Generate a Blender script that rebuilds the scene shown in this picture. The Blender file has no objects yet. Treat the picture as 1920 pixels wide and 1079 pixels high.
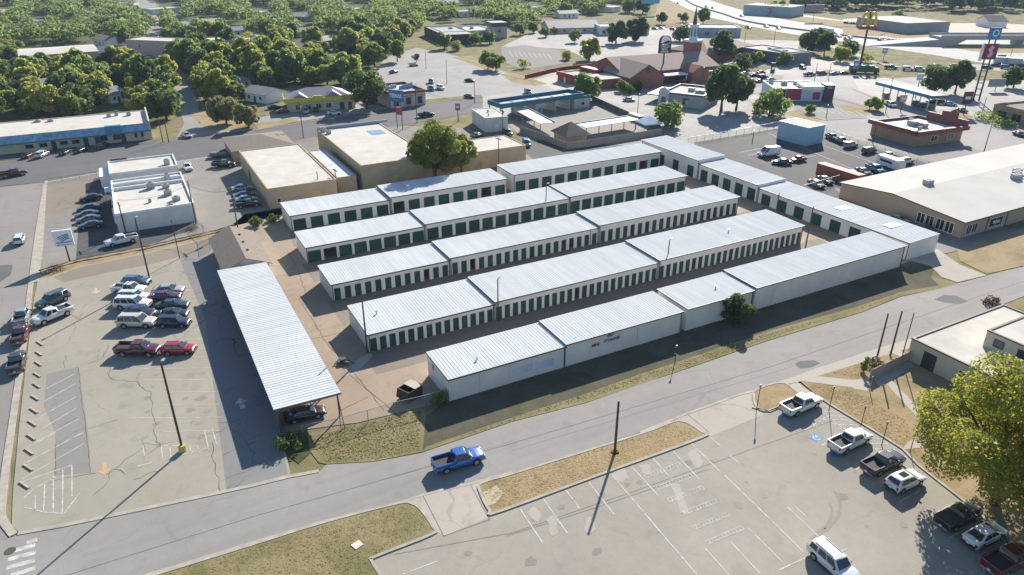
import bpy, math, random
import numpy as np
from mathutils import Vector, Matrix
R = math.radians
D = bpy.data
SC = bpy.context.scene
COL = SC.collection
# ------------------------------------------------------------------ camera, sky, sun, exposure
CAM_H, FPX = 52.0, 1345.0                      # flying height (m), focal length in pixels of a 1920 px wide frame
PITCH, YAW = R(25.879), R(28.302)
cd = D.cameras.new('camera'); cam = D.objects.new('camera', cd); COL.objects.link(cam)
cd.sensor_width = 36.0; cd.lens = 36.0 * FPX / 1920.0; cd.clip_start = 1.0; cd.clip_end = 12000.0
cam.location = (0, 0, CAM_H); cam.rotation_euler = (math.pi / 2 - PITCH, 0, -YAW)
SC.camera = cam
SUN_EL = R(28.5); SAX, SAY = 0.730, 0.683       # sun height, horizontal direction towards the sun
SUN_DIR = Vector((SAX * math.cos(SUN_EL), SAY * math.cos(SUN_EL), math.sin(SUN_EL))).normalized()
world = D.worlds.new('World'); SC.world = world; world.use_nodes = True
wn = world.node_tree; wn.nodes.clear()
sky = wn.nodes.new('ShaderNodeTexSky'); sky.sky_type = 'NISHITA'; sky.sun_disc = False
sky.sun_elevation = SUN_EL; sky.sun_rotation = math.atan2(SAX, SAY); sky.air_density = 1.0; sky.dust_density = 0.2; sky.ozone_density = 3.0
bg = wn.nodes.new('ShaderNodeBackground'); bg.inputs[1].default_value = 0.092
wo = wn.nodes.new('ShaderNodeOutputWorld')
wn.links.new(sky.outputs[0], bg.inputs[0]); wn.links.new(bg.outputs[0], wo.inputs[0])
sd = D.lights.new('sun', 'SUN'); sd.energy = 5.0; sd.angle = R(0.5); sd.color = (1.0, 0.94, 0.85)
sun = D.objects.new('sun', sd); COL.objects.link(sun)
sun.rotation_euler = SUN_DIR.to_track_quat('Z', 'Y').to_euler()
SC.view_settings.view_transform = 'Standard'; SC.view_settings.look = 'None'
SC.view_settings.exposure = 0.9; SC.view_settings.gamma = 1.0; SC.view_settings.use_curve_mapping = False
SC.cycles.max_bounces = 6; SC.cycles.diffuse_bounces = 3; SC.cycles.volume_bounces = 0
SC.cycles.use_denoising = True
rng = random.Random(7)
npr = np.random.RandomState(11)

# ------------------------------------------------------------------ surveying: photo pixel -> point of the place at height z
_fw = np.array([math.sin(YAW) * math.cos(PITCH), math.cos(YAW) * math.cos(PITCH), -math.sin(PITCH)])
_rt = np.array([math.cos(YAW), -math.sin(YAW), 0.0]); _up = np.cross(_rt, _fw)
def G(px, py, z=0.0):
    d = _fw * FPX + _rt * (px - 960.0) - _up * (py - 539.5)
    t = (z - CAM_H) / d[2]
    return Vector((d[0] * t, d[1] * t, z))
def heading(px, py, dx, dy, z=0.0):
    v = G(px + dx, py + dy, z) - G(px - dx, py - dy, z)
    return math.atan2(v.y, v.x)

# ------------------------------------------------------------------ materials
MATS = {}
def _new(name):
    m = D.materials.new(name); m.use_nodes = True
    nt = m.node_tree; b = nt.nodes['Principled BSDF']
    return m, nt, b
def _mix(nt, fac, a, b, mode='MIX'):
    n = nt.nodes.new('ShaderNodeMix'); n.data_type = 'RGBA'; n.blend_type = mode
    for i, v in ((0, fac), (6, a), (7, b)):
        if isinstance(v, (int, float)): n.inputs[i].default_value = v
        elif isinstance(v, tuple): n.inputs[i].default_value = (*v, 1)
        else: nt.links.new(v, n.inputs[i])
    return n.outputs[2]
def _ramp(nt, fac, a, b, va=0.0, vb=1.0):
    n = nt.nodes.new('ShaderNodeMapRange'); n.inputs[1].default_value = a; n.inputs[2].default_value = b
    n.inputs[3].default_value = va; n.inputs[4].default_value = vb; nt.links.new(fac, n.inputs[0]); return n.outputs[0]
def _noise(nt, co, scale, detail=4, rough=.6, dist=0.0):
    n = nt.nodes.new('ShaderNodeTexNoise'); n.inputs['Scale'].default_value = scale; n.inputs['Detail'].default_value = detail
    n.inputs['Roughness'].default_value = rough; n.inputs['Distortion'].default_value = dist
    nt.links.new(co, n.inputs['Vector']); return n.outputs['Fac']
def _pos(nt): return nt.nodes.new('ShaderNodeNewGeometry').outputs['Position']
def M(name, col, rough=.75, var=.12, scale=.6, metal=0.0, coat=0.0, bump=0.0, stain=None, spec=None):
    """a painted / built surface: colour with soft dirt of two sizes and fine grain"""
    if name in MATS: return MATS[name]
    m, nt, b = _new(name); po = _pos(nt)
    c = tuple(col)
    lo = tuple(x * (1 - var) for x in c); hi = tuple(min(1, x * (1 + var)) for x in c)
    f = _noise(nt, po, scale, 6); o = _mix(nt, _ramp(nt, f, .3, .7), lo, hi)
    if stain:
        f2 = _noise(nt, po, scale * .35, 5, .65, .6); o = _mix(nt, _ramp(nt, f2, .55, .72, 0, .75), o, stain)
    nt.links.new(o, b.inputs['Base Color'])
    b.inputs['Roughness'].default_value = rough; b.inputs['Metallic'].default_value = metal
    if spec is not None: b.inputs['Specular IOR Level'].default_value = spec
    if coat: b.inputs['Coat Weight'].default_value = coat; b.inputs['Coat Roughness'].default_value = .06
    if bump:
        bn = nt.nodes.new('ShaderNodeBump'); bn.inputs['Strength'].default_value = bump; bn.inputs['Distance'].default_value = .05
        nt.links.new(_noise(nt, po, scale * 8, 4), bn.inputs['Height']); nt.links.new(bn.outputs[0], b.inputs['Normal'])
    MATS[name] = m; return m
def paving(name, col, blot=.18, fine=.14, crack=0.0, cscale=.16, dark=(.10, .09, .08), rough=.9, tint=None, stain=.35, streak=None):
    """worn concrete / asphalt: blotches, grain, oil stains, tyre streaks, irregular cracks"""
    if name in MATS: return MATS[name]
    m, nt, b = _new(name); po = _pos(nt); c = tuple(col)
    o = _mix(nt, _ramp(nt, _noise(nt, po, .045, 5, .6), .3, .7), tuple(x * (1 - blot) for x in c), tuple(x * (1 + blot) for x in c))
    if tint: o = _mix(nt, _ramp(nt, _noise(nt, po, .10, 6, .7, .8), .48, .66, 0, .8), o, tint)
    o = _mix(nt, _ramp(nt, _noise(nt, po, .9, 6, .7), .35, .75, 0, fine * 3), o, tuple(x * .72 for x in c))
    o = _mix(nt, _ramp(nt, _noise(nt, po, 9.0, 3, .7), .35, .7, 0, fine * 2.2), o, tuple(min(1, x * 1.35) for x in c))
    o = _mix(nt, _ramp(nt, _noise(nt, po, .33, 4, .55, .4), .58, .74, 0, stain * 1.25), o, tuple(x * .55 for x in c))
    if streak:
        mp = nt.nodes.new('ShaderNodeMapping'); mp.inputs['Scale'].default_value = streak; nt.links.new(po, mp.inputs['Vector'])
        o = _mix(nt, _ramp(nt, _noise(nt, mp.outputs[0], 1.0, 4, .6), .5, .75, 0, .38), o, tuple(x * .62 for x in c))
    if crack:
        nz = nt.nodes.new('ShaderNodeTexNoise'); nz.inputs['Scale'].default_value = .5; nz.inputs['Detail'].default_value = 5
        nt.links.new(po, nz.inputs['Vector'])
        va = nt.nodes.new('ShaderNodeVectorMath'); va.operation = 'MULTIPLY_ADD'; nt.links.new(nz.outputs['Color'], va.inputs[0])
        va.inputs[1].default_value = (2.2, 2.2, 0); nt.links.new(po, va.inputs[2])
        v = nt.nodes.new('ShaderNodeTexVoronoi'); v.feature = 'DISTANCE_TO_EDGE'; v.inputs['Scale'].default_value = cscale
        nt.links.new(va.outputs[0], v.inputs['Vector'])
        line = _ramp(nt, v.outputs['Distance'], .004, .012, 1, 0)
        msk = _ramp(nt, _noise(nt, po, .06, 3), .48, .6)
        mu = nt.nodes.new('ShaderNodeMath'); mu.operation = 'MULTIPLY'; nt.links.new(line, mu.inputs[0]); nt.links.new(msk, mu.inputs[1])
        mv = nt.nodes.new('ShaderNodeMath'); mv.operation = 'MULTIPLY'; nt.links.new(mu.outputs[0], mv.inputs[0]); mv.inputs[1].default_value = crack
        o = _mix(nt, mv.outputs[0], o, dark)
    nt.links.new(o, b.inputs['Base Color']); b.inputs['Roughness'].default_value = rough
    b.inputs['Specular IOR Level'].default_value = .3
    bn = nt.nodes.new('ShaderNodeBump'); bn.inputs['Strength'].default_value = .25; bn.inputs['Distance'].default_value = .03
    nt.links.new(_noise(nt, po, 5.0, 5), bn.inputs['Height']); nt.links.new(bn.outputs[0], b.inputs['Normal'])
    MATS[name] = m; return m
def grassy(name, dry, green, dirt, gshare=.5, dshare=.3):
    if name in MATS: return MATS[name]
    m, nt, b = _new(name); po = _pos(nt)
    o = _mix(nt, _ramp(nt, _noise(nt, po, .16, 6, .65, .5), gshare - .1, gshare + .12), green, dry)
    o = _mix(nt, _ramp(nt, _noise(nt, po, .38, 5, .7, .7), 1 - dshare, 1 - dshare + .14, 0, .9), o, dirt)
    o = _mix(nt, _ramp(nt, _noise(nt, po, 2.6, 6, .75), .45, .8, 0, .40), o, tuple(x * .5 for x in green))
    o = _mix(nt, _ramp(nt, _noise(nt, po, 7.0, 3, .7), .55, .75, 0, .5), o, tuple(min(1, x * 1.5) for x in dry))
    nt.links.new(o, b.inputs['Base Color']); b.inputs['Roughness'].default_value = 1.0; b.inputs['Specular IOR Level'].default_value = .1
    bn = nt.nodes.new('ShaderNodeBump'); bn.inputs['Strength'].default_value = .5; bn.inputs['Distance'].default_value = .10
    nt.links.new(_noise(nt, po, 4.0, 6, .75), bn.inputs['Height']); nt.links.new(bn.outputs[0], b.inputs['Normal'])
    MATS[name] = m; return m
def leafy(name, dark, light, trans=.35):
    if name in MATS: return MATS[name]
    m, nt, b = _new(name); po = _pos(nt)
    oi = nt.nodes.new('ShaderNodeObjectInfo')
    o = _mix(nt, _ramp(nt, _noise(nt, po, .55, 4, .7), .35, .68), dark, light)
    o = _mix(nt, _ramp(nt, _noise(nt, po, .085, 2, .5), .42, .62, 0, .8), o, tuple(x * .45 + y * .62 for x, y in zip(dark, (light[0] * 1.25, light[1] * 1.02, light[2] * .8))))
    o = _mix(nt, _ramp(nt, oi.outputs['Random'], 0, 1, 0, .75), o, tuple((x * .7 + y * .3) for x, y in zip(dark, light)))
    o = _mix(nt, _ramp(nt, _noise(nt, po, 3.5, 2), .5, .72, 0, .5), o, tuple(min(1, x * 1.35) for x in light))
    nt.links.new(o, b.inputs['Base Color']); b.inputs['Roughness'].default_value = .65; b.inputs['Specular IOR Level'].default_value = .25
    tr = nt.nodes.new('ShaderNodeBsdfTranslucent'); ti = _mix(nt, .6, o, tuple(min(1, x * 1.9) for x in light)); nt.links.new(ti, tr.inputs[0])
    mx = nt.nodes.new('ShaderNodeMixShader'); mx.inputs[0].default_value = trans
    nt.links.new(b.outputs[0], mx.inputs[1]); nt.links.new(tr.outputs[0], mx.inputs[2])
    nt.links.new(mx.outputs[0], nt.nodes['Material Output'].inputs[0])
    MATS[name] = m; return m
def paint(name, col, rough=.28, coat=.7, metal=.15):
    if name in MATS: return MATS[name]
    m, nt, b = _new(name); po = _pos(nt)
    c = tuple(col); o = _mix(nt, _ramp(nt, _noise(nt, po, 1.2, 5), .35, .7), tuple(x * .88 for x in c), tuple(min(1, x * 1.05) for x in c))
    nt.links.new(o, b.inputs['Base Color']); b.inputs['Roughness'].default_value = rough; b.inputs['Metallic'].default_value = metal
    b.inputs['Coat Weight'].default_value = coat; b.inputs['Coat Roughness'].default_value = .05
    MATS[name] = m; return m
GLASS = M('tinted_glass', (.02, .03, .035), .06, .1, 1.0, 0, 0); GLASS.node_tree.nodes['Principled BSDF'].inputs['Specular IOR Level'].default_value = .8
BLACK = M('black_plastic', (.02, .02, .022), .55); TYRE = M('tyre_rubber', (.018, .018, .018), .85)
RIM = M('wheel_alloy', (.5, .5, .5), .35, metal=.8); STEEL = M('grey_steel', (.30, .31, .32), .5, metal=.6)
WOODPOLE = M('pole_wood', (.09, .065, .045), .9, .3, 2.0); DARKPOLE = M('pole_dark', (.035, .033, .03), .6)
WHITE = M('white_paint', (.72, .72, .70), .6, .1, .5); LINE = M('road_paint', (.45, .43, .385), .8, .4, 1.5); YLINE = M('faded_yellow_paint', (.46, .40, .27), .8, .35, 1.2)
LAMPW = M('lamp_lens', (.75, .75, .72), .3); RED = M('tail_lens', (.35, .01, .01), .25); KERB = M('kerb_concrete', (.36, .32, .26), .9, .22, .8)

# ------------------------------------------------------------------ mesh helpers
def roof_metal(name, col, along='y'):
    """galvanised sheets: each run of panels slightly different, streaks down the slope, a little rust"""
    m, nt, b = _new(name); po = _pos(nt); mp = nt.nodes.new('ShaderNodeMapping'); nt.links.new(po, mp.inputs['Vector'])
    mp.inputs['Scale'].default_value = (1.1, .04, 1) if along == 'y' else (.04, 1.1, 1)
    o = _mix(nt, _ramp(nt, _noise(nt, mp.outputs[0], 1.0, 3, .7), .3, .7), tuple(x * .86 for x in col), tuple(x * 1.08 for x in col))
    o = _mix(nt, _ramp(nt, _noise(nt, po, .12, 5, .6), .42, .7, 0, .6), o, tuple(x * .84 for x in col))
    m2 = nt.nodes.new('ShaderNodeMapping'); nt.links.new(po, m2.inputs['Vector']); m2.inputs['Scale'].default_value = (3.0, .22, 1) if along == 'y' else (.22, 3.0, 1)
    o = _mix(nt, _ramp(nt, _noise(nt, m2.outputs[0], 1.0, 5, .7), .66, .8, 0, .55), o, (.30, .25, .20))
    o = _mix(nt, _ramp(nt, _noise(nt, po, 1.6, 4, .7), .66, .76, 0, .35), o, (.33, .32, .31))
    nt.links.new(o, b.inputs['Base Color']); b.inputs['Roughness'].default_value = .9; b.inputs['Specular IOR Level'].default_value = .03
    MATS[name] = m; return m
class MB:
    def __init__(s): s.v = []; s.f = []; s.mi = []
    def quad(s, a, b, c, d, m=0):
        n = len(s.v); s.v += [tuple(a), tuple(b), tuple(c), tuple(d)]; s.f.append((n, n + 1, n + 2, n + 3)); s.mi.append(m); return s
    def poly(s, pts, m=0):
        n = len(s.v); s.v += [tuple(p) for p in pts]; s.f.append(tuple(range(n, n + len(pts)))); s.mi.append(m); return s
    def box(s, x0, y0, z0, x1, y1, z1, m=0):
        n = len(s.v); s.v += [(x0, y0, z0), (x1, y0, z0), (x1, y1, z0), (x0, y1, z0), (x0, y0, z1), (x1, y0, z1), (x1, y1, z1), (x0, y1, z1)]
        for f in ((0, 3, 2, 1), (4, 5, 6, 7), (0, 1, 5, 4), (1, 2, 6, 5), (2, 3, 7, 6), (3, 0, 4, 7)): s.f.append(tuple(n + i for i in f)); s.mi.append(m)
        return s
    def beam(s, a, b, w, h=None, m=0):
        a = Vector(a); b = Vector(b); h = h or w; d = (b - a).normalized()
        u = d.cross(Vector((0, 0, 1)));  u = u.normalized() if u.length > .01 else Vector((1, 0, 0))
        t = u.cross(d); n = len(s.v)
        for p in (a, b):
            for i, j in ((-1, -1), (1, -1), (1, 1), (-1, 1)): s.v.append(tuple(p + u * (i * w / 2) + t * (j * h / 2)))
        for f in ((0, 1, 2, 3), (7, 6, 5, 4), (0, 4, 5, 1), (1, 5, 6, 2), (2, 6, 7, 3), (3, 7, 4, 0)): s.f.append(tuple(n + i for i in f)); s.mi.append(m)
        return s
    def tube(s, a, b, r0, r1=None, k=8, m=0, cap=True):
        a = Vector(a); b = Vector(b); r1 = r0 if r1 is None else r1; d = (b - a).normalized()
        u = d.cross(Vector((0, 0, 1))); u = u.normalized() if u.length > .01 else Vector((1, 0, 0)); t = u.cross(d); n = len(s.v)
        for p, r in ((a, r0), (b, r1)):
            for i in range(k):
                q = 2 * math.pi * i / k; s.v.append(tuple(p + u * (r * math.cos(q)) + t * (r * math.sin(q))))
        for i in range(k): s.f.append((n + i, n + (i + 1) % k, n + k + (i + 1) % k, n + k + i)); s.mi.append(m)
        if cap: s.f.append(tuple(n + k + i for i in range(k))); s.mi.append(m); s.f.append(tuple(n + k - 1 - i for i in range(k))); s.mi.append(m)
        return s
    def prism(s, pts, y0, y1, m=0):
        """polygon given in x,z pushed from y0 to y1"""
        k = len(pts); n = len(s.v)
        s.v += [(p[0], y0, p[1]) for p in pts] + [(p[0], y1, p[1]) for p in pts]
        s.f.append(tuple(range(n, n + k))); s.mi.append(m); s.f.append(tuple(n + 2 * k - 1 - i for i in range(k))); s.mi.append(m)
        for i in range(k): j = (i + 1) % k; s.f.append((n + i, n + k + i, n + k + j, n + j)); s.mi.append(m)
        return s
    def mesh(s, name, mats):
        me = D.meshes.new(name); me.from_pydata(s.v, [], s.f)
        for m in (mats if isinstance(mats, (list, tuple)) else [mats]): me.materials.append(m)
        if any(s.mi): me.polygons.foreach_set('material_index', s.mi)
        me.update(); return me
    def build(s, name, mats, parent=None, loc=None, rz=None, smooth=False):
        me = s.mesh(name, mats)
        if smooth: me.polygons.foreach_set('use_smooth', [True] * len(me.polygons))
        return place(name, me, parent, loc, rz)
def place(name, me, parent=None, loc=None, rz=None):
    o = D.objects.new(name, me); COL.objects.link(o)
    if parent: o.parent = parent
    if loc is not None: o.location = loc
    if rz: o.rotation_euler[2] = rz
    return o
def tag(o, label, cat, group=None):
    o['label'] = label; o['category'] = cat
    if group: o['group'] = group
    return o
def thing(name, label, cat, loc=(0, 0, 0), rz=0, group=None):
    o = D.objects.new(name, None); COL.objects.link(o); o.location = loc; o.rotation_euler[2] = rz; o.empty_display_size = .3
    return tag(o, label, cat, group)
def copy_tree(o, parent=None):
    c = o.copy(); COL.objects.link(c)
    if parent: c.parent = parent
    for ch in o.children: copy_tree(ch, c)
    return c
def up_poly(pts):
    a = sum(pts[i][0] * pts[(i + 1) % len(pts)][1] - pts[(i + 1) % len(pts)][0] * pts[i][1] for i in range(len(pts)))
    return pts if a > 0 else pts[::-1]
_lay = [0]
def sheet(name, pts, mat, z=None, kind='structure', parent=None):
    """a flat piece of ground given by photo pixels (or Vectors)"""
    if z is None: _lay[0] += 1; z = .012 * _lay[0]
    w = [(p.x, p.y) if isinstance(p, Vector) else G(*p)[:2] for p in pts]
    w = up_poly([tuple(p) for p in w])
    from mathutils.geometry import tessellate_polygon
    tri = []
    for a, b, c in tessellate_polygon([[Vector((x, y, 0)) for x, y in w]]):
        cr = (w[b][0] - w[a][0]) * (w[c][1] - w[a][1]) - (w[b][1] - w[a][1]) * (w[c][0] - w[a][0])
        if abs(cr) > 1e-9: tri.append((a, b, c) if cr > 0 else (a, c, b))
    me = D.meshes.new(name); me.from_pydata([(x, y, z) for x, y in w], [], tri); me.materials.append(mat); me.update()
    o = place(name, me, parent)
    if kind and not parent: o['kind'] = kind
    return o
def strip_mesh(pts, w, z0, z1, side=0.0):
    """a kerb: a band of width w along ground points, from z0 to z1"""
    mb = MB(); P = [Vector((p[0], p[1], 0)) for p in pts]; L = []
    for i, p in enumerate(P):
        d = (P[min(i + 1, len(P) - 1)] - P[max(i - 1, 0)]).normalized(); n = Vector((-d.y, d.x, 0)); L.append((p + n * (side - w / 2), p + n * (side + w / 2)))
    for (a, b), (c, d) in zip(L, L[1:]):
        A = [Vector((q.x, q.y, z)) for q in (a, b, c, d) for z in (z0, z1)]
        mb.quad(A[1], A[5], A[7], A[3]); mb.quad(A[0], A[4], A[5], A[1]); mb.quad(A[2], A[3], A[7], A[6])
    a, b = L[0]; mb.quad((a.x, a.y, z0), (a.x, a.y, z1), (b.x, b.y, z1), (b.x, b.y, z0))
    a, b = L[-1]; mb.quad((a.x, a.y, z0), (b.x, b.y, z0), (b.x, b.y, z1), (a.x, a.y, z1))
    return mb
def smooth_px(pts, n=4):
    out = []
    for i in range(len(pts) - 1):
        p0, p1, p2, p3 = pts[max(i - 1, 0)], pts[i], pts[i + 1], pts[min(i + 2, len(pts) - 1)]
        for k in range(n):
            t = k / n; out.append(tuple(.5 * (2 * b + (c - a) * t + (2 * a - 5 * b + 4 * c - d) * t * t + (3 * b - a - 3 * c + d) * t ** 3) for a, b, c, d in zip(p0, p1, p2, p3)))
    return out + [tuple(pts[-1])]
def kerb(pts, w=.28, h=.13, parent=None, curve=3, base=0.0):
    q = smooth_px(pts, curve) if curve > 1 else pts
    o = strip_mesh([G(*p) for p in q], w, base, h).build('kerb', KERB, parent)
    if not parent: o['kind'] = 'structure'
    return o
def lines(parent, segs, mat, w=.12, z=.3, name='painted_line'):
    for a in segs:
        p, q = G(a[0], a[1]), G(a[2], a[3]); d = (q - p).normalized(); n = Vector((-d.y, d.x, 0)) * w / 2
        MB().quad((p - n) + Vector((0, 0, z)), (q - n) + Vector((0, 0, z)), (q + n) + Vector((0, 0, z)), (p + n) + Vector((0, 0, z))).build(name, mat, parent)
def crackline(parent, pts, z, mat, w=.09, name='crack', jag=.25):
    P = [G(*p) for p in pts]; out = []
    for a, b in zip(P, P[1:]):
        n = max(2, int((b - a).length / .8)); d = (b - a).normalized(); s = Vector((-d.y, d.x, 0))
        for i in range(n): out.append(a.lerp(b, i / n) + s * (rng.uniform(-jag, jag) if i else 0))
    out.append(P[-1]); mb = MB(); pr = None
    for i, p in enumerate(out):
        d = (out[min(i + 1, len(out) - 1)] - out[max(i - 1, 0)]).normalized(); s = Vector((-d.y, d.x, 0)) * (w * rng.uniform(.25, .75))
        c = (Vector((p.x - s.x, p.y - s.y, z)), Vector((p.x + s.x, p.y + s.y, z)))
        if pr: mb.quad(pr[0], c[0], c[1], pr[1])
        pr = c
    return mb.build(name, mat, parent)
def text_mesh(s, size, mat, name, parent, matrix, bold=0.0):
    cu = D.curves.new(name, 'FONT'); cu.body = s; cu.size = size; cu.align_x = 'CENTER'; cu.align_y = 'CENTER'; cu.resolution_u = 2; cu.offset = bold; cu.extrude = .01
    to = D.objects.new(name + '_tmp', cu); me = D.meshes.new_from_object(to); me.name = name
    D.objects.remove(to); D.curves.remove(cu); me.materials.clear(); me.materials.append(mat)
    o = place(name, me, parent); o.matrix_local = matrix; return o
def face_matrix(loc, rz):           # local x along rz, local y up, facing -y of the rotated frame
    return Matrix.Translation(loc) @ Matrix.Rotation(rz, 4, 'Z') @ Matrix.Rotation(math.pi / 2, 4, 'X')
# ------------------------------------------------------------------ the setting: ground, roads, lots, verges
GR_BASE = grassy('ground_dry_grass', (.27, .22, .12), (.14, .14, .06), (.31, .255, .18), .48, .38)
GR_VERGE = grassy('verge_grass', (.27, .22, .12), (.17, .155, .065), (.29, .235, .16), .46, .36)
GR_TAN = grassy('parched_grass', (.34, .265, .155), (.205, .17, .08), (.40, .31, .20), .40, .30)
GR_DIRT = grassy('dirt_with_grass', (.34, .25, .14), (.19, .155, .07), (.38, .29, .19), .42, .45)
ASPH = paving('street_asphalt', (.265, .25, .225), .12, .12, .3, .13, (.15, .145, .14), streak=(.02, .30, 1), stain=.25)
ASPH_W = paving('west_road_concrete', (.245, .225, .20), .12, .10, .4, .12, (.13, .12, .11), streak=(.25, .018, 1), stain=.3)
ASPH_N = paving('north_street_asphalt', (.125, .12, .118), .12, .10, .3, .07, streak=(.02, .3, 1))
ASPH_D = paving('dark_lot_asphalt', (.072, .070, .068), .2, .14, .3, .10, tint=(.13, .12, .11))
LOT_TAN = paving('tan_lot_concrete', (.31, .28, .222), .13, .10, .45, .11, (.10, .09, .075), tint=(.275, .245, .195), stain=.30)
LOT_GREY = paving('grey_lot_concrete', (.305, .275, .225), .15, .13, .3, .12, (.19, .175, .15), tint=(.265, .238, .195), stain=.28)
PATCH = paving('asphalt_or_shade_patch', (.225, .215, .19), .10, .12, .4, .2, (.10, .095, .09))
YARD = paving('yard_tan_gravel', (.31, .24, .17), .20, .16, .35, .13, (.16, .12, .08), tint=(.36, .29, .215), stain=.35)
YARD_SHADE = paving('yard_shade_tone', (.225, .185, .145), .12, .12, .3, .12)  # yard tone darkened: the rows' cast shade painted into the aisles
PALE = paving('pale_concrete', (.33, .31, .28), .22, .14, .35, .12, (.20, .18, .16), tint=(.225, .21, .19))
PALE2 = paving('driveway_concrete', (.39, .345, .285), .10, .08, .4, .09, (.22, .19, .15))
HWY = paving('highway_concrete', (.42, .395, .365), .10, .06, .0, streak=(.05, .05, 1))
BROWNLOT = paving('brown_lot', (.235, .19, .145), .14, .12, .5, .10, (.10, .08, .06), tint=(.20, .17, .14))
CRACK = M('crack_filler', (.105, .095, .08), .9)
DIRTLOT = paving('bare_earth_lot', (.50, .37, .28), .12, .12)

gb = MB(); n = 24
big = 7000.0
gb.quad((-big, -big, -.03), (big, -big, -.03), (big, big, -.03), (-big, big, -.03))
g = gb.build('ground', GR_BASE); g['kind'] = 'structure'

def V(x, y): return Vector((x, y, 0))
# --- near street with its kerbs
NE = [(37, 1003), (120, 987), (250, 960), (415, 925), (475, 912), (545, 895), (600, 884), (612, 872), (700, 867), (790, 850), (960, 792), (1097, 757), (1200, 721), (1260, 702), (1440, 640), (1615, 587), (1690, 557), (1765, 541), (1830, 523), (1920, 500), (2100, 452)]
SE_ = [(2200, 462), (1920, 556), (1710, 637), (1647, 654), (1532, 691), (1440, 725), (1380, 741), (1287, 775), (1255, 790), (1195, 813), (955, 888), (880, 906), (792, 927), (755, 941), (605, 978), (480, 1016), (270, 1080), (60, 1140)]
road = sheet('near_road', [(-220, 1200), (-60, 1040), (0, 1015)] + NE + SE_, ASPH, .030)
westroad = sheet('west_road', [(-260, 1200), (-60, 1040), (0, 1015), (30, 1004), (10, 960), (20, 900), (21, 810), (45, 640), (57, 540), (72, 430), (86, 342), (0, 352), (-200, 380), (-700, 600), (-700, 1200)], ASPH_W, .026)
lines(road, [(60, 1100, 480, 968), (480, 968, 960, 832), (960, 832, 1440, 690), (1440, 690, 1920, 528)], M('joint_tar', (.10, .097, .093), .9), .09, .034, 'tar_joint')
lines(road, [(700, 905, 960, 828), (960, 846, 1500, 684)], M('joint_tar_pale', (.19, .185, .18), .9), .12, .035, 'tar_joint')
for (x0, y0, x1, y1) in ((50, 1019, 70, 1012), (20, 1035, 66, 1023), (15, 1050, 68, 1036), (12, 1066, 66, 1051), (20, 1080, 66, 1066)):
    lines(road, [(x0, y0, x1, y1)], LINE, .55, .036, 'crossing_bar')
MB().tube((*G(19, 1034)[:2], .03), (*G(19, 1034)[:2], .045), .5, .5, 20).build('manhole_cover', M('cast_iron', (.07, .065, .06), .7), road)
sheet('asphalt_repair', [(1490, 683), (1500, 678), (1527, 676), (1538, 682), (1520, 690), (1500, 692)], ASPH_N, .036, parent=road)
sheet('asphalt_repair', [(1752, 562), (1770, 553), (1795, 556), (1815, 566), (1800, 571), (1770, 568)], ASPH_N, .036, parent=road)
sheet('asphalt_repair', [(-30, 540), (0, 498), (24, 497), (20, 516), (0, 530)], ASPH_N, .032, parent=westroad)
# --- west parking lot
WL = [(37, 1000), (22, 985), (24, 930), (36, 800), (48, 690), (64, 560), (74, 512), (150, 490), (275, 467), (400, 437), (470, 505), (545, 893), (475, 910), (415, 923), (250, 958), (120, 985)]
wlot = sheet('west_parking_lot', WL, LOT_TAN, .034)
sheet('asphalt_or_shade_patch', [(88, 702), (147, 688), (165, 810), (170, 887), (104, 892), (104, 812), (82, 760)], PATCH, .040, parent=wlot)
sheet('asphalt_or_shade_patch', [(330, 470), (378, 455), (462, 500), (540, 890), (425, 920), (385, 600)], paving('drive_lane_shade', (.205, .20, .19), .12, .1, .9, .12, (.06, .055, .05)), .038, parent=wlot)  # drive lane: the carport's shade put into the paving colour
lc = lambda *p, **k: crackline(wlot, p, .0445, CRACK, w=.07, **k)
lc((202, 700), (210, 712), (256, 716), (262, 724), (283, 735), (287, 760), (290, 790), (293, 830), (300, 838)); lc((147, 690), (152, 740), (160, 800), (170, 887), jag=.1); lc((165, 805), (220, 788)); lc((165, 683), (195, 672), (205, 648))
lc((262, 724), (256, 708), (262, 700)); lc((200, 890), (235, 862), (270, 838)); lc((175, 930), (205, 900), (210, 880), (235, 890)); lc((250, 900), (275, 890), (300, 885)); lc((90, 907), (140, 895), (180, 888)); lc((400, 815), (430, 800), (460, 830), (490, 815)); lc((430, 800), (423, 770), (440, 755)); lc((418, 855), (460, 838), (480, 828)); lc((415, 925), (404, 880), (398, 830)); lc((460, 830), (478, 850), (475, 870)); lc((122, 668), (122, 690)); lc((235, 633), (238, 648)); lc((205, 700), (207, 688))
lc((420, 900), (445, 890), (490, 870)); lc((104, 835), (104, 890), jag=.06)
yl = []
for i, (x0, x1) in enumerate([(252, 395), (269, 400), (295, 405), (300, 410), (247, 418), (300, 412)]):
    y = [692, 713.5, 736.5, 760, 784.5, 810][i]; yl.append((x0, y, x1, y - 1.5))
for y, x0, x1 in ((671, 295, 390), (655, 300, 386), (637, 340, 382), (620, 345, 380), (603, 352, 377), (588, 352, 374), (573, 350, 371), (558, 345, 367), (545, 340, 364)): yl.append((x0, y, x1, y - 1))
lines(wlot, yl, YLINE, .11, .045)
hx = [(303, 837, 305, 863), (318, 836, 321, 861), (333, 836, 336, 858), (355, 836, 359, 852), (369, 836, 375, 848), (384, 810, 391, 842), (398, 805, 406, 833), (268, 837, 271, 855), (303, 837, 348, 836), (305, 863, 350, 851), (350, 851, 392, 840), (258, 875, 285, 868)]
lines(wlot, hx, LINE, .11, .045)
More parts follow.
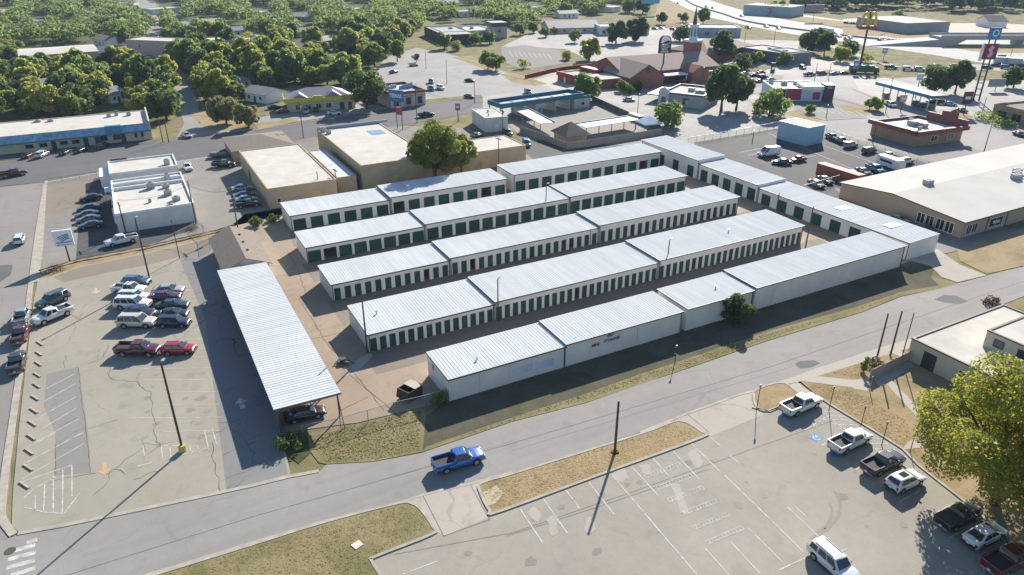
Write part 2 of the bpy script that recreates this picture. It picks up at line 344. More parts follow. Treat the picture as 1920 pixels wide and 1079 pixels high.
dg = [(86, 730, 140, 702), (80, 755, 142, 720), (76, 782, 142, 745), (76, 806, 145, 765), (62, 832, 150, 785), (48, 842, 105, 812), (46, 870, 155, 812), (42, 899, 158, 832)]
lines(wlot, dg, LINE, .11, .0455)
hi = [(135, 873, 135, 931), (118, 882, 117, 963), (100, 893, 100, 962), (84, 905, 82, 961), (66, 930, 66, 957), (40, 905, 135, 873), (46, 952, 82, 961), (82, 961, 120, 964), (120, 964, 150, 925), (60, 920, 105, 895), (45, 935, 60, 920)]
lines(wlot, hi, LINE, .13, .0458)
for x, y in ((180, 546), (196, 880)):
    p = G(x, y); a = MB(); z = .047
    a.poly([(p.x + q, p.y + r, z) for q, r in ((-.22, 1.1), (.22, 1.1), (.22, -.1), (.75, -.1), (0, -1.2), (-.75, -.1), (-.22, -.1))][::-1]); a.build('painted_arrow', YLINE if y < 600 else M('orange_paint', (.45, .30, .15), .8), wlot)
p = G(453, 757); a = MB(); a.poly([(p.x + q, p.y + r, .047) for q, r in ((-.3, -1.2), (.3, -1.2), (.3, .2), (.8, .2), (0, 1.3), (-.8, .2), (-.3, .2))]); a.build('painted_arrow', LINE, wlot)
kerb([(26, 1004), (5, 975), (4, 945), (12, 870), (21, 810), (45, 640), (57, 540), (72, 425), (86, 340)], .75, .10)
kerb([(34, 1001), (120, 986), (250, 959), (415, 924), (475, 911), (545, 894), (598, 884)], .5, .08, curve=1)
WS = M('wheel_stop_concrete', (.42, .36, .25), .9, .2, 2)
wsm = MB().prism([(-.95, 0), (.95, 0), (.92, .13), (-.92, .13)], -.09, .09).mesh('wheel_stop', WS)
for i, (x, y) in enumerate([(75, 645), (73, 664), (72, 683), (70, 704), (69, 724), (66, 747), (64, 771), (61, 795), (59, 821), (55, 848), (53, 878), (46, 911)]):
    tag(place('wheel_stop', wsm, None, (*G(x, y)[:2], .046), heading(x, y, 12, 8)), 'concrete wheel stop, %s in the row along the west road' % (['farthest', 'second', 'third', 'fourth', 'fifth', 'sixth', 'seventh', 'eighth', 'ninth', 'tenth', 'eleventh', 'last and nearest'][i]), 'wheel stop', 'wheel stops along the west road')
# --- lot round the white building, brown strip, storage yard
nlot = sheet('office_lot', [(74, 510), (150, 487), (275, 464), (400, 434), (560, 395), (540, 378), (470, 330), (440, 289), (330, 304), (190, 325), (86, 341)], paving('office_lot_asphalt', (.235, .215, .185), .14, .10, .6, .10, (.11, .1, .09), tint=(.20, .18, .16)), .030)
sheet('brown_lot_patch', [(86, 345), (178, 332), (150, 388), (80, 405)], BROWNLOT, .036, parent=nlot)
sheet('asphalt_strip', [(150, 392), (152, 338), (205, 330), (220, 436), (366, 418), (372, 428), (250, 470), (142, 488)], ASPH_D, .035, parent=nlot)
sheet('dirt_strip', [(76, 508), (150, 486), (275, 463), (400, 434), (404, 442), (275, 474), (150, 500), (80, 523)], GR_DIRT, .037)
sheet('brown_paved_strip', [(100, 520), (150, 502), (275, 476), (392, 448), (404, 465), (280, 497), (200, 512), (120, 530)], BROWNLOT, .0385)
kerb([(86, 342), (190, 324), (330, 304), (440, 288)], .9, .06, curve=1)
kerb([(84, 345), (75, 470), (66, 530)], .9, .07, curve=1)
yard = sheet('storage_yard', [V(17, 70.5), V(28.5, 69.5), V(116, 69.8), V(127, 70), V(127, 155), V(18, 152), V(8, 136), V(8, 73)], YARD, .030)
sheet('aisle_shade', [V(23, 129), V(118, 129), V(118, 137.8), V(24, 137.8)], YARD_SHADE, .036, parent=yard)  # aisle sheets carry the storage rows' shade as a darker colour
sheet('aisle_shade', [V(22.4, 112.0), V(118, 112.0), V(118, 120.3), V(22.4, 120.3)], YARD_SHADE, .036, parent=yard)
sheet('aisle_shade', [V(22.4, 95), V(118, 95), V(118, 103.6), V(22.4, 103.6)], YARD_SHADE, .036, parent=yard)
sheet('aisle_shade', [V(22.4, 79.5), V(113, 79.5), V(113, 85.5), V(22.4, 85.5)], YARD_SHADE, .0365, parent=yard)
sheet('concrete_apron', [(645, 690), (690, 664), (697, 664), (700, 668), (665, 702), (650, 706)], PALE2, .039, parent=yard)
yc = lambda *p, **k: crackline(yard, p, .0415, M('yard_crack', (.14, .10, .07), .9), **k)
yc((560, 560), (610, 640), (680, 720), (720, 770), jag=.1); yc((640, 690), (700, 740), (760, 790), jag=.1); yc((560, 640), (640, 625), jag=.15); yc((690, 745), (640, 770), jag=.1); yc((700, 690), (770, 670), jag=.2); yc((540, 470), (560, 510), (575, 560), jag=.2)
GR_SHADE = grassy('wall_verge_shade', (.13, .115, .085), (.085, .085, .05), (.14, .12, .10), .5, .35)  # verge grass darkened: the blank wall's cast shade is in the colour
sheet('wall_verge_shade', [V(28, 69.6), V(127, 69.9), G(1745, 520), G(1765, 540), G(1690, 556), G(1615, 586), G(1440, 639), G(1260, 701), G(1097, 756), G(960, 791), G(790, 849), G(776, 800)], GR_SHADE, .038)
sheet('grass_strip', [(790, 849), (960, 791), (1097, 756), (1260, 701), (1440, 639), (1615, 586), (1690, 556), (1765, 541), (1760, 536), (1690, 548), (1610, 575), (1440, 622), (1270, 680), (1190, 706), (1090, 742), (960, 784), (800, 838)], GR_VERGE, .042)
sheet('grass_corner', [(575, 818), (640, 806), (740, 778), (800, 765), (792, 848), (700, 866), (612, 871), (598, 868), (580, 845)], GR_VERGE, .0405)
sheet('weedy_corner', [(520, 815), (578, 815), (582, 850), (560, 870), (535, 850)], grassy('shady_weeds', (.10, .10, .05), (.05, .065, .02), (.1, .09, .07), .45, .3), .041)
dr = sheet('east_driveway', [(1700, 488), (1745, 463), (1760, 470), (1800, 497), (1850, 517), (1795, 530), (1765, 520), (1745, 500)], PALE2, .045)
sheet('east_verge', [(1795, 470), (1830, 455), (1920, 430), (2050, 400), (2100, 450), (1920, 499), (1850, 514), (1800, 490)], GR_TAN, .043)
sheet('east_apron', [(1745, 462), (1690, 430), (1600, 385), (1560, 350), (1800, 445), (1960, 420), (1920, 432), (1830, 456), (1796, 470), (1765, 478)], paving('east_apron_concrete', (.20, .19, .175), .12), .040)
# --- south-east parking lot, islands, paths
slot = sheet('south_parking_lot', [(270, 1082), (600, 985), (760, 945), (880, 910), (960, 885), (1200, 812), (1290, 778), (1400, 742), (1470, 720), (1540, 752), (1690, 842), (1722, 872), (1800, 930), (1920, 1030), (2120, 1200), (600, 1400), (0, 1300)], LOT_GREY, .028)
sheet('driveway_apron', [(755, 942), (792, 928), (880, 906), (905, 905), (900, 925), (915, 972), (832, 1006), (815, 995), (790, 955)], PALE2, .034, parent=slot)
sheet('driveway_apron', [(1262, 788), (1287, 776), (1380, 742), (1412, 732), (1408, 752), (1432, 778), (1335, 818), (1318, 812)], PALE2, .034, parent=slot)
lines(slot, [(792, 928, 832, 1006), (880, 906, 918, 975), (832, 1006, 918, 975), (1287, 776, 1330, 812)], M('joint_dark', (.17, .15, .12), .9), .10, .040, 'joint')
lines(slot, [(740, 1040, 960, 1000), (960, 1000, 1180, 925), (1180, 925, 1440, 832), (1440, 832, 1560, 790), (950, 1006, 1125, 950), (1125, 950, 1330, 880)], M('joint_dim', (.20, .18, .15), .9), .10, .0395, 'joint')
wl = [(975, 955, 1019, 1021), (1019, 937, 1064, 1001), (1061, 920, 1087, 955), (1104, 905, 1151, 965), (1147, 891, 1307, 1079), (1184, 875, 1234, 930), (1225, 861, 1262, 902), (1262, 847, 1311, 899), (1296, 832, 1350, 885), (1359, 892, 1507, 1036), (1402, 990, 1437, 1025), (1322, 1029, 1367, 1079), (1370, 1017, 1425, 1076), (1477, 952, 1535, 1007), (1440, 1027, 1472, 1060), (1490, 950, 1512, 969), (755, 1078, 822, 1052), (1731, 975, 1787, 945), (1779, 1010, 1840, 977), (1834, 1049, 1895, 1016), (1686, 942, 1727, 920), (1460, 1070, 1518, 1043), (1560, 1038, 1590, 1030), (1330, 819, 1350, 836), (1368, 855, 1385, 868)]
lines(slot, wl, LINE, .12, .042)
for x0, y0, x1, y1 in ((1210, 897, 1275, 873), (1233, 918, 1297, 894), (1254, 941, 1319, 917), (1278, 967, 1343, 942), (1300, 993, 1367, 966), (1325, 1021, 1393, 992)):
    a, b = (x0, y0), (x1, y1); sg = [(x0 - 3, y0 - 5, x1 - 3, y1 - 5), (x0 + 2, y0 + 1, x1 + 2, y1 + 1)]
    for k in range(12):
        t = k / 11; x = x0 + (x1 - x0) * t; y = y0 + (y1 - y0) * t; sg.append((x - 3, y - 5, x + 2, y + 1))
    lines(slot, sg, LINE, .07, .0425, 'outlined_block')
hat = [(1541, 772, 1575, 774), (1546, 779, 1585, 782), (1552, 787, 1595, 789), (1562, 796, 1608, 798), (1572, 804, 1618, 805), (1535, 768, 1582, 806), (1548, 783, 1510, 807), (1533, 785, 1548, 788), (1525, 792, 1544, 795), (1515, 798, 1532, 800), (1502, 803, 1510, 807), (1630, 822, 1662, 824), (1628, 832, 1668, 833), (1632, 842, 1660, 843), (1624, 851, 1650, 852), (1616, 860, 1640, 861), (1608, 868, 1630, 869), (1586, 868, 1604, 882), (1604, 882, 1622, 873), (1632, 838, 1655, 852), (1540, 836, 1556, 829), (1556, 762, 1568, 757), (1655, 826, 1682, 842)]
lines(slot, hat, LINE, .11, .0427)
for q in (((1514, 820), (1528, 812), (1545, 821), (1530, 829)), ((1462, 776), (1474, 770), (1488, 778), (1474, 785)), ((1552, 852), (1566, 846), (1580, 852), (1566, 860))):
    s_ = sheet('blue_bay_marking', q, M('blue_paint', (.10, .22, .36), .8, .2, 1.5), .044, parent=slot)
c = G(1529.5, 820.5); mk = MB()
for i in range(14):
    a0 = math.pi * (.15 + 1.45 * i / 14); a1 = math.pi * (.15 + 1.45 * (i + 1) / 14)
    mk.quad(*[(c.x + r * math.cos(t), c.y - .15 + r * math.sin(t), .046) for r, t in ((.32, a0), (.45, a0), (.45, a1), (.32, a1))])
mk.box(c.x - .06, c.y - .05, .0455, c.x + .06, c.y + .55, .046); mk.box(c.x + .06, c.y - .05, .0455, c.x + .42, c.y + .07, .046); mk.box(c.x - .1, c.y + .6, .0455, c.x + .1, c.y + .8, .046)
mk.build('wheelchair_symbol', LINE, slot)
for q in (((1165, 845), (1180, 838), (1196, 846), (1192, 862), (1178, 868)), ((1290, 850), (1302, 843), (1315, 862), (1312, 876), (1298, 874)), ((1148, 890), (1168, 880), (1178, 895), (1160, 905)), ((1097, 975), (1107, 970), (1115, 990), (1110, 1000), (1098, 996)), ((1025, 975), (1040, 968), (1045, 1000), (1035, 1005)), ((988, 962), (1005, 950), (1015, 970), (1005, 978)), ((1258, 912), (1272, 908), (1290, 955), (1275, 962)), ((1200, 875), (1215, 870), (1222, 885), (1208, 890))):
    sheet('pale_patch', [(x + rng.uniform(-3, 3), y + rng.uniform(-2, 2)) for x, y in smooth_px(list(q) + [q[0]], 3)[:-1]], paving('pale_spill', (.37, .335, .28), .06, .06), .0402, parent=slot)
TYREM = paving('tyre_mark', (.255, .235, .20), .1)
def arc_px(c, rx, ry, a0, a1, n=12): return [(c[0] + rx * math.cos(R(a0 + (a1 - a0) * i / n)), c[1] + ry * math.sin(R(a0 + (a1 - a0) * i / n))) for i in range(n + 1)]
for c, rx, ry, a0, a1 in (((1460, 950), 115, 70, -25, 60), ((1500, 960), 60, 45, -20, 60)):
    crackline(slot, arc_px(c, rx, ry, a0, a1), .0405, TYREM, .28, 'tyre_mark', .04)
OIL = paving('oil_stain', (.235, .21, .17), .15, .15); OIL2 = paving('oil_stain_faint', (.265, .24, .20), .12, .12)
def stain(parent, x, y, r, m, z):
    c = G(x, y); k = 11; ph = rng.uniform(0, 6)
    sheet('oil_stain', [Vector((c.x + r * rng.uniform(.6, 1.15) * math.cos(6.283 * i / k + ph), c.y + r * rng.uniform(.5, 1.0) * math.sin(6.283 * i / k + ph), 0)) for i in range(k)], m, z, parent=parent)
for i in range(6):
    for x in (285, 350, 378): stain(wlot, x + rng.uniform(-12, 12), 702 + i * 23 + rng.uniform(-3, 3), rng.uniform(.25, .8), rng.choice((OIL, OIL2)), .0432)
for x, y in ((1000, 975), (1045, 955), (1080, 938), (1130, 925), (1170, 905), (1205, 900), (1250, 880), (1285, 872), (1330, 862), (1400, 900), (1380, 950), (1440, 930), (1580, 930), (1620, 990), (1530, 850), (1600, 890), (1690, 985), (1240, 1000), (1120, 1030), (1000, 1050), (880, 1040)): stain(slot, x + rng.uniform(-8, 8), y + rng.uniform(-5, 5), rng.uniform(.2, .7), rng.choice((OIL, OIL2)), .0392)
def island(name, px, mat, h=.12, z=.10, ker=True):
    q = smooth_px(px + [px[0]], 4)
    s = sheet(name, q[:-1], mat, z)
    if ker: strip_mesh([G(*p) for p in q], .30, 0, h + .02).build('kerb', KERB, s)
    return s
isl = [island('grass_island', [(270, 1086), (480, 1021), (605, 982), (740, 947), (770, 945), (790, 958), (812, 990), (810, 1003), (705, 1045), (698, 1055), (716, 1110), (640, 1220), (300, 1220), (150, 1140)], GR_VERGE),
       island('grass_island', [(955, 892), (1195, 817), (1255, 795), (1282, 792), (1316, 812), (1312, 823), (1120, 893), (935, 961), (918, 958), (901, 925), (902, 908)], GR_TAN),
       island('grass_island', [(1412, 738), (1424, 729), (1466, 719), (1492, 735), (1499, 748), (1442, 771), (1418, 764)], GR_DIRT)]
sheet('scoured_patch', [(905, 925), (930, 912), (945, 925), (930, 945), (915, 950)], paving('white_gravel', (.38, .32, .22), .25, .25), .105, parent=isl[1])
MB().box(-.45, -.4, .1, .45, .4, .17).build('utility_lid', M('pale_lid', (.62, .52, .44), .8), isl[0], G(670, 1024), .3)
yd = sheet('front_yard', [(1500, 716), (1545, 703), (1665, 665), (1712, 652), (1800, 700), (2000, 720), (2100, 1180), (1920, 1036), (1800, 935), (1722, 872), (1700, 855), (1692, 842), (1640, 808), (1560, 760), (1530, 742)], GR_DIRT, .09)
pth = sheet('front_path', [(1445, 727), (1532, 692), (1647, 655), (1712, 636), (1712, 652), (1665, 666), (1545, 703), (1495, 718)], PALE2, .097)
sheet('path_slab', [(1448, 727.5), (1496, 718.5), (1541, 751), (1526, 755), (1480, 730)], PALE2, .094, parent=pth)
zq = .099
for q in ([(1521, 706), (1600, 714), (1600, 728), (1503, 716)], [(1600, 714), (1628, 711), (1626, 735), (1598, 730)], [(1662, 722), (1672, 715), (1720, 765), (1720, 785)], [(1705, 827), (1740, 823), (1745, 840), (1690, 845)], [(1630, 705), (1705, 672), (1712, 690), (1650, 728)], [(1664, 660), (1682, 655), (1700, 668), (1690, 672)]):
    zq = round(zq + .004, 4); sheet('path_slab', q, PALE2, zq, parent=pth)
kerb([(1410, 765), (1442, 773), (1500, 750)], .25, .14, curve=1); kerb([(1530, 742), (1560, 762), (1640, 810), (1692, 843), (1722, 874)], .28, .15, curve=1); kerb([(1722, 874), (1800, 935), (1920, 1036), (2000, 1100)], .28, .14, curve=1)
kerb([(960, 887), (880, 908), (792, 929), (755, 942), (605, 979), (480, 1017), (270, 1081)], .35, .05, curve=1); kerb([(1200, 812), (1287, 777), (1380, 743), (1440, 726), (1532, 693), (1647, 655), (1710, 637)], .35, .06, curve=1)
# --- north street, side street, far ground
nst = sheet('north_street', [(-200, 385), (0, 350), (86, 341), (190, 323), (330, 303), (440, 287), (560, 262), (750, 236), (850, 219), (905, 208), (905, 190), (900, 181), (790, 196), (640, 217), (480, 243), (285, 270), (60, 297), (0, 304), (-200, 328)], ASPH_N, .026)
sheet('side_street', [(330, 262), (345, 232), (330, 190), (318, 150), (300, 110), (280, 70), (262, 45), (250, 20), (255, 0), (290, 0), (300, 30), (300, 60), (312, 100), (345, 150), (372, 190), (372, 232), (440, 240), (480, 243)], paving('side_street_asphalt', (.27, .245, .215), .12), .022)
sheet('side_lot', [(215, 96), (300, 92), (330, 115), (350, 150), (300, 165), (230, 135), (212, 120)], paving('side_lot_asphalt', (.21, .20, .185), .12), .018)
sheet('shop_forecourt', [(-150, 330), (0, 302), (60, 296), (285, 269), (300, 262), (0, 280), (-150, 300)], ASPH_N, .024)
sheet('shop_lot', [(485, 240), (640, 216), (790, 196), (905, 182), (1000, 168), (960, 140), (880, 110), (780, 90), (720, 110), (705, 140), (690, 190), (560, 205), (470, 225)], paving('shop_lot_concrete', (.29, .275, .25), .16, .12, .3, .12, (.18, .17, .15), tint=(.235, .22, .2)), .020)
sheet('shop_lot_dark', [(940, 90), (985, 85), (1050, 95), (1055, 120), (980, 132), (940, 115)], paving('worn_lot_asphalt', (.17, .155, .14), .1), .0235)
epal = sheet('east_paving', [(905, 182), (1060, 128), (1140, 145), (1300, 160), (1380, 150), (1480, 118), (1560, 126), (1640, 150), (1790, 140), (1960, 128), (2200, 150), (2300, 300), (1920, 305), (1700, 330), (1480, 300), (1240, 262), (1000, 262), (905, 208)], PALE, .016)
sheet('carwash_lot', [(945, 225), (1050, 172), (1110, 190), (1240, 245), (1280, 262), (1050, 290), (980, 260)], paving('carwash_concrete', (.24, .22, .185), .12), .021)
sheet('north_paving', [(940, 88), (1000, 60), (1060, 55), (1230, 52), (1360, 62), (1500, 78), (1490, 116), (1380, 130), (1130, 126), (1060, 92)], PALE, .014)
elot = sheet('east_lot', [(1340, 288), (1300, 268), (1466, 240), (1600, 268), (1760, 312), (1740, 325), (1560, 372), (1470, 338)], ASPH_D, .030)
lines(elot, [(1440, 250, 1600, 318), (1462, 246, 1640, 306), (1388, 286, 1425, 279), (1403, 292, 1440, 284), (1490, 300, 1530, 292)], LINE, .14, .036)
sheet('burger_lot', [(1475, 190), (1560, 178), (1640, 205), (1620, 222), (1545, 224), (1500, 215)], paving('burger_asphalt', (.19, .18, .165), .1), .024)
sheet('diner_lot', [(1770, 265), (1870, 290), (1740, 310), (1600, 272), (1640, 258)], paving('diner_asphalt', (.22, .20, .18), .1), .0245)
sheet('cross_street', [(1400, 200), (1470, 235), (1700, 310), (1790, 300), (1920, 330), (2100, 330), (2100, 250), (1800, 215), (1600, 170), (1420, 185)], paving('cross_street_concrete', (.27, .255, .235), .14), .0225)
for i, q in enumerate(([(940, 140), (960, 136), (1025, 157), (1005, 162), (960, 155)], [(850, 108), (880, 105), (935, 128), (915, 133)], [(1150, 172), (1185, 165), (1200, 178), (1165, 182)], [(705, 195), (900, 178), (905, 182), (730, 205)], [(1470, 212), (1500, 205), (1540, 225), (1520, 235)], [(1780, 213), (1820, 216), (1822, 226), (1790, 222)], [(480, 232), (545, 222), (560, 228), (485, 243)], [(350, 210), (440, 205), (465, 235), (400, 250)], [(1570, 200), (1640, 195), (1655, 212), (1600, 214)], [(1620, 92), (1660, 90), (1780, 108), (1818, 119), (1748, 127), (1677, 124), (1633, 108)], [(1364, 55), (1400, 58), (1497, 69), (1495, 76), (1394, 75), (1367, 65)], [(1800, 136), (1960, 130), (1960, 150), (1830, 152)], [(1540, 132), (1650, 136), (1640, 142), (1540, 140)], [(1235, 0), (1252, 0), (1330, 40), (1300, 50), (1225, 40)], [(1420, 22), (1560, 38), (1640, 48), (1560, 50), (1420, 26)], [(1665, 61), (1720, 60), (1810, 69), (1805, 72), (1680, 72), (1650, 67)], [(1580, 52), (1640, 56), (1665, 61), (1650, 69), (1580, 66)], [(1760, 86), (1800, 84), (1960, 92), (1960, 100), (1850, 100)], [(260, 84), (300, 80), (306, 92), (216, 96)], [(1120, 160), (1160, 150), (1210, 160), (1180, 172)])):
    sheet('grass_plot', q, GR_TAN if i not in (3, 9, 10, 11, 12) else GR_BASE, .034 if i < 9 or i in (12, 18, 19) else .040)
# --- more lots and plots of the shopping strip
BK = paving('back_lot_paving', (.20, .18, .155), .16, .12, .4, .1, tint=(.26, .225, .18))
sheet('back_lot', [V(18, 152), V(24, 146), V(126, 149.5), V(126, 158), V(92, 168), V(92, 200), V(60, 222), V(20, 215), V(12, 195)], BK, .022)
sheet('dark_strip', [V(92, 156), V(118, 152), V(126, 156), V(104, 176), V(95, 178)], ASPH_D, .0275)
for i, (nm, q, m) in enumerate((('church_lot', [(1320, 138), (1400, 134), (1470, 142), (1460, 160), (1330, 160)], paving('church_asphalt', (.20, .19, .175), .12)), ('corner_lot', [(1380, 160), (1480, 152), (1500, 166), (1440, 180), (1390, 176)], paving('corner_asphalt', (.25, .23, .205), .12)), ('burger_lane', [(1490, 108), (1640, 122), (1650, 134), (1560, 131), (1480, 122)], paving('lane_concrete', (.38, .35, .31), .1)), ('fuel_lot', [(1600, 150), (1660, 146), (1790, 176), (1780, 205), (1690, 205), (1610, 168)], paving('fuel_concrete', (.40, .375, .33), .12, .1, .4, .08)), ('right_lot', [(1790, 190), (1860, 180), (1960, 190), (1960, 225), (1840, 218)], paving('right_asphalt', (.30, .28, .25), .1)), ('drive_in_lot', [(1005, 150), (1055, 138), (1140, 148), (1130, 165), (1040, 170)], paving('drive_in_concrete', (.42, .38, .32), .1)), ('north_lot', [(1010, 66), (1120, 60), (1230, 64), (1250, 76), (1110, 80), (1020, 76)], paving('north_asphalt', (.30, .28, .25), .1)))):
    s_ = sheet(nm, q, m, .0285 + .0005 * i)
kl = [[(905, 207), (1000, 190), (1110, 186)], [(940, 140), (1025, 158)], [(850, 108), (935, 131)], [(1390, 178), (1500, 168), (1640, 205)], [(1400, 186), (1470, 235), (1560, 258)], [(1600, 168), (1690, 206), (1790, 216), (1960, 262)], [(1500, 214), (1545, 226), (1625, 222)], [(1540, 141), (1650, 143)], [(1130, 166), (1200, 150)], [(1330, 161), (1460, 160)], [(1790, 224), (1850, 232), (1960, 258)], [(705, 204), (905, 182)], [(480, 245), (640, 219), (705, 206)]]
for k_ in kl: kerb(k_, .35, .13, curve=1)
nl = []
for i in range(8): nl.append((1505 + i * 14, 201 + i * 1.2, 1524 + i * 14, 210 + i * 1.2))
for i in range(9): nl.append((955 + i * 9, 97 + i * .6, 962 + i * 9, 107 + i * .4))
for i in range(10): nl.append((1345 + i * 11, 136 - i * .2, 1350 + i * 11, 142 - i * .2))
lines(epal, nl, LINE, .18, .045)
# --- highway
hw = sheet('highway', [(1253, 0), (1293, 19), (1334, 34), (1399, 48), (1452, 59), (1505, 68), (1600, 82), (1640, 88), (1760, 106), (1840, 118), (1960, 128), (2200, 140), (2200, 70), (1960, 74), (1800, 70), (1690, 66), (1580, 55), (1541, 48), (1470, 37), (1417, 27), (1362, 11), (1328, 0), (1300, -20), (1230, -20)], HWY, .030)
sheet('frontage_road', [(1405, 14), (1470, 30), (1580, 47), (1690, 58), (1850, 66), (1960, 66), (1960, 60), (1850, 58), (1720, 52), (1590, 40), (1480, 24), (1420, 12)], HWY, .026)
sheet('frontage_road', [(1380, 76), (1500, 77), (1560, 90), (1640, 118), (1760, 130), (1960, 136), (2100, 140), (2100, 128), (1960, 124), (1820, 121), (1740, 128), (1660, 125), (1620, 105), (1560, 82)], PALE, .036)
sheet('earth_lot', [(1730, 51), (1780, 44), (1860, 44), (1960, 48), (1960, 60), (1850, 62), (1714, 59)], DIRTLOT, .028)
sheet('warehouse_yard', [(1580, 36), (1620, 34), (1710, 52), (1690, 55), (1580, 48)], PALE, .030)
md = [(1282, -2), (1305, 12), (1355, 27), (1399, 41), (1470, 53), (1532, 61), (1600, 70), (1690, 78)]
b_ = strip_mesh([G(*p) for p in smooth_px(md, 3)], .8, .03, .95).build('median_barrier', M('barrier_concrete', (.33, .30, .26), .9)); tag(b_, 'long concrete barrier between the two highway carriageways', 'barrier')
# ------------------------------------------------------------------ self-storage rows
SW = M('storage_wall', (.70, .665, .615), .8, .08, .35, stain=(.58, .545, .50)); SROOF = roof_metal('galvalume_roof', (.585, .60, .595)); SROOF_X = roof_metal('galvalume_roof_crosswise', (.585, .60, .595), 'x')
SGREEN = M('green_roller_door', (.006, .058, .043), .5, .18, .8); SGREENS = [SGREEN, M('green_roller_door_faded', (.010, .070, .050), .6, .25, .8), M('green_roller_door_dark', (.004, .045, .036), .5, .2, .8)]; STRIM = M('dark_green_trim', (.016, .035, .032), .5); SEND = M('storage_end_wall', (.50, .50, .48), .8, .08, .3)
SINT = M('unit_interior', (.16, .15, .14), .9); SPANEL = M('tilt_panel', (.64, .60, .545), .85, .08, .3, stain=(.54, .50, .45))
def ribbed(xa, xb, ya, yb, za, zb, pitch=.45, rib=.032, along='y'):
    """ribbed metal sheet from y=ya (height za) to y=yb (height zb); ribs run along y"""
    mb = MB(); n = max(1, int((xb - xa) / pitch)); p = (xb - xa) / n; xs = []
    for i in range(n): x = xa + i * p; xs += [(x, 0), (x + p * .74, 0), (x + p * .80, rib), (x + p * .92, rib)]
    xs.append((xb, 0))
    for (x0, r0), (x1, r1) in zip(xs, xs[1:]): mb.quad((x0, ya, za + r0), (x1, ya, za + r1), (x1, yb, zb + r1), (x0, yb, zb + r0))
    mb.quad((xa, ya, za - .1), (xa, yb, zb - .1), (xb, yb, zb - .1), (xb, ya, za - .1)); mb.quad((xa, ya, za - .1), (xb, ya, za - .1), (xb, ya, za), (xa, ya, za))
    mb.quad((xa, yb, zb - .1), (xa, yb, zb), (xb, yb, zb), (xb, yb, zb - .1)); mb.quad((xa, ya, za - .1), (xa, ya, za), (xa, yb, zb), (xa, yb, zb - .1)); mb.quad((xb, ya, za - .1), (xb, yb, zb - .1), (xb, yb, zb), (xb, ya, za))
    return mb
def roller(w, h):
    mb = MB(); k = 9
    for i in range(k):
        z0 = h * i / k; z1 = h * (i + 1) / k; zm = z0 + (z1 - z0) * .7
        mb.quad((-w / 2, 0, z0), (w / 2, 0, z0), (w / 2, -.03, zm), (-w / 2, -.03, zm)); mb.quad((-w / 2, -.03, zm), (w / 2, -.03, zm), (w / 2, 0, z1), (-w / 2, 0, z1))
    mb.box(-w / 2, -.045, 0, w / 2, -.005, .07); return mb
_doors = {}
def storage_row(label, loc, rz, segs, depth, blank=False):
    root = thing('storage_building', label, 'storage building', loc, rz, 'self-storage rows')
    prev = 0
    for si, (xa, xb, h, n, dw, dh, opened) in enumerate(segs):
        mb = MB(); L = xb - xa; y1 = depth; h2 = h + .18
        if n and not blank:
            pt = L / n; x = xa
            for i in range(n):
                c = xa + pt * (i + .5); a, b = c - dw / 2, c + dw / 2
                mb.quad((x, 0, 0), (a, 0, 0), (a, 0, h), (x, 0, h)); mb.quad((a, 0, dh), (b, 0, dh), (b, 0, h), (a, 0, h))
                mb.quad((a, 0, 0), (a, .2, 0), (a, .2, dh), (a, 0, dh)); mb.quad((b, .2, 0), (b, 0, 0), (b, 0, dh), (b, .2, dh)); mb.quad((a, 0, dh), (a, .2, dh), (b, .2, dh), (b, 0, dh))
                x = b
                if i in opened:
                    mb.quad((a, .2, 0), (a, 4, 0), (a, 4, dh), (a, .2, dh), 1); mb.quad((b, 4, 0), (b, .2, 0), (b, .2, dh), (b, 4, dh), 1); mb.quad((a, 4, 0), (b, 4, 0), (b, 4, dh), (a, 4, dh), 1); mb.quad((a, .2, dh), (a, 4, dh), (b, 4, dh), (b, .2, dh), 1)
                else:
                    k = (round(dw, 2), round(dh, 2))
                    if k not in _doors: _doors[k] = roller(*k).mesh('door', SGREEN)
                    dob = place('door', _doors[k], root, (c, .13, .02)); dob.material_slots[0].link = 'OBJECT'; dob.material_slots[0].material = rng.choice(SGREENS)
            mb.quad((x, 0, 0), (xb, 0, 0), (xb, 0, h), (x, 0, h))
        elif not blank: mb.quad((xa, 0, 0), (xb, 0, 0), (xb, 0, h), (xa, 0, h))
        else:
            mb.quad((xa, .12, 0), (xb, .12, 0), (xb, .12, h), (xa, .12, h)); k = max(1, round(L / 4.1)); p = L / k
            pm = MB().box(.02, 0, 0, p - .02, .1, h - .02).mesh('wall_panel', SPANEL)
            for i in range(k): place('wall_panel', pm, root, (xa + p * i, rng.uniform(-.02, .02), 0))
        mb.quad((xb, 0, 0), (xb, y1, 0), (xb, y1, h2), (xb, 0, h)); mb.quad((xa, y1, 0), (xa, 0, 0), (xa, 0, h), (xa, y1, h2)); mb.quad((xb, y1, 0), (xa, y1, 0), (xa, y1, h2), (xb, y1, h2))
        mb.build('wall', [SW, SINT], root)
        e0 = .12 if si == 0 else 0.0
        ribbed(xa - e0 if si == 0 else xa - .14, xb + (.12 if si == len(segs) - 1 else 0), -.28, y1 + .12, h + .12, h2 + .12).build('roof', SROOF_X if rz else SROOF, root)
        x0 = xa - e0 if si == 0 else xa - .14
        MB().box(x0, -.36, h - .06, xb, -.285, h + .13).build('gutter', STRIM, root)
        MB().beam((x0 - .03, -.3, h + .02), (x0 - .03, y1 + .1, h2 + .02), .05, .2).build('end_trim', STRIM, root)
        for xd in (xa + .12, xb - .12) if not blank else (xb - .15,): MB().box(xd - .05, -.11, 0, xd + .05, -.02, h - .06).build('downspout', STRIM if si != 1 else STEEL, root)
    return root
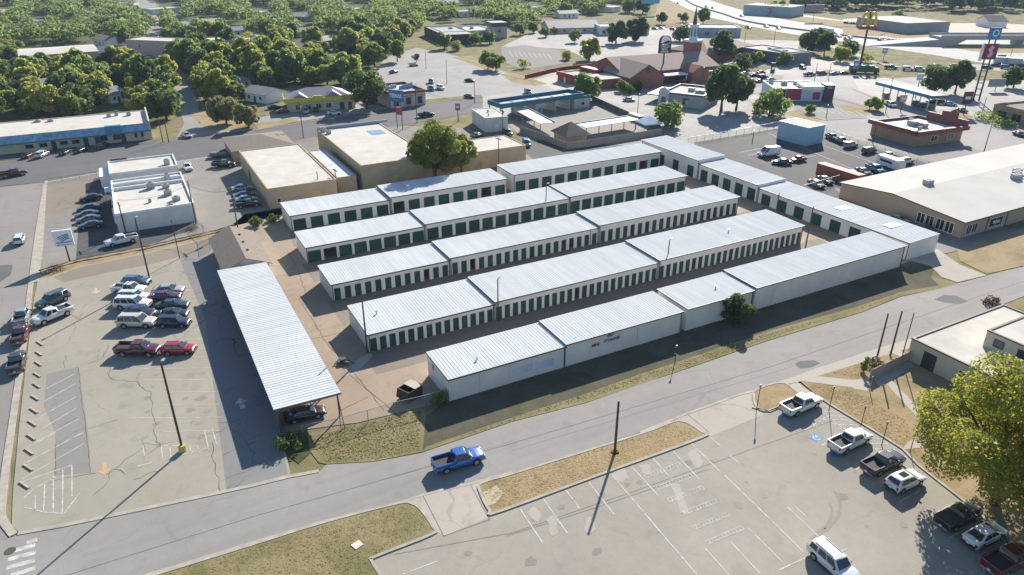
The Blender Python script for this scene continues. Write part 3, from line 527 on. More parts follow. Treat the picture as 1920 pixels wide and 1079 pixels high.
storage_row('northernmost storage row with green doors, nearest the tan warehouses', (24.6, 137.7, 0), 0, [(0, 20.6, 3.1, 6, 2.5, 2.25, ()), (20.8, 48.2, 3.6, 8, 2.5, 2.4, (0, 6)), (50.0, 92.0, 4.2, 12, 2.6, 2.6, (10,))], 8.2)
storage_row('second storage row from the tan warehouses, wide green doors all along', (23.4, 120.4, 0), 0, [(0, 22.6, 2.95, 8, 2.35, 2.2, (1,)), (22.75, 55.0, 3.3, 11, 2.35, 2.35, ()), (55.2, 86.6, 3.55, 11, 2.3, 2.45, ())], 8.0)
storage_row('middle storage row, third from the street, narrow green doors', (23.3, 103.6, 0), 0, [(0, 20.4, 2.85, 12, 1.05, 2.1, (9,)), (20.55, 51.0, 3.2, 18, 1.05, 2.2, (2, 14)), (51.2, 86.4, 3.6, 20, 1.05, 2.35, (4, 16))], 7.8)
storage_row('deepest storage row, second from the street, many narrow green doors', (23.4, 85.5, 0), 0, [(0, 19.6, 2.83, 14, .95, 2.1, ()), (19.75, 50.6, 3.15, 22, .95, 2.2, (10,)), (50.8, 85.0, 3.5, 24, .95, 2.3, (5,))], 9.3)
r5 = storage_row('storage row along the street with a blank panelled wall facing it', (28.4, 69.3, 0), 0, [(0, 17.0, 3.3, 0, 0, 0, ()), (17.1, 37.0, 3.55, 0, 0, 0, ()), (37.9, 51.0, 3.7, 0, 0, 0, ()), (51.4, 86.8, 4.0, 0, 0, 0, ())], 6.8, blank=True)
storage_row('storage row running crosswise along the east edge, steps down towards the street', (118.6, 148.0, 0), R(-90), [(0, 22.0, 4.5, 4, 2.3, 2.7, ()), (22.2, 41.2, 3.8, 5, 2.4, 2.7, ()), (41.4, 77.4, 3.3, 8, 2.5, 2.4, ())], 8.2)
SKYL = M('skylight_sheet', (.70, .70, .70), .4)
er = D.objects['storage_building.005']
for x in (58.5, 69.5): MB().box(x, 3.0, 3.50, x + 1.8, 6.2, 3.62).build('skylight', SKYL, er)
for rt, pts in ((D.objects['storage_building.003'], ((3, 5, 3.1), (70, 4, 3.8))), (D.objects['storage_building.004'], ((5, 2.2, 3.5), (46, 3, 3.9)))):
    for x, y, z in pts: MB().tube((x, y, z - .2), (x, y, z + .35), .09).tube((x, y, z + .35), (x, y, z + .45), .17).build('roof_vent', STEEL, rt)
# painted-over patches, a small window and faded lettering on the blank wall
BLUEP = M('pale_blue_paint', (.44, .51, .61), .8, .12, .6)
for xa, xb, z0, z1 in ((9.0, 12.0, 1.0, 2.1), (12.4, 15.2, .9, 2.0)):
    MB().box(xa, -.035, z0, xb, -.026, z1).build('painted_patch', BLUEP, r5)
MB().box(-.03, 4.6, 1.9, -.005, 5.3, 2.7).build('window', GLASS, r5)
text_mesh('SELF', .55, M('dark_lettering', (.10, .10, .13), .8), 'lettering', r5, face_matrix((24.3, -.04, 3.0), 0), .02)
text_mesh('STORAGE', .62, M('dark_lettering', (.10, .10, .13), .8), 'lettering', r5, face_matrix((24.6, -.04, 2.25), 0), .02)
text_mesh('MINI', .6, M('red_lettering', (.25, .03, .06), .8), 'lettering', r5, face_matrix((21.9, -.04, 2.1), 0), .02)

# ------------------------------------------------------------------ generic building
def window(root, pos, rz, w, h, frame=WHITE, glass=GLASS, t=.09):
    f = MB(); f.box(-w / 2, -.07, 0, -w / 2 + t, .02, h).box(w / 2 - t, -.07, 0, w / 2, .02, h).box(-w / 2 + t, -.07, h - t, w / 2 - t, .02, h).box(-w / 2 + t, -.09, 0, w / 2 - t, .02, t)
    if w > 1.6: f.box(-t / 2, -.065, t, t / 2, .02, h - t)
    o = f.build('window', frame, root, pos, rz)
    MB().quad((-w / 2 + t, -.02, t), (w / 2 - t, -.02, t), (w / 2 - t, -.02, h - t), (-w / 2 + t, -.02, h - t)).build('pane', glass, o); return o
def doorway(root, pos, rz, w, h, mat):
    f = MB().box(-w / 2, -.06, 0, w / 2, .02, h)
    o = f.build('door', mat, root, pos, rz); MB().box(w * .3, -.12, 1.0, w * .4, -.06, 1.12).build('handle', STEEL, o); return o
AC = M('rooftop_unit', (.34, .34, .33), .6, .2, 1.5); ACD = M('rooftop_unit_fan', (.03, .03, .03), .7)
def rooftop_unit(root, x, y, z, w=1.4, d=1.1, h=.95):
    o = MB().box(-w / 2, -d / 2, .12, w / 2, d / 2, h).box(-w / 2 + .1, -d / 2 + .1, 0, w / 2 - .1, d / 2 - .1, .12).build('air_conditioner', AC, root, (x, y, z), rng.uniform(-.1, .1))
    MB().tube((0, 0, h), (0, 0, h + .06), min(w, d) * .36, None, 12).build('fan', ACD, o)
def side(L, Dp, s):
    """(origin, rz, length) of a wall: f(ront), r(ight), b(ack), l(eft)"""
    return {'f': (Vector((0, 0, 0)), 0, L), 'r': (Vector((L, 0, 0)), math.pi / 2, Dp), 'b': (Vector((L, Dp, 0)), math.pi, L), 'l': (Vector((0, Dp, 0)), -math.pi / 2, Dp)}[s]
def frame_of(A, B, h):
    a, b = G(*A, h), G(*B, h); return Vector((a.x, a.y, 0)), math.atan2(b.y - a.y, b.x - a.x), (b - a).length
def building(name, label, cat, A, B, h, Dp, wall, roof, style='flat', rise=2.0, axis='x', over=.5, parapet=.35, trim=None, wins=(), doors=(), units=(), group=None, snap=None, wframe=WHITE, coping=None):
    o, rz, L = frame_of(A, B, h)
    if snap is not None: rz = snap
    root = thing(name, label, cat, o, rz, group); trim = trim or wall
    mb = MB()
    if style == 'flat':
        mb.quad((0, 0, 0), (L, 0, 0), (L, 0, h), (0, 0, h)); mb.quad((L, 0, 0), (L, Dp, 0), (L, Dp, h), (L, 0, h)); mb.quad((L, Dp, 0), (0, Dp, 0), (0, Dp, h), (L, Dp, h)); mb.quad((0, Dp, 0), (0, 0, 0), (0, 0, h), (0, Dp, h))
        mb.build('wall', wall, root); t = .25; z = h - parapet
        MB().quad((t, t, z), (L - t, t, z), (L - t, Dp - t, z), (t, Dp - t, z)).build('roof', roof, root)
        cp = MB(); hh = h + .04
        cp.box(-.05, -.05, z - .05, L + .05, t, hh).box(-.05, Dp - t, z - .05, L + .05, Dp + .05, hh).box(-.05, t, z - .05, t, Dp - t, hh).box(L - t, t, z - .05, L + .05, Dp - t, hh); cp.build('parapet', coping or trim, root)
        zr = z
    else:
        e = over; zr = h
        if axis == 'x':
            mb.prism([(0, 0), (L, 0), (L, h), (0, h)], 0, Dp); pts = [(-e, -e), (L + e, -e), (L + e, Dp / 2), (-e, Dp / 2)]
            dz = rise * e / (Dp / 2); ins = min(Dp / 2, L * .45) if style == 'hip' else 0.0
            rf = MB(); z0 = h - dz
            if style == 'hip':
                rf.quad((-e, -e, z0), (L + e, -e, z0), (L - ins, Dp / 2, h + rise), (ins, Dp / 2, h + rise)); rf.quad((L + e, Dp + e, z0), (-e, Dp + e, z0), (ins, Dp / 2, h + rise), (L - ins, Dp / 2, h + rise))
                rf.poly([(L + e, -e, z0), (L + e, Dp + e, z0), (L - ins, Dp / 2, h + rise)]); rf.poly([(-e, Dp + e, z0), (-e, -e, z0), (ins, Dp / 2, h + rise)])
                rf.quad((-e, -e, z0 - .12), (-e, Dp + e, z0 - .12), (L + e, Dp + e, z0 - .12), (L + e, -e, z0 - .12)); rf.box(-e, -e, z0 - .12, L + e, -e + .02, z0).box(-e, Dp + e - .02, z0 - .12, L + e, Dp + e, z0).box(-e, -e, z0 - .12, -e + .02, Dp + e, z0).box(L + e - .02, -e, z0 - .12, L + e, Dp + e, z0)
            else:
                rf.prism([], 0, 0) if 0 else None
                for sx in (0, 1):
                    ya, yb = (-e, Dp / 2) if sx == 0 else (Dp + e, Dp / 2)
                    q = [(-e, ya, z0), (L + e, ya, z0), (L + e, yb, h + rise), (-e, yb, h + rise)]
                    if sx: q = q[::-1]
                    rf.poly(q); rf.poly([(x, y, z - .12) for x, y, z in q][::-1]); rf.quad((-e, ya, z0 - .12), (L + e, ya, z0 - .12), (L + e, ya, z0), (-e, ya, z0))
                    for xx in (-e, L + e): rf.quad((xx, ya, z0 - .12), (xx, ya, z0), (xx, yb, h + rise), (xx, yb, h + rise - .12))
                mb.poly([(0, 0, h), (0, Dp / 2, h + rise - .1), (0, Dp, h)][::-1]); mb.poly([(L, 0, h), (L, Dp, h), (L, Dp / 2, h + rise - .1)][::-1])
        else:
            mb.prism([(0, 0), (L, 0), (L, h), (L / 2, h + rise - .1), (0, h)], 0, Dp); rf = MB(); dz = rise * e / (L / 2); z0 = h - dz
            for s_ in (0, 1):
                xa = -e if s_ == 0 else L + e
                q = [(xa, -e, z0), (L / 2, -e, h + rise), (L / 2, Dp + e, h + rise), (xa, Dp + e, z0)]
                if s_: q = q[::-1]
                rf.poly(q); rf.poly([(x, y, z - .12) for x, y, z in q][::-1]); rf.quad((xa, -e, z0 - .12), (xa, Dp + e, z0 - .12), (xa, Dp + e, z0), (xa, -e, z0))
                for yy in (-e, Dp + e): rf.quad((xa, yy, z0 - .12), (xa, yy, z0), (L / 2, yy, h + rise), (L / 2, yy, h + rise - .12))
        mb.build('wall', wall, root); rf.build('roof', roof, root)
    for s, x, z, w, hh in wins:
        og, r, ln = side(L, Dp, s); p = og + Matrix.Rotation(r, 3, 'Z') @ Vector((x * ln if x <= 1 else x, -.002, 0)); window(root, (p.x, p.y, z), r, w, hh, wframe)
    for s, x, w, hh, m in doors:
        og, r, ln = side(L, Dp, s); p = og + Matrix.Rotation(r, 3, 'Z') @ Vector((x * ln if x <= 1 else x, -.002, 0)); doorway(root, (p.x, p.y, 0), r, w, hh, m)
    for u in units: rooftop_unit(root, u[0] * L, u[1] * Dp, zr, *u[2:])
    return root, L
W_TAN = M('tan_block_wall', (.40, .31, .195), .9, .14, .3, stain=(.33, .25, .16)); W_CREAM = M('cream_wall', (.52, .45, .34), .85, .1, .3); W_WHITE = M('white_block_wall', (.60, .59, .56), .85, .1, .4, stain=(.48, .46, .42))
W_BRICK = M('red_brick', (.27, .11, .075), .9, .18, 1.6); W_BEIGE = M('beige_siding', (.40, .32, .26), .85, .1, .4); W_GREY = M('grey_stucco', (.34, .33, .33), .85, .1, .4); W_PINK = M('pink_stone', (.52, .40, .34), .85, .16, 1.2)
R_WHITE = M('white_membrane', (.55, .515, .45), .9, .10, .3, stain=(.43, .39, .32), spec=.05); R_RUST = M('rust_stained_membrane', (.54, .51, .45), .7, .08, .55, stain=(.44, .25, .11)); R_GREY = M('grey_roofing', (.27, .26, .25), .8, .15, .4); R_BROWN = M('brown_shingle', (.20, .165, .125), .95, .18, 2.2, bump=.4)
R_PURPLE = M('purple_metal_roof', (.235, .205, .25), .5, .1, .5); R_SHED = M('blue_grey_shingle', (.19, .22, .25), .9, .18, 2.0, bump=.4); D_DARK = M('dark_door', (.04, .04, .04), .5); D_TAN = M('tan_door', (.46, .35, .19), .7)
TEAL = M('teal_trim', (.010, .15, .22), .5, .1, .4); BLUE = M('blue_fascia', (.02, .20, .36), .45, .1, .4)

# white two-part office building west of the yard
wb, L = building('white_office', 'white flat-roofed office with a rust-stained roof beside parked cars', 'office building', (215, 402), (361, 377), 4.0, 24.5, W_WHITE, R_RUST, parapet=.3, snap=0.0, coping=WHITE, wins=[('l', .3, 1, 1.6, 1.2), ('l', .5, 1, 1.6, 1.2)], doors=[('l', .4, 1.1, 2.2, WHITE), ('l', .65, 1.0, 2.1, WHITE)], units=[(.52, .62, 1.6, 1.2, 1.3), (.72, .58, 1.4, 1, .8), (.72, .36, 1.5, 1.3, 1.1), (.80, .17, 1.5, 1, .9), (.46, .22, .6, .6, .7), (.78, .83, 1.2, 1.2, 1.4), (.7, .07, 1.2, .5, .3)])
for z0, d0, d1 in ((3.62, 16.9, 17.3), (3.62, 20.3, 20.6)): MB().box(.3, d0, z0, L - .3, d1, 4.35).build('parapet', WHITE, wb)
for i in range(4):
    MB().box(-.5, 5 + i * 4.3, .4, -.02, 7.6 + i * 4.3, 3.0).build('wall_cladding', [WHITE, M('bluish_glazing', (.16, .19, .26), .3), WHITE, M('bluish_glazing', (.16, .19, .26), .3)][i], wb)
MB().box(-1.6, 20.5, 2.6, -.02, 24.0, 2.8).box(-1.6, 20.5, 0, -1.5, 20.6, 2.6).box(-1.6, 23.9, 0, -1.5, 24, 2.6).build('canopy', WHITE, wb)
wn_, L = building('white_annex', 'lower white annex at the street end of the rust-stained office', 'office building', (205, 326), (333, 311), 3.6, 11.5, W_WHITE, R_WHITE, parapet=.3, snap=0.0, coping=WHITE, units=[(.86, .25, 1.3, 1.3, 1.3)])
MB().box(-2.2, 2, 0, -.02, 10, 2.6).build('porch', WHITE, wn_); MB().box(.6, 11.6, 3.0, 4.2, 11.9, 3.9).build('sign_board', BLACK, wn_)
for k in (0, 1):
    t = thing('electric_cabinet', ['grey electric box on the pole beside the white office, left one', 'grey electric box on the pole beside the white office, right one'][k], 'cabinet', (G(231 + 20 * k, 432).x, G(231 + 20 * k, 432).y, 0)); MB().box(-.5, -.3, 1.6, .5, .3, 2.7).build('housing', STEEL, t); MB().tube((0, 0, 0), (0, 0, 1.6), .08).build('post', DARKPOLE, t)
# tan warehouses north of the yard
building('tan_warehouse', 'tan warehouse with broad white roof left of the tall tree', 'warehouse', (501, 355), (630, 336), 4.5, 34.5, W_TAN, R_WHITE, parapet=.12, snap=0.0, coping=W_TAN, wins=[('f', .14, 1.2, .9, 1.0)], doors=[('f', .68, 2.0, 2.6, D_TAN), ('l', .35, 2.2, 2.6, D_DARK), ('l', .6, 1.0, 2.2, D_TAN)])
building('link_building', 'low white-roofed link between the two tan warehouses', 'warehouse', (632, 334), (668, 329), 3.6, 26, W_TAN, M('pale_blue_membrane', (.50, .53, .56), .6, .1, .2), parapet=.1, snap=0.0)
b4, L = building('tan_warehouse', 'larger tan warehouse with a grey skylight patch on its white roof', 'warehouse', (677, 311), (812, 294), 5.6, 39, W_TAN, R_WHITE, parapet=.12, snap=0.0, coping=W_TAN, doors=[('f', .45, 1.2, 2.2, D_TAN)], units=[(.06, .93, 1.2, 1.2, 1.2), (.1, .86, 1.2, 1.2, 1.0)])
MB().box(11.5, 26.5, 5.5, 15.3, 31.5, 5.53).build('skylight', M('skylight_grey', (.20, .28, .34), .25), b4); MB().box(.1, 38.6, 5.6, 20, 39, 6.3).build('parapet', M('blue_grey_coping', (.30, .33, .40), .6), b4)
building('tan_warehouse', 'tan warehouse wing right of the tall tree, beside a pole', 'warehouse', (812, 297), (985, 272), 4.6, 12, W_TAN, R_WHITE, parapet=.1, snap=0.0, coping=W_TAN, doors=[('f', .55, 2.2, 2.6, D_TAN)])
building('brown_workshop', 'brown hip-roofed shop at the street corner behind the left tan warehouse', 'building', (437, 283), (548, 268), 3.2, 16, W_TAN, R_BROWN, 'hip', 1.6, snap=0.0)
bw, L = building('white_shed', 'small white block building with flat roof beside the car wash', 'building', (910, 222), (950, 217.5), 4.3, 13.5, W_WHITE, R_WHITE, parapet=.12, snap=R(-8), doors=[('f', .5, 1.2, 2.2, WHITE)], units=[(.5, .6, .5, .5, .6), (.3, .25, .4, .4, .5)])
# office cabin and carport on the west edge of the yard
ox, oy = 9.2, 117.2
building('site_office', 'brown shingled gable-roof office joined to the long carport', 'office building', (421.5, 506), (505, 493), 2.9, 16, W_WHITE, R_BROWN, 'gable', 1.5, 'y', snap=0.0, doors=[('l', .4, 1, 2.1, D_DARK)], wins=[('f', .75, 1, 1, 1)])
for i, (x, y) in enumerate(((449, 441), (456, 455), (464, 470))):
    p = G(x, y, 4.0); t = thing('roof_vent', 'small dark vent on the brown office roof, %s from the ridge end' % ['first', 'second', 'third'][i], 'vent', (p.x, p.y, 3.75), 0, 'office roof vents'); MB().tube((0, 0, 0), (0, 0, .35), .12).build('pipe', BLACK, t); MB().tube((0, 0, .35), (0, 0, .5), .26, .2, 10).build('cap', BLACK, t)
cp = thing('carport', 'long carport with white ribbed metal roof between the lot and the yard', 'carport', (8.1, 72.6, 0))
CL, CW, CH = 43.6, 7.8, 3.45
rm = ribbed(0, CL, 0, CW, CH, CH + .15, .55); rm.v = [(CW - y, x, z) for x, y, z in rm.v]; rm.build('roof', SROOF_X, cp)
MB().box(-.04, -.12, CH - .22, CW + .05, -.02, CH + .02).build('fascia', M('brown_beam', (.12, .10, .085), .8), cp); MB().box(-.12, -.1, CH - .2, -.03, CL, CH + .03).build('gutter', STRIM, cp)
for i in range(8):
    for x in (.4, CW - .4): MB().box(x - .08, .1 + i * 6.15, 0, x + .08, .26 + i * 6.15, CH - .1).build('post', WOODPOLE, cp)
    MB().box(.1, .12 + i * 6.15, CH - .35, CW - .1, .24 + i * 6.15, CH - .12).build('beam', WOODPOLE, cp)
CPW = M('carport_siding', (.10, .095, .09), .85, .2, 1.0)
for i in range(7): MB().box(.36, .3 + i * 6.15, .02, .44, 6.1 + i * 6.15, 2.4).build('side_panel', CPW, cp)
MB().beam((CW - .6, -2.6, .0), (CW - .4, .15, CH - .5), .09).build('brace', WOODPOLE, cp)
# blue-fronted shop
bs, L = building('shop_row', 'long white-roofed shop row with blue metal awning', 'shop', (-40, 262), (280, 231), 4.6, 20, W_CREAM, R_WHITE, parapet=.15, snap=R(-1), coping=W_CREAM, units=[(.75, .75, 1.2, 1.2, .8), (.80, .8, 1, 1, .9), (.88, .72, 1.2, 1.2, .9), (.3, .85, 1.8, 1.2, .6), (.38, .8, 1.6, 1.2, .5)])
aw = ribbed(0, L, -1.7, .0, 3.0, 4.75, .4); aw.build('awning', M('weathered_blue_awning', (.24, .36, .46), .45, .35, .9, metal=.2), bs)
MB().box(0, -1.78, 2.65, L, -1.70, 3.02).build('fascia', TEAL, bs); MB().box(L * .72, -1.75, 3.2, L * .82, -.1, 5.1).build('sign_box', BLUE, bs); MB().box(L - .3, -1.6, 3, L + .1, 20, 5.5).build('end_wall', W_CREAM, bs)
for k, x in enumerate((.26, .34, .46, .53, .70, .78, .90, .94)): window(bs, (L * x, -.005, .9), 0, 1.9 if k < 6 else .8, 1.1 if k < 4 else 2.0, TEAL)
for x in (.40, .59, .66, .82): doorway(bs, (L * x, -.006, 0), 0, 1.2, 2.4, D_DARK)
# beige hall, apartments, houses
building('beige_hall', 'tall beige windowless hall with pale roof among the trees', 'hall', (35, 106), (181, 101), 8.0, 26, W_BEIGE, R_WHITE, 'gable', .7, 'x', over=.2, snap=R(4))
building('hall_annex', 'low tan annex at the right end of the beige hall', 'hall', (172, 116), (214, 117), 3.6, 12, W_BEIGE, M('tan_roof', (.52, .42, .29), .8), parapet=.1, snap=R(4))
building('apartment_block', 'beige flat-roofed apartment block behind the dark trees, left part', 'apartments', (318, 78), (352, 72), 8, 26, W_BEIGE, R_WHITE, parapet=.25, wins=[('f', .3, 1.2, 1.3, 1.3), ('f', .7, 1.2, 1.3, 1.3), ('f', .3, 4.5, 1.3, 1.3), ('f', .7, 4.5, 1.3, 1.3), ('l', .3, 4.5, 1.3, 1.3), ('l', .7, 4.5, 1.3, 1.3)])
building('apartment_block', 'beige apartment block with rooftop units, right part behind trees', 'apartments', (405, 78), (505, 70), 8, 18, W_BEIGE, R_WHITE, parapet=.25, wins=[('f', x, z, 1.4, 1.3) for x in (.15, .35, .55, .75, .92) for z in (1.2, 4.5)], units=[(.2, .5, 2, 1.5, 1), (.5, .5, 2, 1.5, 1), (.6, .6, 2, 1.5, 1), (.8, .4, 2, 1.5, 1)])
hs = [((205, 178), (236, 172), R_SHED, 'blue-grey gabled house roof between trees above the blue-awning shop', WHITE, 10), ((432, 155), (470, 148), R_SHED, 'grey hip-roofed house left of the purple-roofed restaurant trees', WHITE, 11), ((455, 172), (498, 178), R_GREY, 'low grey-roofed house behind the leaning trees by the street', WHITE, 9), ((172, 95), (200, 97), R_SHED, 'pale blue-roofed house behind the beige hall', WHITE, 9), ((172, 72), (199, 76), R_BROWN, 'brown house with white trim up the side street', WHITE, 9), ((155, 22), (170, 23), R_GREY, 'grey-roofed house deep in the left woods', WHITE, 12), ((284, 18), (340, 14), R_WHITE, 'white-roofed building at the end of the side street', WHITE, 16), ((330, 50), (362, 46), R_SHED, 'dark blue-roofed house across the side street', WHITE, 12), ((600, 78), (640, 72), R_GREY, 'tan-grey roofed house in the middle of the woods', W_BEIGE, 11), ((745, 42), (768, 44), R_GREY, 'slate-roofed house left of the modern white shop', W_BEIGE, 12), ((610, 122), (668, 118), R_WHITE, 'low white-roofed store behind the purple-roofed restaurant', W_TAN, 9), ((80, 160), (115, 155), R_SHED, 'grey house roof hidden among trees under the beige hall', WHITE, 9), ((862, 22), (905, 20), R_WHITE, 'white-roofed house at the edge of the far woods', WHITE, 12), ((0, 24), (22, 22), R_GREY, 'grey roof at the far left edge of the woods', WHITE, 12), ((375, 44), (420, 40), R_GREY, 'grey-roofed house above the apartment block', WHITE, 12), ((60, 40), (84, 38), R_WHITE, 'pale-roofed house in the upper left woods', WHITE, 12), ((110, 52), (140, 50), R_GREY, 'long grey-roofed house left of the side street woods', WHITE, 11), ((20, 62), (46, 60), R_SHED, 'bluish roof near the left edge above the beige hall', WHITE, 11), ((470, 24), (505, 22), R_WHITE, 'white-roofed house above the apartment block woods', WHITE, 13), ((545, 30), (575, 32), R_GREY, 'grey-roofed house in the middle of the upper woods', W_BEIGE, 12), ((650, 18), (690, 16), R_WHITE, 'white roof high in the middle woods', WHITE, 14), ((700, 66), (728, 64), R_GREY, 'grey roof right of the middle woods', W_BEIGE, 12), ((430, 58), (462, 56), R_SHED, 'bluish-roofed house right behind the apartment block', WHITE, 12), ((540, 92), (575, 90), R_BROWN, 'brown roof among the trees right of the apartment block', W_BEIGE, 10), ((215, 8), (245, 8), R_WHITE, 'white roof beside the far end of the side street', WHITE, 14), ((820, 6), (860, 5), R_GREY, 'grey roof in the far woods above the modern shop', WHITE, 14), ((980, 14), (1015, 14), R_WHITE, 'white-roofed house at the top of the woods near the highway', WHITE, 13), ((1050, 26), (1085, 25), R_GREY, 'grey-roofed house above the long grey hall', WHITE, 12), ((560, 60), (590, 58), R_SHED, 'slate-blue roof in the woods left of the tan-grey roof', WHITE, 11)]
for a, b, rf, lb, wl_, dp in hs:
    flat = rf is R_WHITE
    building('house', lb, 'house', a, b, 3.2 if not flat else 4, dp, wl_, rf, 'flat' if flat else ('hip' if 'hip' in lb else 'gable'), 1.7, 'x', wins=[('f', .25, 1, 1.3, 1.3), ('f', .75, 1, 1.3, 1.3)], doors=[('f', .5, 1, 2.1, D_DARK)])
# restaurant with yellow band under a purple roof
rp, L = building('purple_roof_restaurant', 'restaurant with purple hip roof and bright yellow fascia band', 'restaurant', (538, 191), (665, 183), 3.6, 14, W_CREAM, R_PURPLE, 'hip', 3.0, 'x', over=.7, wins=[('f', x, .6, 1.8, 1.8) for x in (.15, .3, .45, .6)], doors=[('f', .8, 1.6, 2.3, D_DARK), ('f', .92, 1.2, 2.3, D_DARK)])
YEL = M('yellow_fascia', (.52, .47, .02), .5)
MB().box(-.8, -1.0, 3.2, L * .38, -.72, 4.6).build('fascia', YEL, rp); MB().box(L * .38, -1.6, 3.5, L * .52, -.72, 5.2).build('fascia', YEL, rp); MB().box(L * .52, -1.0, 3.2, L * .8, -.72, 4.4).build('fascia', YEL, rp); MB().box(L * .8, -1.0, 3.3, L + .8, -.72, 4.9).build('fascia', M('ochre_fascia', (.42, .30, .06), .6), rp); MB().box(-1.0, -.7, 3.2, -.75, 10, 4.5).build('fascia', YEL, rp)
gm = MB(); gm.prism([(L * .02, 3.7), (L * .36, 3.7), (L * .19, 6.0)], -.7, 4); gm.prism([(L * .5, 3.7), (L * .86, 3.7), (L * .68, 6.3)], -.7, 4); gm.build('front_gable', R_PURPLE, rp)
# pink stone restaurant with brick coping
pk, L = building('stone_restaurant', 'pinkish stone corner restaurant with red-brown parapet and dark windows', 'restaurant', (732, 175), (797, 168), 5.2, 18, W_PINK, M('blue_grey_deck', (.30, .37, .44), .7, .1, .3), parapet=.8, coping=M('red_brown_coping', (.22, .08, .055), .7), wins=[('f', .15, .7, 1.7, 2.4), ('f', .5, .7, 1.7, 2.4), ('f', .83, .7, 1.7, 2.4), ('l', .12, .8, 1.2, 2), ('l', .28, .8, 1.2, 2)], units=[(.25, .55, 2, 1.6, 1.3), (.5, .7, 1.6, 1.4, 1.1), (.2, .8, 1.5, 1.2, 1)], wframe=D_DARK)
for x in (.02, .32, .66, .96):
    for k in range(5): MB().box(L * x - .3, -.12, .5 + k * .75, L * x + .3, -.005, .85 + k * .75).build('quoin', WHITE, pk)
MB().box(-.1, -.12, 3.5, L + .1, -.003, 3.65).build('band', D_DARK, pk); MB().prism([(L * .55, 4.4), (L * .95, 4.4), (L * .95, 6.4), (L * .55, 5.4)], 9, 9.3).build('raised_parapet', M('blue_grey_deck', (.30, .37, .44), .7), pk)
# modern shop with dark tower
ms, L = building('modern_shop', 'modern white shop with a dark corner tower and flat roof', 'shop', (830, 60), (925, 56), 5.0, 26, W_GREY, R_WHITE, parapet=.5, coping=WHITE, wins=[('f', x, .6, 3, 2.4) for x in (.12, .3, .48, .66)], units=[(.3, .6, 2, 2, 1), (.5, .6, 2, 2, 1), (.7, .5, 2, 2, 1.2)])
MB().box(L - 1, -1, 0, L + 8, 9, 7.2).build('tower', W_GREY, ms); MB().box(L - 1.4, -1.4, 6.6, L + 8.4, 9.4, 8.8).build('tower_top', M('charcoal_panel', (.035, .04, .05), .5), ms); MB().box(L - 1.2, -1.2, 8.81, L + 8.2, 9.2, 8.86).build('tower_roof', R_WHITE, ms)
text_mesh('LE CASE', 1.2, BLACK, 'lettering', ms, face_matrix((L * .82, -.06, 4.1), 0), .03)
sh = MB().tube((L + 3.5, -1.05, 4.2), (L + 3.5, -1.12, 4.2), .9, None, 14); sh.build('emblem', M('charcoal_panel', (.035, .04, .05), .5), ms)
building('dark_annex', 'dark grey flat-roofed annex beside the modern white shop', 'shop', (795, 50), (832, 66), 5, 18, M('charcoal_panel', (.035, .04, .05), .5), R_GREY, parapet=.3)
building('long_grey_hall', 'long low building with a plain grey gable roof near the highway', 'hall', (1030, 53), (1125, 51), 3.4, 22, W_CREAM, R_GREY, 'gable', 3.2, 'x', wins=[('f', x, 1, 2, 1.4) for x in (.1, .3, .5, .7, .9)])
rs, L = building('striped_restaurant', 'far restaurant with red and white striped parapet', 'restaurant', (1126, 50), (1218, 49), 5, 18, WHITE, R_WHITE, parapet=.5, wins=[('f', x, .7, 2.4, 2.2) for x in (.08, .2, .32)])
MB().box(L * .45, -.5, 2.6, L, -.02, 5.4).build('red_fascia', M('red_cladding', (.30, .02, .03), .5), rs)
for i in range(5): MB().box(L * (.70 + i * .06), -.56, 2.62, L * (.725 + i * .06), -.505, 5.38).build('white_stripe', WHITE, rs)
building('grey_showroom', 'low white-roofed showroom in front of the highway, left of the steeple', 'shop', (1285, 52), (1390, 53), 5, 20, M('blue_grey_wall', (.30, .36, .40), .7), R_WHITE, parapet=.4, wins=[('f', x, .7, 3, 2.2) for x in (.2, .4, .6, .8)])
gr, L = building('long_restaurant', 'long dark-walled building with bright roof behind the church trees', 'restaurant', (1387, 88), (1480, 102), 5, 16, M('slate_wall', (.13, .145, .17), .7), R_WHITE, parapet=.4, units=[(.4, .5, 2, 1.6, 1), (.7, .5, 2, 1.6, 1)])
building('glass_bistro', 'pale end pavilion with large windows right of the long dark building', 'restaurant', (1481, 98), (1514, 96), 5.4, 13, W_WHITE, R_WHITE, parapet=.4, wins=[('f', .25, .6, 2.4, 2.6), ('f', .7, .6, 2.4, 2.6), ('l', .3, .6, 2, 2.6)])
# red and yellow drive-in shop
ds, L = building('drive_in_shop', 'small drive-in with brown mansard and red and yellow trim', 'restaurant', (1073, 142), (1127, 136), 3.6, 10, W_BRICK, R_GREY, parapet=.4, coping=M('yellow_fascia', (.52, .47, .02), .5), wins=[('f', .3, .8, 1.4, 1.6), ('f', .7, .8, 1.4, 1.6)], doors=[('l', .5, 1.2, 2.2, WHITE)])
MB().box(L - 3, -.4, 2.6, L + .5, 10.4, 4.8).build('red_fascia', M('red_cladding', (.30, .02, .03), .5), ds); MB().box(-.5, -.3, 2.5, 0, 10.2, 4.0).build('red_fascia', M('red_cladding', (.30, .02, .03), .5), ds)
rw = thing('red_wall', 'long low red wall running behind the drive-in shop', 'wall'); q = [G(*p) for p in smooth_px([(985, 148), (1055, 132), (1150, 124), (1190, 138)], 3)]; strip_mesh(q, .5, 0, 1.5).build('panel', M('red_wall_paint', (.27, .04, .035), .8), rw)
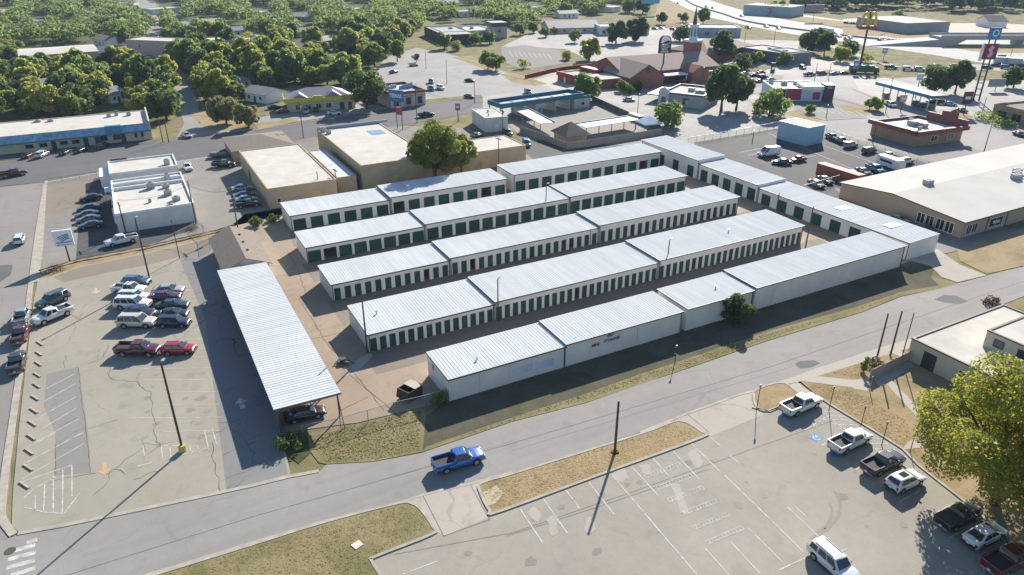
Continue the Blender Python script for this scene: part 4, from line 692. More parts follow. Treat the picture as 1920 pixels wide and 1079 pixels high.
# church
ch, L = building('church', 'brick church with broad brown roof and white steeple', 'church', (1168, 136), (1345, 122), 5.0, 24, W_BRICK, M('church_shingle', (.30, .215, .175), .9, .12, 1.5), 'gable', 4.2, 'x', over=.8, wins=[('f', x, 1.2, 1.2, 2.4) for x in (.35, .45, .8, .9)], doors=[('f', .58, 2.4, 2.8, D_DARK)])
gw = MB(); gw.prism([(-2, 0), (13, 0), (13, 4.6), (5.5, 8.6), (-2, 4.6)], -9, 10); gw.build('front_wing', W_BRICK, ch)
gr_ = MB(); 
for s_ in (-1, 1):
    x1 = 5.5 + s_ * 8.2; q = [(5.5, -9.6, 8.9), (5.5, 12, 8.9), (x1, 12, 4.3), (x1, -9.6, 4.3)]
    gr_.poly(q if s_ < 0 else q[::-1]); gr_.poly([(x, y, z - .2) for x, y, z in (q[::-1] if s_ < 0 else q)])
gr_.build('wing_roof', MATS['church_shingle'], ch); MB().tube((5.5, -9.1, 6.6), (5.5, -9.04, 6.6), 1.0, None, 14).build('round_window', GLASS, ch)
MB().prism([(L * .60, 0), (L * .78, 0), (L * .78, 4.2), (L * .69, 6.6), (L * .60, 4.2)], -8, 2).build('porch_wing', W_BRICK, ch); MB().box(13.2, -6, 3.2, L * .59, -.1, 3.6).box(13.4, -5.9, 0, 13.8, -5.5, 3.2).box(L * .58 - .4, -5.9, 0, L * .58, -5.5, 3.2).build('portico', WHITE, ch)
MB().box(L * .79, -3, 3.1, L * .79 + 15, -.5, 3.4).build('walkway_roof', M('pale_green_metal', (.36, .46, .44), .5), ch); MB().box(-12, -4, 0, -2.2, 8, 3.5).build('side_wing', W_BRICK, ch); MB().box(-12.1, -4.1, 3.5, -2.1, 8.1, 3.7).build('side_roof', R_WHITE, ch)
sx, sy = L * .97, 16
MB().box(sx - 2.7, sy - 2.7, 0, sx + 2.7, sy + 2.7, 12.5).build('tower', W_BRICK, ch); STW = M('steeple_white', (.60, .64, .66), .6)
MB().box(sx - 2.9, sy - 2.9, 12.5, sx + 2.9, sy + 2.9, 13.4).tube((sx, sy, 13.4), (sx, sy, 19.2), 2.0, 1.8, 8).tube((sx, sy, 19.2), (sx, sy, 19.6), 2.2, 2.2, 8).build('belfry', STW, ch)
for i in range(8):
    a = math.pi * (i + .5) / 4; MB().box(-.35, -.1, 14.6, .35, .1, 18.2).build('louvre', M('louvre_dark', (.16, .19, .21), .7), ch, (sx + 1.88 * math.cos(a), sy + 1.88 * math.sin(a), 0), a + math.pi / 2)
MB().tube((sx, sy, 19.6), (sx, sy, 27), 1.0, .05, 8).build('spire', M('spire_copper_dark', (.03, .045, .045), .5), ch)
building('church_hall', 'brown-roofed hall behind the steeple', 'church hall', (1330, 100), (1412, 84), 5, 22, W_BRICK, MATS['church_shingle'], 'hip', 4.0, 'x')
# taco restaurant with swooping parapet
ta, L = building('taco_restaurant', 'grey stucco fast-food restaurant with purple coping behind its tall sign', 'restaurant', (1243, 172), (1320, 180), 4.6, 18, W_GREY, R_WHITE, parapet=.6, coping=M('purple_coping', (.10, .075, .16), .5), wins=[('l', .2, .6, 2.2, 2.2), ('l', .5, .6, 2.2, 2.2), ('l', .8, .6, 2.2, 2.2), ('f', .55, 1.0, 1.1, 1.8)], units=[(.5, .5, 2, 1.8, 1.2), (.75, .4, 3, 1.6, 1.0)], wframe=D_DARK)
MB().prism([(-1.2, 0), (2.6, 0), (2.6, 4.6), (2.0, 5.6), (.7, 6.3), (-.6, 5.8), (-1.2, 4.8)], -1.0, .4).build('entry_arch', M('pale_stucco', (.48, .46, .48), .8), ta); MB().prism([(0, 0), (1.5, 0), (1.5, 2.8), (.75, 3.3), (0, 2.8)], -1.06, -.99).build('entry_glazing', GLASS, ta)
MB().box(-6.5, 2, 2.6, -.05, 17, 3.0).build('side_canopy', M('purple_coping', (.10, .075, .16), .5), ta); MB().box(L * .53, -.9, 2.9, L * .66, -.05, 3.1).build('window_hood', D_DARK, ta); MB().box(L * .57, -.06, 1.2, L * .63, -.01, 2.4).build('menu_screen', M('pale_cyan_panel', (.25, .55, .65), .4), ta)
# red, white and dark chicken restaurant
kf, L = building('chicken_restaurant', 'white fast-food box with red panels and dark corner tower', 'restaurant', (1452, 166), (1545, 167), 4.4, 16, M('blue_white_panel', (.52, .57, .62), .6), R_WHITE, parapet=.4, coping=WHITE, units=[(.35, .6, 1.8, 1.8, 1.4), (.65, .7, 2.4, 1.8, 1.2)])
KR = M('red_panel', (.33, .03, .05), .5)
MB().box(L * .26, -.2, .5, L * .56, -.02, 4.3).build('red_panel', KR, kf); MB().box(L * .8, -.2, .7, L * .94, -.02, 3.2).build('red_panel', KR, kf); MB().box(0, -.15, .3, L * .24, -.02, 4.0).build('dark_panel', D_DARK, kf); MB().box(L, -1, 0, L + 3.4, 4, 5.9).build('tower', M('charcoal_panel', (.035, .04, .05), .5), kf); MB().box(L * .58, -.6, 4.4, L + .2, 8, 5.3).build('raised_parapet', WHITE, kf)
text_mesh('KFC', .9, WHITE, 'lettering', kf, face_matrix((L + 1.7, -1.05, 5.0), 0), .02)
# brown diner with deep red fascia
dn, L = building('brown_diner', 'brick diner with deep red sloping fascia and white roof', 'restaurant', (1637, 226), (1720, 248), 4.2, 18, M('tan_brick', (.33, .205, .13), .9, .14, 1.2), M('diner_roof', (.52, .53, .52), .7), parapet=.7, coping=M('maroon_fascia', (.17, .045, .04), .6), units=[(.45, .45, 2.4, 1.8, 1.3), (.62, .5, 2.2, 1.8, 1.2), (.85, .2, .8, .8, 1.4), (.15, .7, 1, 1, .8)], wins=[('r', .4, 1, 2.4, 1.6), ('r', .75, 1, 2.4, 1.6)])
RDF = M('maroon_fascia', (.17, .045, .04), .6)
MB().prism([(-.9, 3.3), (L + .9, 3.3), (L + .9, 4.5), (-.9, 4.5)], -.9, -.06).build('fascia', RDF, dn); MB().box(L + .06, -.9, 3.3, L + 1.2, 19, 4.5).build('fascia', RDF, dn); MB().box(L * .2, 17.8, 4.2, L + .8, 18.6, 6.0).build('back_parapet', RDF, dn)
MB().prism([(L * .5, 6.0), (L * .82, 6.0), (L * .82, 7.6), (L * .74, 8.2), (L * .66, 7.4), (L * .5, 7.2)], 17.9, 18.5).build('crest', RDF, dn)
# petrol station canopy
gs = thing('fuel_canopy', 'long low fuel station canopy with blue edge over pumps', 'canopy', G(1652, 182), heading(1700, 175, 50, 13)); gl = 27
MB().box(0, -3.5, 4.6, gl, 3.5, 5.5).build('roof', M('canopy_roof_dark', (.14, .15, .15), .7), gs); MB().box(-.1, -3.62, 4.55, gl + .1, -3.51, 5.6).build('fascia', BLUE, gs); MB().box(gl * .55, 3.51, 4.55, gl + .1, 3.62, 5.6).build('fascia', BLUE, gs)
for i in range(4):
    for y in (-1.6, 1.6): MB().box(2.2 + i * 7.3, y - .12, 0, 2.5 + i * 7.3, y + .12, 4.6).build('column', WHITE, gs)
    MB().box(1.8 + i * 7.3, -.9, .15, 3.0 + i * 7.3, .9, 1.9).build('fuel_pump', M('pump_grey', (.12, .12, .12), .5), gs)
# blue-grey steel shed
building('metal_shed', 'blue-grey windowless metal shed with white roof in the asphalt lot', 'shed', (1516, 240), (1548, 234), 5.2, 10.0, M('blue_grey_siding', (.27, .42, .54), .5, .06, .5, metal=.2), R_WHITE, parapet=.05, coping=WHITE)
# big tan warehouse on the east side
be = thing('big_warehouse', 'very large tan warehouse with pale low-gabled roof at the right edge', 'warehouse', (137.2, 72.4, 0)); BW, BD, BH, BR = 95.0, 28.0, 3.45, 1.2
mb = MB(); mb.quad((0, 0, 0), (BW, 0, 0), (BW, 0, BH), (0, 0, BH)); mb.poly([(0, BD, 0), (0, 0, 0), (0, 0, BH), (0, BD * .55, BH + BR), (0, BD, BH)]); mb.quad((BW, BD, 0), (0, BD, 0), (0, BD, BH), (BW, BD, BH)); mb.poly([(BW, 0, 0), (BW, BD, 0), (BW, BD, BH), (BW, BD * .55, BH + BR), (BW, 0, BH)]); mb.build('wall', M('tan_stucco', (.34, .265, .19), .85, .06, .2), be)
rb = ribbed(-.3, BW, -.3, BD * .55, BH + .05, BH + BR + .05, 1.2, .012); rb.build('roof', M('cream_metal_roof', (.55, .52, .465), .9, .06, .15, spec=.03), be)
rb = ribbed(-.3, BW, BD * .55, BD + .3, BH + BR + .05, BH + .05, 1.2, .012); rb.build('roof', M('cream_metal_roof', (.76, .72, .64), .5), be)
MB().box(-.4, -.42, BH - .25, BW, -.31, BH + .05).build('gutter', M('brown_trim', (.10, .075, .055), .6), be); MB().beam((-.36, -.3, BH - .05), (-.36, BD * .55, BH + BR - .05), .1, .25).build('rake_trim', M('brown_trim', (.10, .075, .055), .6), be); MB().beam((-.36, BD + .3, BH - .05), (-.36, BD * .55, BH + BR - .05), .1, .25).build('rake_trim', M('brown_trim', (.10, .075, .055), .6), be)
for y in (3.5, 5.4, 9.5, 7.6): window(be, (-.005, y - 1.0, .4), -math.pi / 2, 1.7, 2.2)
for k, x in enumerate((2.2, 4.0)): window(be, (x, -.005, .5), 0, 1.7, 2.0, W_WHITE)
window(be, (11, -.005, .6), 0, 4.5, 1.9, W_WHITE); text_mesh('TEXAS', .9, WHITE, 'lettering', be, face_matrix((11, -.13, 1.55), 0), .03)
for x in (8.0, 14.5, 22, 30): MB().box(x, -.1, 0, x + .25, -.01, BH - .3).build('downspout', M('brown_trim', (.10, .075, .055), .6), be)
for x, y in ((34, 10), (36, 11), (38, 12), (12, 16)): rooftop_unit(be, x, y, BH + 1.2 * (1 - abs(y - 15) / 14), 1.8, 1.4, 1.1)
# buildings at the lower right
se, L = building('cream_school', 'cream flat-roofed building with pale roof behind the big tree', 'building', (1710, 634), (1960, 740), 3.4, 21, W_CREAM, R_WHITE, parapet=.12, snap=R(-90), coping=M('brown_trim', (.10, .075, .055), .6), wins=[('f', 7.6, 1.0, 1.3, 1.3), ('f', 14, 1, 1.3, 1.3)], doors=[('f', 3.0, 1.8, 2.5, D_DARK)])
up, L2 = building('raised_wing', 'raised cream wing with two dark windows above the pale roof', 'building', (1852, 619), (1960, 668), 5.8, 14, W_CREAM, R_WHITE, parapet=.1, snap=R(-90), wins=[('f', 1.8, 4.0, 1.3, 1.1), ('f', 4.8, 4.0, 1.3, 1.1)], coping=M('brown_trim', (.10, .075, .055), .6), wframe=D_DARK)
# far warehouses and overpass
building('far_warehouse', 'big grey warehouse with white roof in front of the far woods', 'warehouse', (1608, 32), (1700, 44), 6, 34, M('grey_metal_wall', (.27, .28, .28), .6), R_WHITE, parapet=.1)
building('far_warehouse', 'white warehouse beside the upper bend of the highway', 'warehouse', (1395, 9), (1485, 14), 7, 26, M('blue_grey_wall', (.30, .36, .40), .7), R_WHITE, parapet=.1)
building('far_house', 'dark-roofed building at the far right beyond the earth lot', 'house', (1855, 40), (1890, 40), 4, 14, WHITE, R_BROWN, 'gable', 3, 'x')
building('far_house', 'white building at the left edge of the highway grass', 'house', (1110, 12), (1150, 14), 4, 14, WHITE, R_WHITE, parapet=.1)
building('stone_bank', 'tan stone building with dark openings at the right edge', 'building', (1865, 195), (1960, 215), 4.6, 14, M('tan_limestone', (.36, .255, .17), .85, .15, .8), R_BROWN, 'flat', parapet=.5, wins=[('f', x, .4, 3.2, 2.6) for x in (.2, .5, .8)], wframe=M('tan_limestone', (.36, .255, .17), .85))
op = thing('overpass', 'grey highway overpass bridge with shaded abutment', 'bridge', G(1750, 84), heading(1850, 86, 60, 0)); OL = 130
MB().box(0, -6, 3.6, OL, 6, 4.6).build('deck', HWY, op); MB().box(0, -6.4, 3.2, OL, -6.02, 5.6).build('parapet', M('bridge_concrete', (.36, .345, .32), .85), op); MB().box(0, 6.02, 3.2, OL, 6.4, 5.6).build('parapet', M('bridge_concrete', (.36, .345, .32), .85), op)
MB().prism([(-40, 0), (8, 0), (14, 3.2), (0, 3.4)], -6, 6).build('abutment', M('bridge_concrete', (.36, .345, .32), .85), op)
for x in (45, 80, 110): MB().box(x, -5, 0, x + 1.2, 5, 3.6).build('pier', M('bridge_concrete', (.36, .345, .32), .85), op)
# ------------------------------------------------------------------ car wash
cw = thing('car_wash', 'open car wash bays under a flat roof with blue band', 'car wash', G(941, 226), heading(1000, 215, 40, -6.0))
cl = 36.0; CWW = M('carwash_wall', (.50, .47, .42), .8)
MB().box(0, 0, 4.0, cl * .92, 8, 4.1).build('roof', M('carwash_deck', (.22, .25, .30), .7), cw)
for a in ((0, -.2, cl * .92, 0), (0, 8, cl * .92, 8.2), (-.2, -.2, 0, 8.2), (cl * .92, -.2, cl * .92 + .2, 8.2)): MB().box(a[0], a[1], 3.7, a[2], a[3], 5.2).build('fascia', TEAL, cw)
for i in range(6): MB().box(2 + i * 5.4, .3, 4.1, 2.15 + i * 5.4, 7.8, 4.25).build('roof_beam', STEEL, cw)
for x in (8.6, 16.0, 21.6, 27.5): MB().box(x, .4, 0, x + .3, 7.8, 4.0).build('bay_wall', CWW, cw)
MB().box(13.5, .2, 0, 16.0, 7.6, 4.0).build('equipment_room', CWW, cw); doorway(cw, (15.0, .19, 0), 0, 1.0, 2.2, BLUE); MB().box(29.5, 0, 0, 36, 6.5, 3.4).build('office_room', CWW, cw); MB().box(29.3, -.3, 3.4, 36.3, 6.7, 4.2).build('fascia', TEAL, cw); window(cw, (33, -.005, 1.0), 0, 1.6, 1.2)
for x in (.1, 4.3): 
    for y in (.2, 7.6): MB().box(x, y, 0, x + .25, y + .25, 4.0).build('post', TEAL, cw)
vr = thing('vacuum_canopy', 'white flat canopy over the vacuum bays, running away from the street side', 'canopy', G(1012, 250), heading(1015, 232, -32, -17.5)); MB().box(0, -4.5, 2.7, 20, 0, 2.9).build('roof', WHITE, vr); MB().box(0, -4.75, 2.6, 20, -4.52, 3.2).build('fascia', TEAL, vr)
for i in range(5): MB().box(.3 + i * 4.7, -.4, 0, .5 + i * 4.7, -.2, 2.7).build('post', STEEL, vr)
v2 = thing('vacuum_canopy', 'white flat canopy over the vacuum bays, beside the wooden fence', 'canopy', G(1098, 258), heading(1150, 250, 50, -8)); MB().box(0, 0, 2.7, 20, 5, 2.9).build('roof', WHITE, v2); MB().box(0, 5.02, 2.6, 20, 5.25, 3.2).build('fascia', TEAL, v2)
for i in range(5): MB().box(.3 + i * 4.7, .3, 0, .5 + i * 4.7, .5, 2.7).build('post', STEEL, v2)
building('brown_roof_kiosk', 'square kiosk with brown hip roof between the vacuum canopies', 'kiosk', (1063, 252), (1100, 247), 2.6, 7, W_TAN, R_BROWN, 'hip', 2.4, 'x', over=.8)
bk = thing('shade_tent', 'pale blue peaked shade canopy beside the car wash fence', 'canopy', G(1208, 252), R(-8)); tm = MB(); ap = (3, 3, 4.6)
for a, b in (((0, 0), (6, 0)), ((6, 0), (6, 6)), ((6, 6), (0, 6)), ((0, 6), (0, 0))): tm.poly([(*a, 2.8), (*b, 2.8), ap]); tm.quad((*a, 2.5), (*b, 2.5), (*b, 2.8), (*a, 2.8))
tm.build('cover', M('pale_blue_fabric', (.48, .60, .68), .6), bk)
for x in (.1, 5.9):
    for y in (.1, 5.9): MB().tube((x, y, 0), (x, y, 2.7), .06).build('post', STEEL, bk)
bo = thing('flat_trailer', 'yellow and white vehicle by the car wash fence', 'trailer', G(1192, 226), heading(1192, 226, 14, 5)); MB().box(-3, -1, .5, 3, 1, 1.6).build('body', M('lime_paint', (.42, .44, .06), .5), bo); MB().box(-2.9, -.9, 1.6, 2.9, .9, 1.9).build('cover', WHITE, bo)
for x in (-1.6, 1.6):
    for y in (-1.05, 1.05): MB().tube((x, y - .1, .35), (x, y + .1, .35), .35, None, 12).build('wheel', TYRE, bo)
# ------------------------------------------------------------------ fences
def fence_panels(label, pts, h, mat, step=2.6, name='wooden_fence', post=None):
    root = thing(name, label, 'fence'); P = [G(*p) for p in pts]
    for a, b in zip(P, P[1:]):
        n = max(1, int((b - a).length / step)); rz = math.atan2(b.y - a.y, b.x - a.x); l = (b - a).length / n
        pm = MB().box(.06, -.04, .05, l - .06, .04, h).mesh('panel', mat); qm = MB().box(-.07, -.07, 0, .07, .07, h + .12).mesh('post', post or mat)
        for i in range(n + 1):
            p = a.lerp(b, i / n)
            if i < n: place('panel', pm, root, p, rz)
            place('post', qm, root, p, rz)
    return root
FW = M('weathered_fence_wood', (.15, .125, .10), .9, .25, 1.5); FW2 = M('grey_fence_wood', (.29, .265, .225), .9, .2, 1.2); FPINK = M('pinkish_wall', (.36, .29, .26), .85, .1, 1.0)
fence_panels('weathered wooden fence round the near side of the car wash', [(975, 248), (1062, 280), (1100, 276), (1240, 253)], 1.9, FW2)
fence_panels('dark wooden fence between the car wash and the taco restaurant', [(1110, 190), (1180, 222), (1240, 250)], 1.9, FW)
fence_panels('pinkish grey screen wall in front of the cream building', [(1630, 713), (1706, 676)], 1.6, FPINK, 2.2, 'screen_wall')
def chain_link(label, pts, h=1.8, step=3.0):
    root = thing('chain_link_fence', label, 'fence'); P = [G(*p) for p in pts]; mesh_m = MATS.get('chain_mesh')
    if not mesh_m:
        m, nt, b = _new('chain_mesh'); b.inputs['Base Color'].default_value = (.35, .35, .34, 1); b.inputs['Metallic'].default_value = .6; b.inputs['Roughness'].default_value = .5
        b.inputs['Alpha'].default_value = .16; MATS['chain_mesh'] = mesh_m = m
    for a, b in zip(P, P[1:]):
        n = max(1, int((b - a).length / step)); l = (b - a).length / n; rz = math.atan2(b.y - a.y, b.x - a.x)
        pm = MB().quad((0, 0, .03), (l, 0, .03), (l, 0, h), (0, 0, h)).mesh('mesh', mesh_m); tm_ = MB().tube((0, 0, 0), (0, 0, h + .05), .05, None, 6).mesh('post', STEEL); rmh = MB().tube((0, 0, h), (l, 0, h), .035, None, 6).mesh('rail', STEEL)
        for i in range(n + 1):
            p = a.lerp(b, i / n); place('post', tm_, root, p)
            if i < n: place('mesh', pm, root, p, rz); place('rail', rmh, root, p, rz)
chain_link('chain-link fence closing the yard between carport and blank-walled row', [(568, 822), (640, 808), (740, 778), (800, 764), (838, 752)])
chain_link('chain-link fence along the far side of the asphalt lot', [(1290, 270), (1380, 255), (1466, 238)])
chain_link('chain-link fence between the asphalt lot and the brown diner', [(1548, 252), (1640, 285), (1760, 322)])
chain_link('chain-link fence beside the dirt strip above the west lot', [(395, 470), (392, 448), (372, 428)])
chain_link('chain-link fence across the gap left of the big warehouse', [(1505, 362), (1572, 342)])
chain_link('low chain-link fence at the corner lot by the street', [(84, 345), (182, 330)], 1.1)
tag(crackline(None, [(74, 512), (150, 489), (275, 466), (400, 437), (440, 425)], .4, M('dark_drain', (.02, .018, .016), .9), .55, 'drain_line', .12), 'dark drain line between the west lot and the white office', 'drain')
# ------------------------------------------------------------------ vehicles
def loft_body(st, wheels, wr, k=7):
    """st: (x, z_bottom, z_top, half_width) stations from tail to nose; wheel arches cut into the lower edge"""
    xs = sorted(set([s[0] for s in st] + [w + d * wr * 1.22 for w in wheels for d in (-1, -.92, -.7, -.35, 0, .35, .7, .92, 1)]))
    xs = [x for x in xs if st[0][0] <= x <= st[-1][0]]; rings = []
    for x in xs:
        for a, b in zip(st, st[1:]):
            if a[0] <= x <= b[0]: t = (x - a[0]) / max(1e-6, b[0] - a[0]); zb, zt, hw = (a[i] + (b[i] - a[i]) * t for i in (1, 2, 3)); break
        for w in wheels:
            d = abs(x - w) / (wr * 1.22)
            if d < 1: zb = max(zb, wr + wr * 1.16 * math.sqrt(1 - d * d))
        zb = min(zb, zt - .12); h = zt - zb
        half = [(hw * .93, zb), (hw * .995, zb + h * .25), (hw, zb + h * .6), (hw * .965, zb + h * .86), (hw * .88, zt - .015), (hw * .5, zt + .012)]
        rings.append([(x, y, z) for y, z in half] + [(x, 0, zt + .02)] + [(x, -y, z) for y, z in half[::-1]])
    mb = MB()
    for r in rings: mb.v += r
    n = len(rings[0])
    for i in range(len(rings) - 1):
        for j in range(n - 1): mb.f.append((i * n + j, (i + 1) * n + j, (i + 1) * n + j + 1, i * n + j + 1)); mb.mi.append(0)
        mb.f.append((i * n + n - 1, (i + 1) * n + n - 1, (i + 1) * n, i * n)); mb.mi.append(1)
    mb.f.append(tuple(range(n))); mb.mi.append(0); m = len(rings) - 1; mb.f.append(tuple(m * n + n - 1 - j for j in range(n))); mb.mi.append(0)
    return mb
def cabin(mb, b0, t0, t1, b1, zb, zt, wb, wt):
    """greenhouse: base from b0 to b1 at height zb, roof from t0 to t1 at zt"""
    n = len(mb.v); e = .07
    ring = lambda xa, xb, w, z: [(xa, -w, z), (xb, -w, z), (xb, w, z), (xa, w, z)]
    mb.v += ring(b0, b1, wb, zb) + ring(t0, t1, wt, zt - .05) + ring(t0 + .12, t1 - .12, wt - .14, zt)
    for l in (0, 4):
        for j in range(4): k = (j + 1) % 4; mb.f.append((n + l + j, n + l + k, n + l + 4 + k, n + l + 4 + j)); mb.mi.append(0)
    mb.f.append((n + 8, n + 9, n + 10, n + 11)); mb.mi.append(0)
    zz = zt - .05
    def lerp(a, b, t): return tuple(x + (y - x) * t for x, y in zip(a, b))
    B = ring(b0, b1, wb, zb); T = ring(t0, t1, wt, zz); out = {}
    def pane(i, j, u0, u1, v0, v1, off):
        P = [lerp(lerp(B[i], B[j], u), lerp(T[i], T[j], u), v) for u, v in ((u0, v0), (u1, v0), (u1, v1), (u0, v1))]
        return [(p[0] + off[0], p[1] + off[1], p[2] + off[2]) for p in P]
    out['windshield'] = pane(1, 2, .06, .94, .08, .96, (.025, 0, .015)); out['rear_window'] = pane(3, 0, .08, .92, .12, .92, (-.025, 0, .015))
    return out, pane
def car_proto(kind):
    """a dict of part meshes for one kind of vehicle, nose towards +x, standing on z=0"""
    P = []; side_n = 2
    if kind == 'sedan':
        wr, wx = .33, (-1.38, 1.42); st = [(-2.42, .42, .80, .72), (-2.36, .30, .98, .86), (-1.9, .26, 1.02, .90), (-.9, .2, .98, .91), (.9, .2, .96, .91), (1.5, .22, .90, .90), (2.1, .26, .80, .86), (2.36, .32, .70, .74), (2.42, .40, .60, .66)]; cb = (-1.85, -1.0, .30, 1.25, .95, 1.46, .83, .64); L = 2.42; W = .9; zl = .68
    elif kind == 'hatch':
        wr, wx = .34, (-1.32, 1.32); st = [(-2.22, .45, .90, .78), (-2.15, .32, 1.05, .87), (-1.2, .22, 1.08, .91), (.8, .22, 1.04, .91), (1.4, .24, .98, .90), (1.95, .28, .86, .86), (2.2, .36, .70, .72)]; cb = (-2.05, -1.7, .2, 1.05, 1.04, 1.60, .82, .66); L = 2.2; W = .9; zl = .78; side_n = 2
    elif kind == 'suv':
        wr, wx = .39, (-1.55, 1.55); st = [(-2.62, .5, 1.05, .88), (-2.55, .38, 1.16, .97), (-1.0, .3, 1.18, 1.0), (1.0, .3, 1.16, 1.0), (1.7, .3, 1.12, .99), (2.35, .36, 1.02, .95), (2.58, .45, .86, .82)]; cb = (-2.52, -2.32, .62, 1.25, 1.12, 1.88, .92, .78); L = 2.6; W = .98; zl = .9; side_n = 3
    elif kind == 'pickup':
        wr, wx = .40, (-1.72, 1.75); st = [(-2.9, .55, .98, .90), (-2.8, .48, 1.0, .98), (-.9, .36, 1.0, 1.0), (-.55, .36, 1.02, 1.0), (-.5, .36, 1.20, 1.0), (1.15, .34, 1.18, 1.0), (1.9, .34, 1.15, .99), (2.65, .42, 1.06, .95), (2.88, .5, .9, .84)]; cb = (-.78, -.55, .75, 1.4, 1.16, 1.88, .88, .74); L = 2.88; W = .98; zl = .95
    elif kind == 'van':
        wr, wx = .36, (-1.75, 1.85); st = [(-2.95, .45, 1.3, .95), (-2.9, .35, 1.35, 1.0), (1.0, .3, 1.35, 1.0), (1.9, .3, 1.25, .98), (2.6, .34, 1.1, .92), (2.9, .42, .85, .8)]; cb = (-2.92, -2.88, 1.1, 2.2, 1.3, 2.55, .97, .90); L = 2.9; W = 1.0; zl = 1.0; side_n = 1
    mb = loft_body(st, wx, wr); out, pane = cabin(mb, *cb)
    if kind == 'pickup':
        for s_ in (-1, 1): mb.box(-2.84, s_ * .99 if s_ < 0 else .88, .99, -.56, -.88 if s_ < 0 else .99, 1.34)
        mb.box(-2.9, -.95, .99, -2.80, .95, 1.34); mb.box(-.66, -.88, .99, -.56, .88, 1.3)
    body = mb.mesh('body', [BLACK, BLACK]); body.polygons.foreach_set('use_smooth', [len(p.vertices) == 4 and abs(p.normal.z) < .999 for p in body.polygons])
    P.append(('body', body, (0, 0, 0), 0, None))
    def q(name, pts): P.append((name, MB().poly(pts).mesh(name, GLASS), (0, 0, 0), 0, None))
    q('windshield', out['windshield']); q('rear_window', out['rear_window'])
    cuts = {1: [(.80, .97)], 2: [(.10, .50), (.54, .93)], 3: [(.05, .30), (.34, .62), (.66, .94)]}[side_n]
    for u0, u1 in cuts:
        q('side_window', pane(0, 1, u0, u1, .08, .94, (0, -.02, .01))); q('side_window', pane(2, 3, 1 - u1, 1 - u0, .08, .94, (0, .02, .01)))
    ty = MB().tube((0, -.12, 0), (0, .12, 0), wr, wr, 16).mesh('wheel', TYRE)
    rm = MB(); rm.tube((0, -.135, 0), (0, -.10, 0), wr * .62, wr * .62, 12).tube((0, .10, 0), (0, .135, 0), wr * .62, wr * .62, 12); rm = rm.mesh('rim', RIM)
    for x in wx:
        for y in (-W + .12, W - .12): P.append(('wheel', ty, (x, y, wr), 0, ('rim', rm)))
    hl = MB().box(-.04, -.17, -.08, .06, .17, .08).mesh('headlight', LAMPW); tl = MB().box(-.05, -.1, -.16, .04, .1, .16).mesh('taillight', RED)
    for y in (-W * .72, W * .72): P.append(('headlight', hl, (L - .10, y, zl - .06), 0, None)); P.append(('taillight', tl, (-L + .02, y * 1.12, zl + .06), 0, None))
    bm_ = MB().box(-.06, -W * .82, -.1, .08, W * .82, .1).mesh('bumper', BLACK if kind != 'pickup' else STEEL); P.append(('bumper', bm_, (-L - .02, 0, .5), 0, None)); P.append(('bumper', bm_, (L - .02, 0, .45), 0, None))
    P.append(('grille', MB().box(-.03, -W * .45, -.12, .05, W * .45, .1).mesh('grille', BLACK), (L - .05, 0, zl - .12), 0, None))
    rk_ = MB().box(wx[0] + wr * 1.3, -.03, -.07, wx[1] - wr * 1.3, .03, .07).mesh('rocker_panel', BLACK)
    for y in (-W + .015, W - .015): P.append(('rocker_panel', rk_, (0, y, st[len(st) // 2][1] + .05), 0, None))
    mr = MB().box(-.07, -.1, -.07, .07, .1, .08).mesh('mirror', BLACK)
    for y in (-1, 1): P.append(('mirror', mr, (cb[3] - .35, y * (W + .10), cb[4] + .08), 0, None))
    if kind == 'pickup': P.append(('bed_liner', MB().box(-2.79, -.87, 1.01, -.67, .87, 1.05).mesh('bed_liner', M('bed_liner', (.03, .03, .032), .8)), (0, 0, 0), 0, None))
    if kind == 'suv':
        rk = MB().box(-1.9, -.03, 0, .2, .03, .05).mesh('roof_rail', BLACK)
        for y in (-.62, .62): P.append(('roof_rail', rk, (0, y, 1.87), 0, None))
    P.append(('licence_plate', MB().box(-.02, -.16, -.08, 0, .16, .08).mesh('licence_plate', WHITE), (-L - .085, 0, .66), 0, None))
    return P
PROTO = {k: car_proto(k) for k in ('sedan', 'hatch', 'suv', 'pickup', 'van')}
LITE = {'body', 'windshield', 'rear_window', 'side_window', 'wheel'}
PAINTS = {'white': (.70, .70, .68), 'silver': (.42, .43, .44), 'grey': (.16, .165, .17), 'black': (.012, .012, .014), 'navy': (.015, .025, .06), 'blue': (.02, .10, .36), 'bluegrey': (.08, .13, .18), 'steelblue': (.10, .18, .27), 'maroon': (.10, .012, .022), 'darkred': (.13, .02, .02), 'red': (.32, .015, .02), 'purple': (.10, .015, .06), 'green': (.015, .05, .045), 'beige': (.58, .54, .45), 'tealgrey': (.07, .12, .13), 'charcoal': (.035, .036, .04), 'darkpurple': (.035, .028, .045), 'palegreen': (.32, .42, .37), 'lightblue': (.28, .38, .44)}
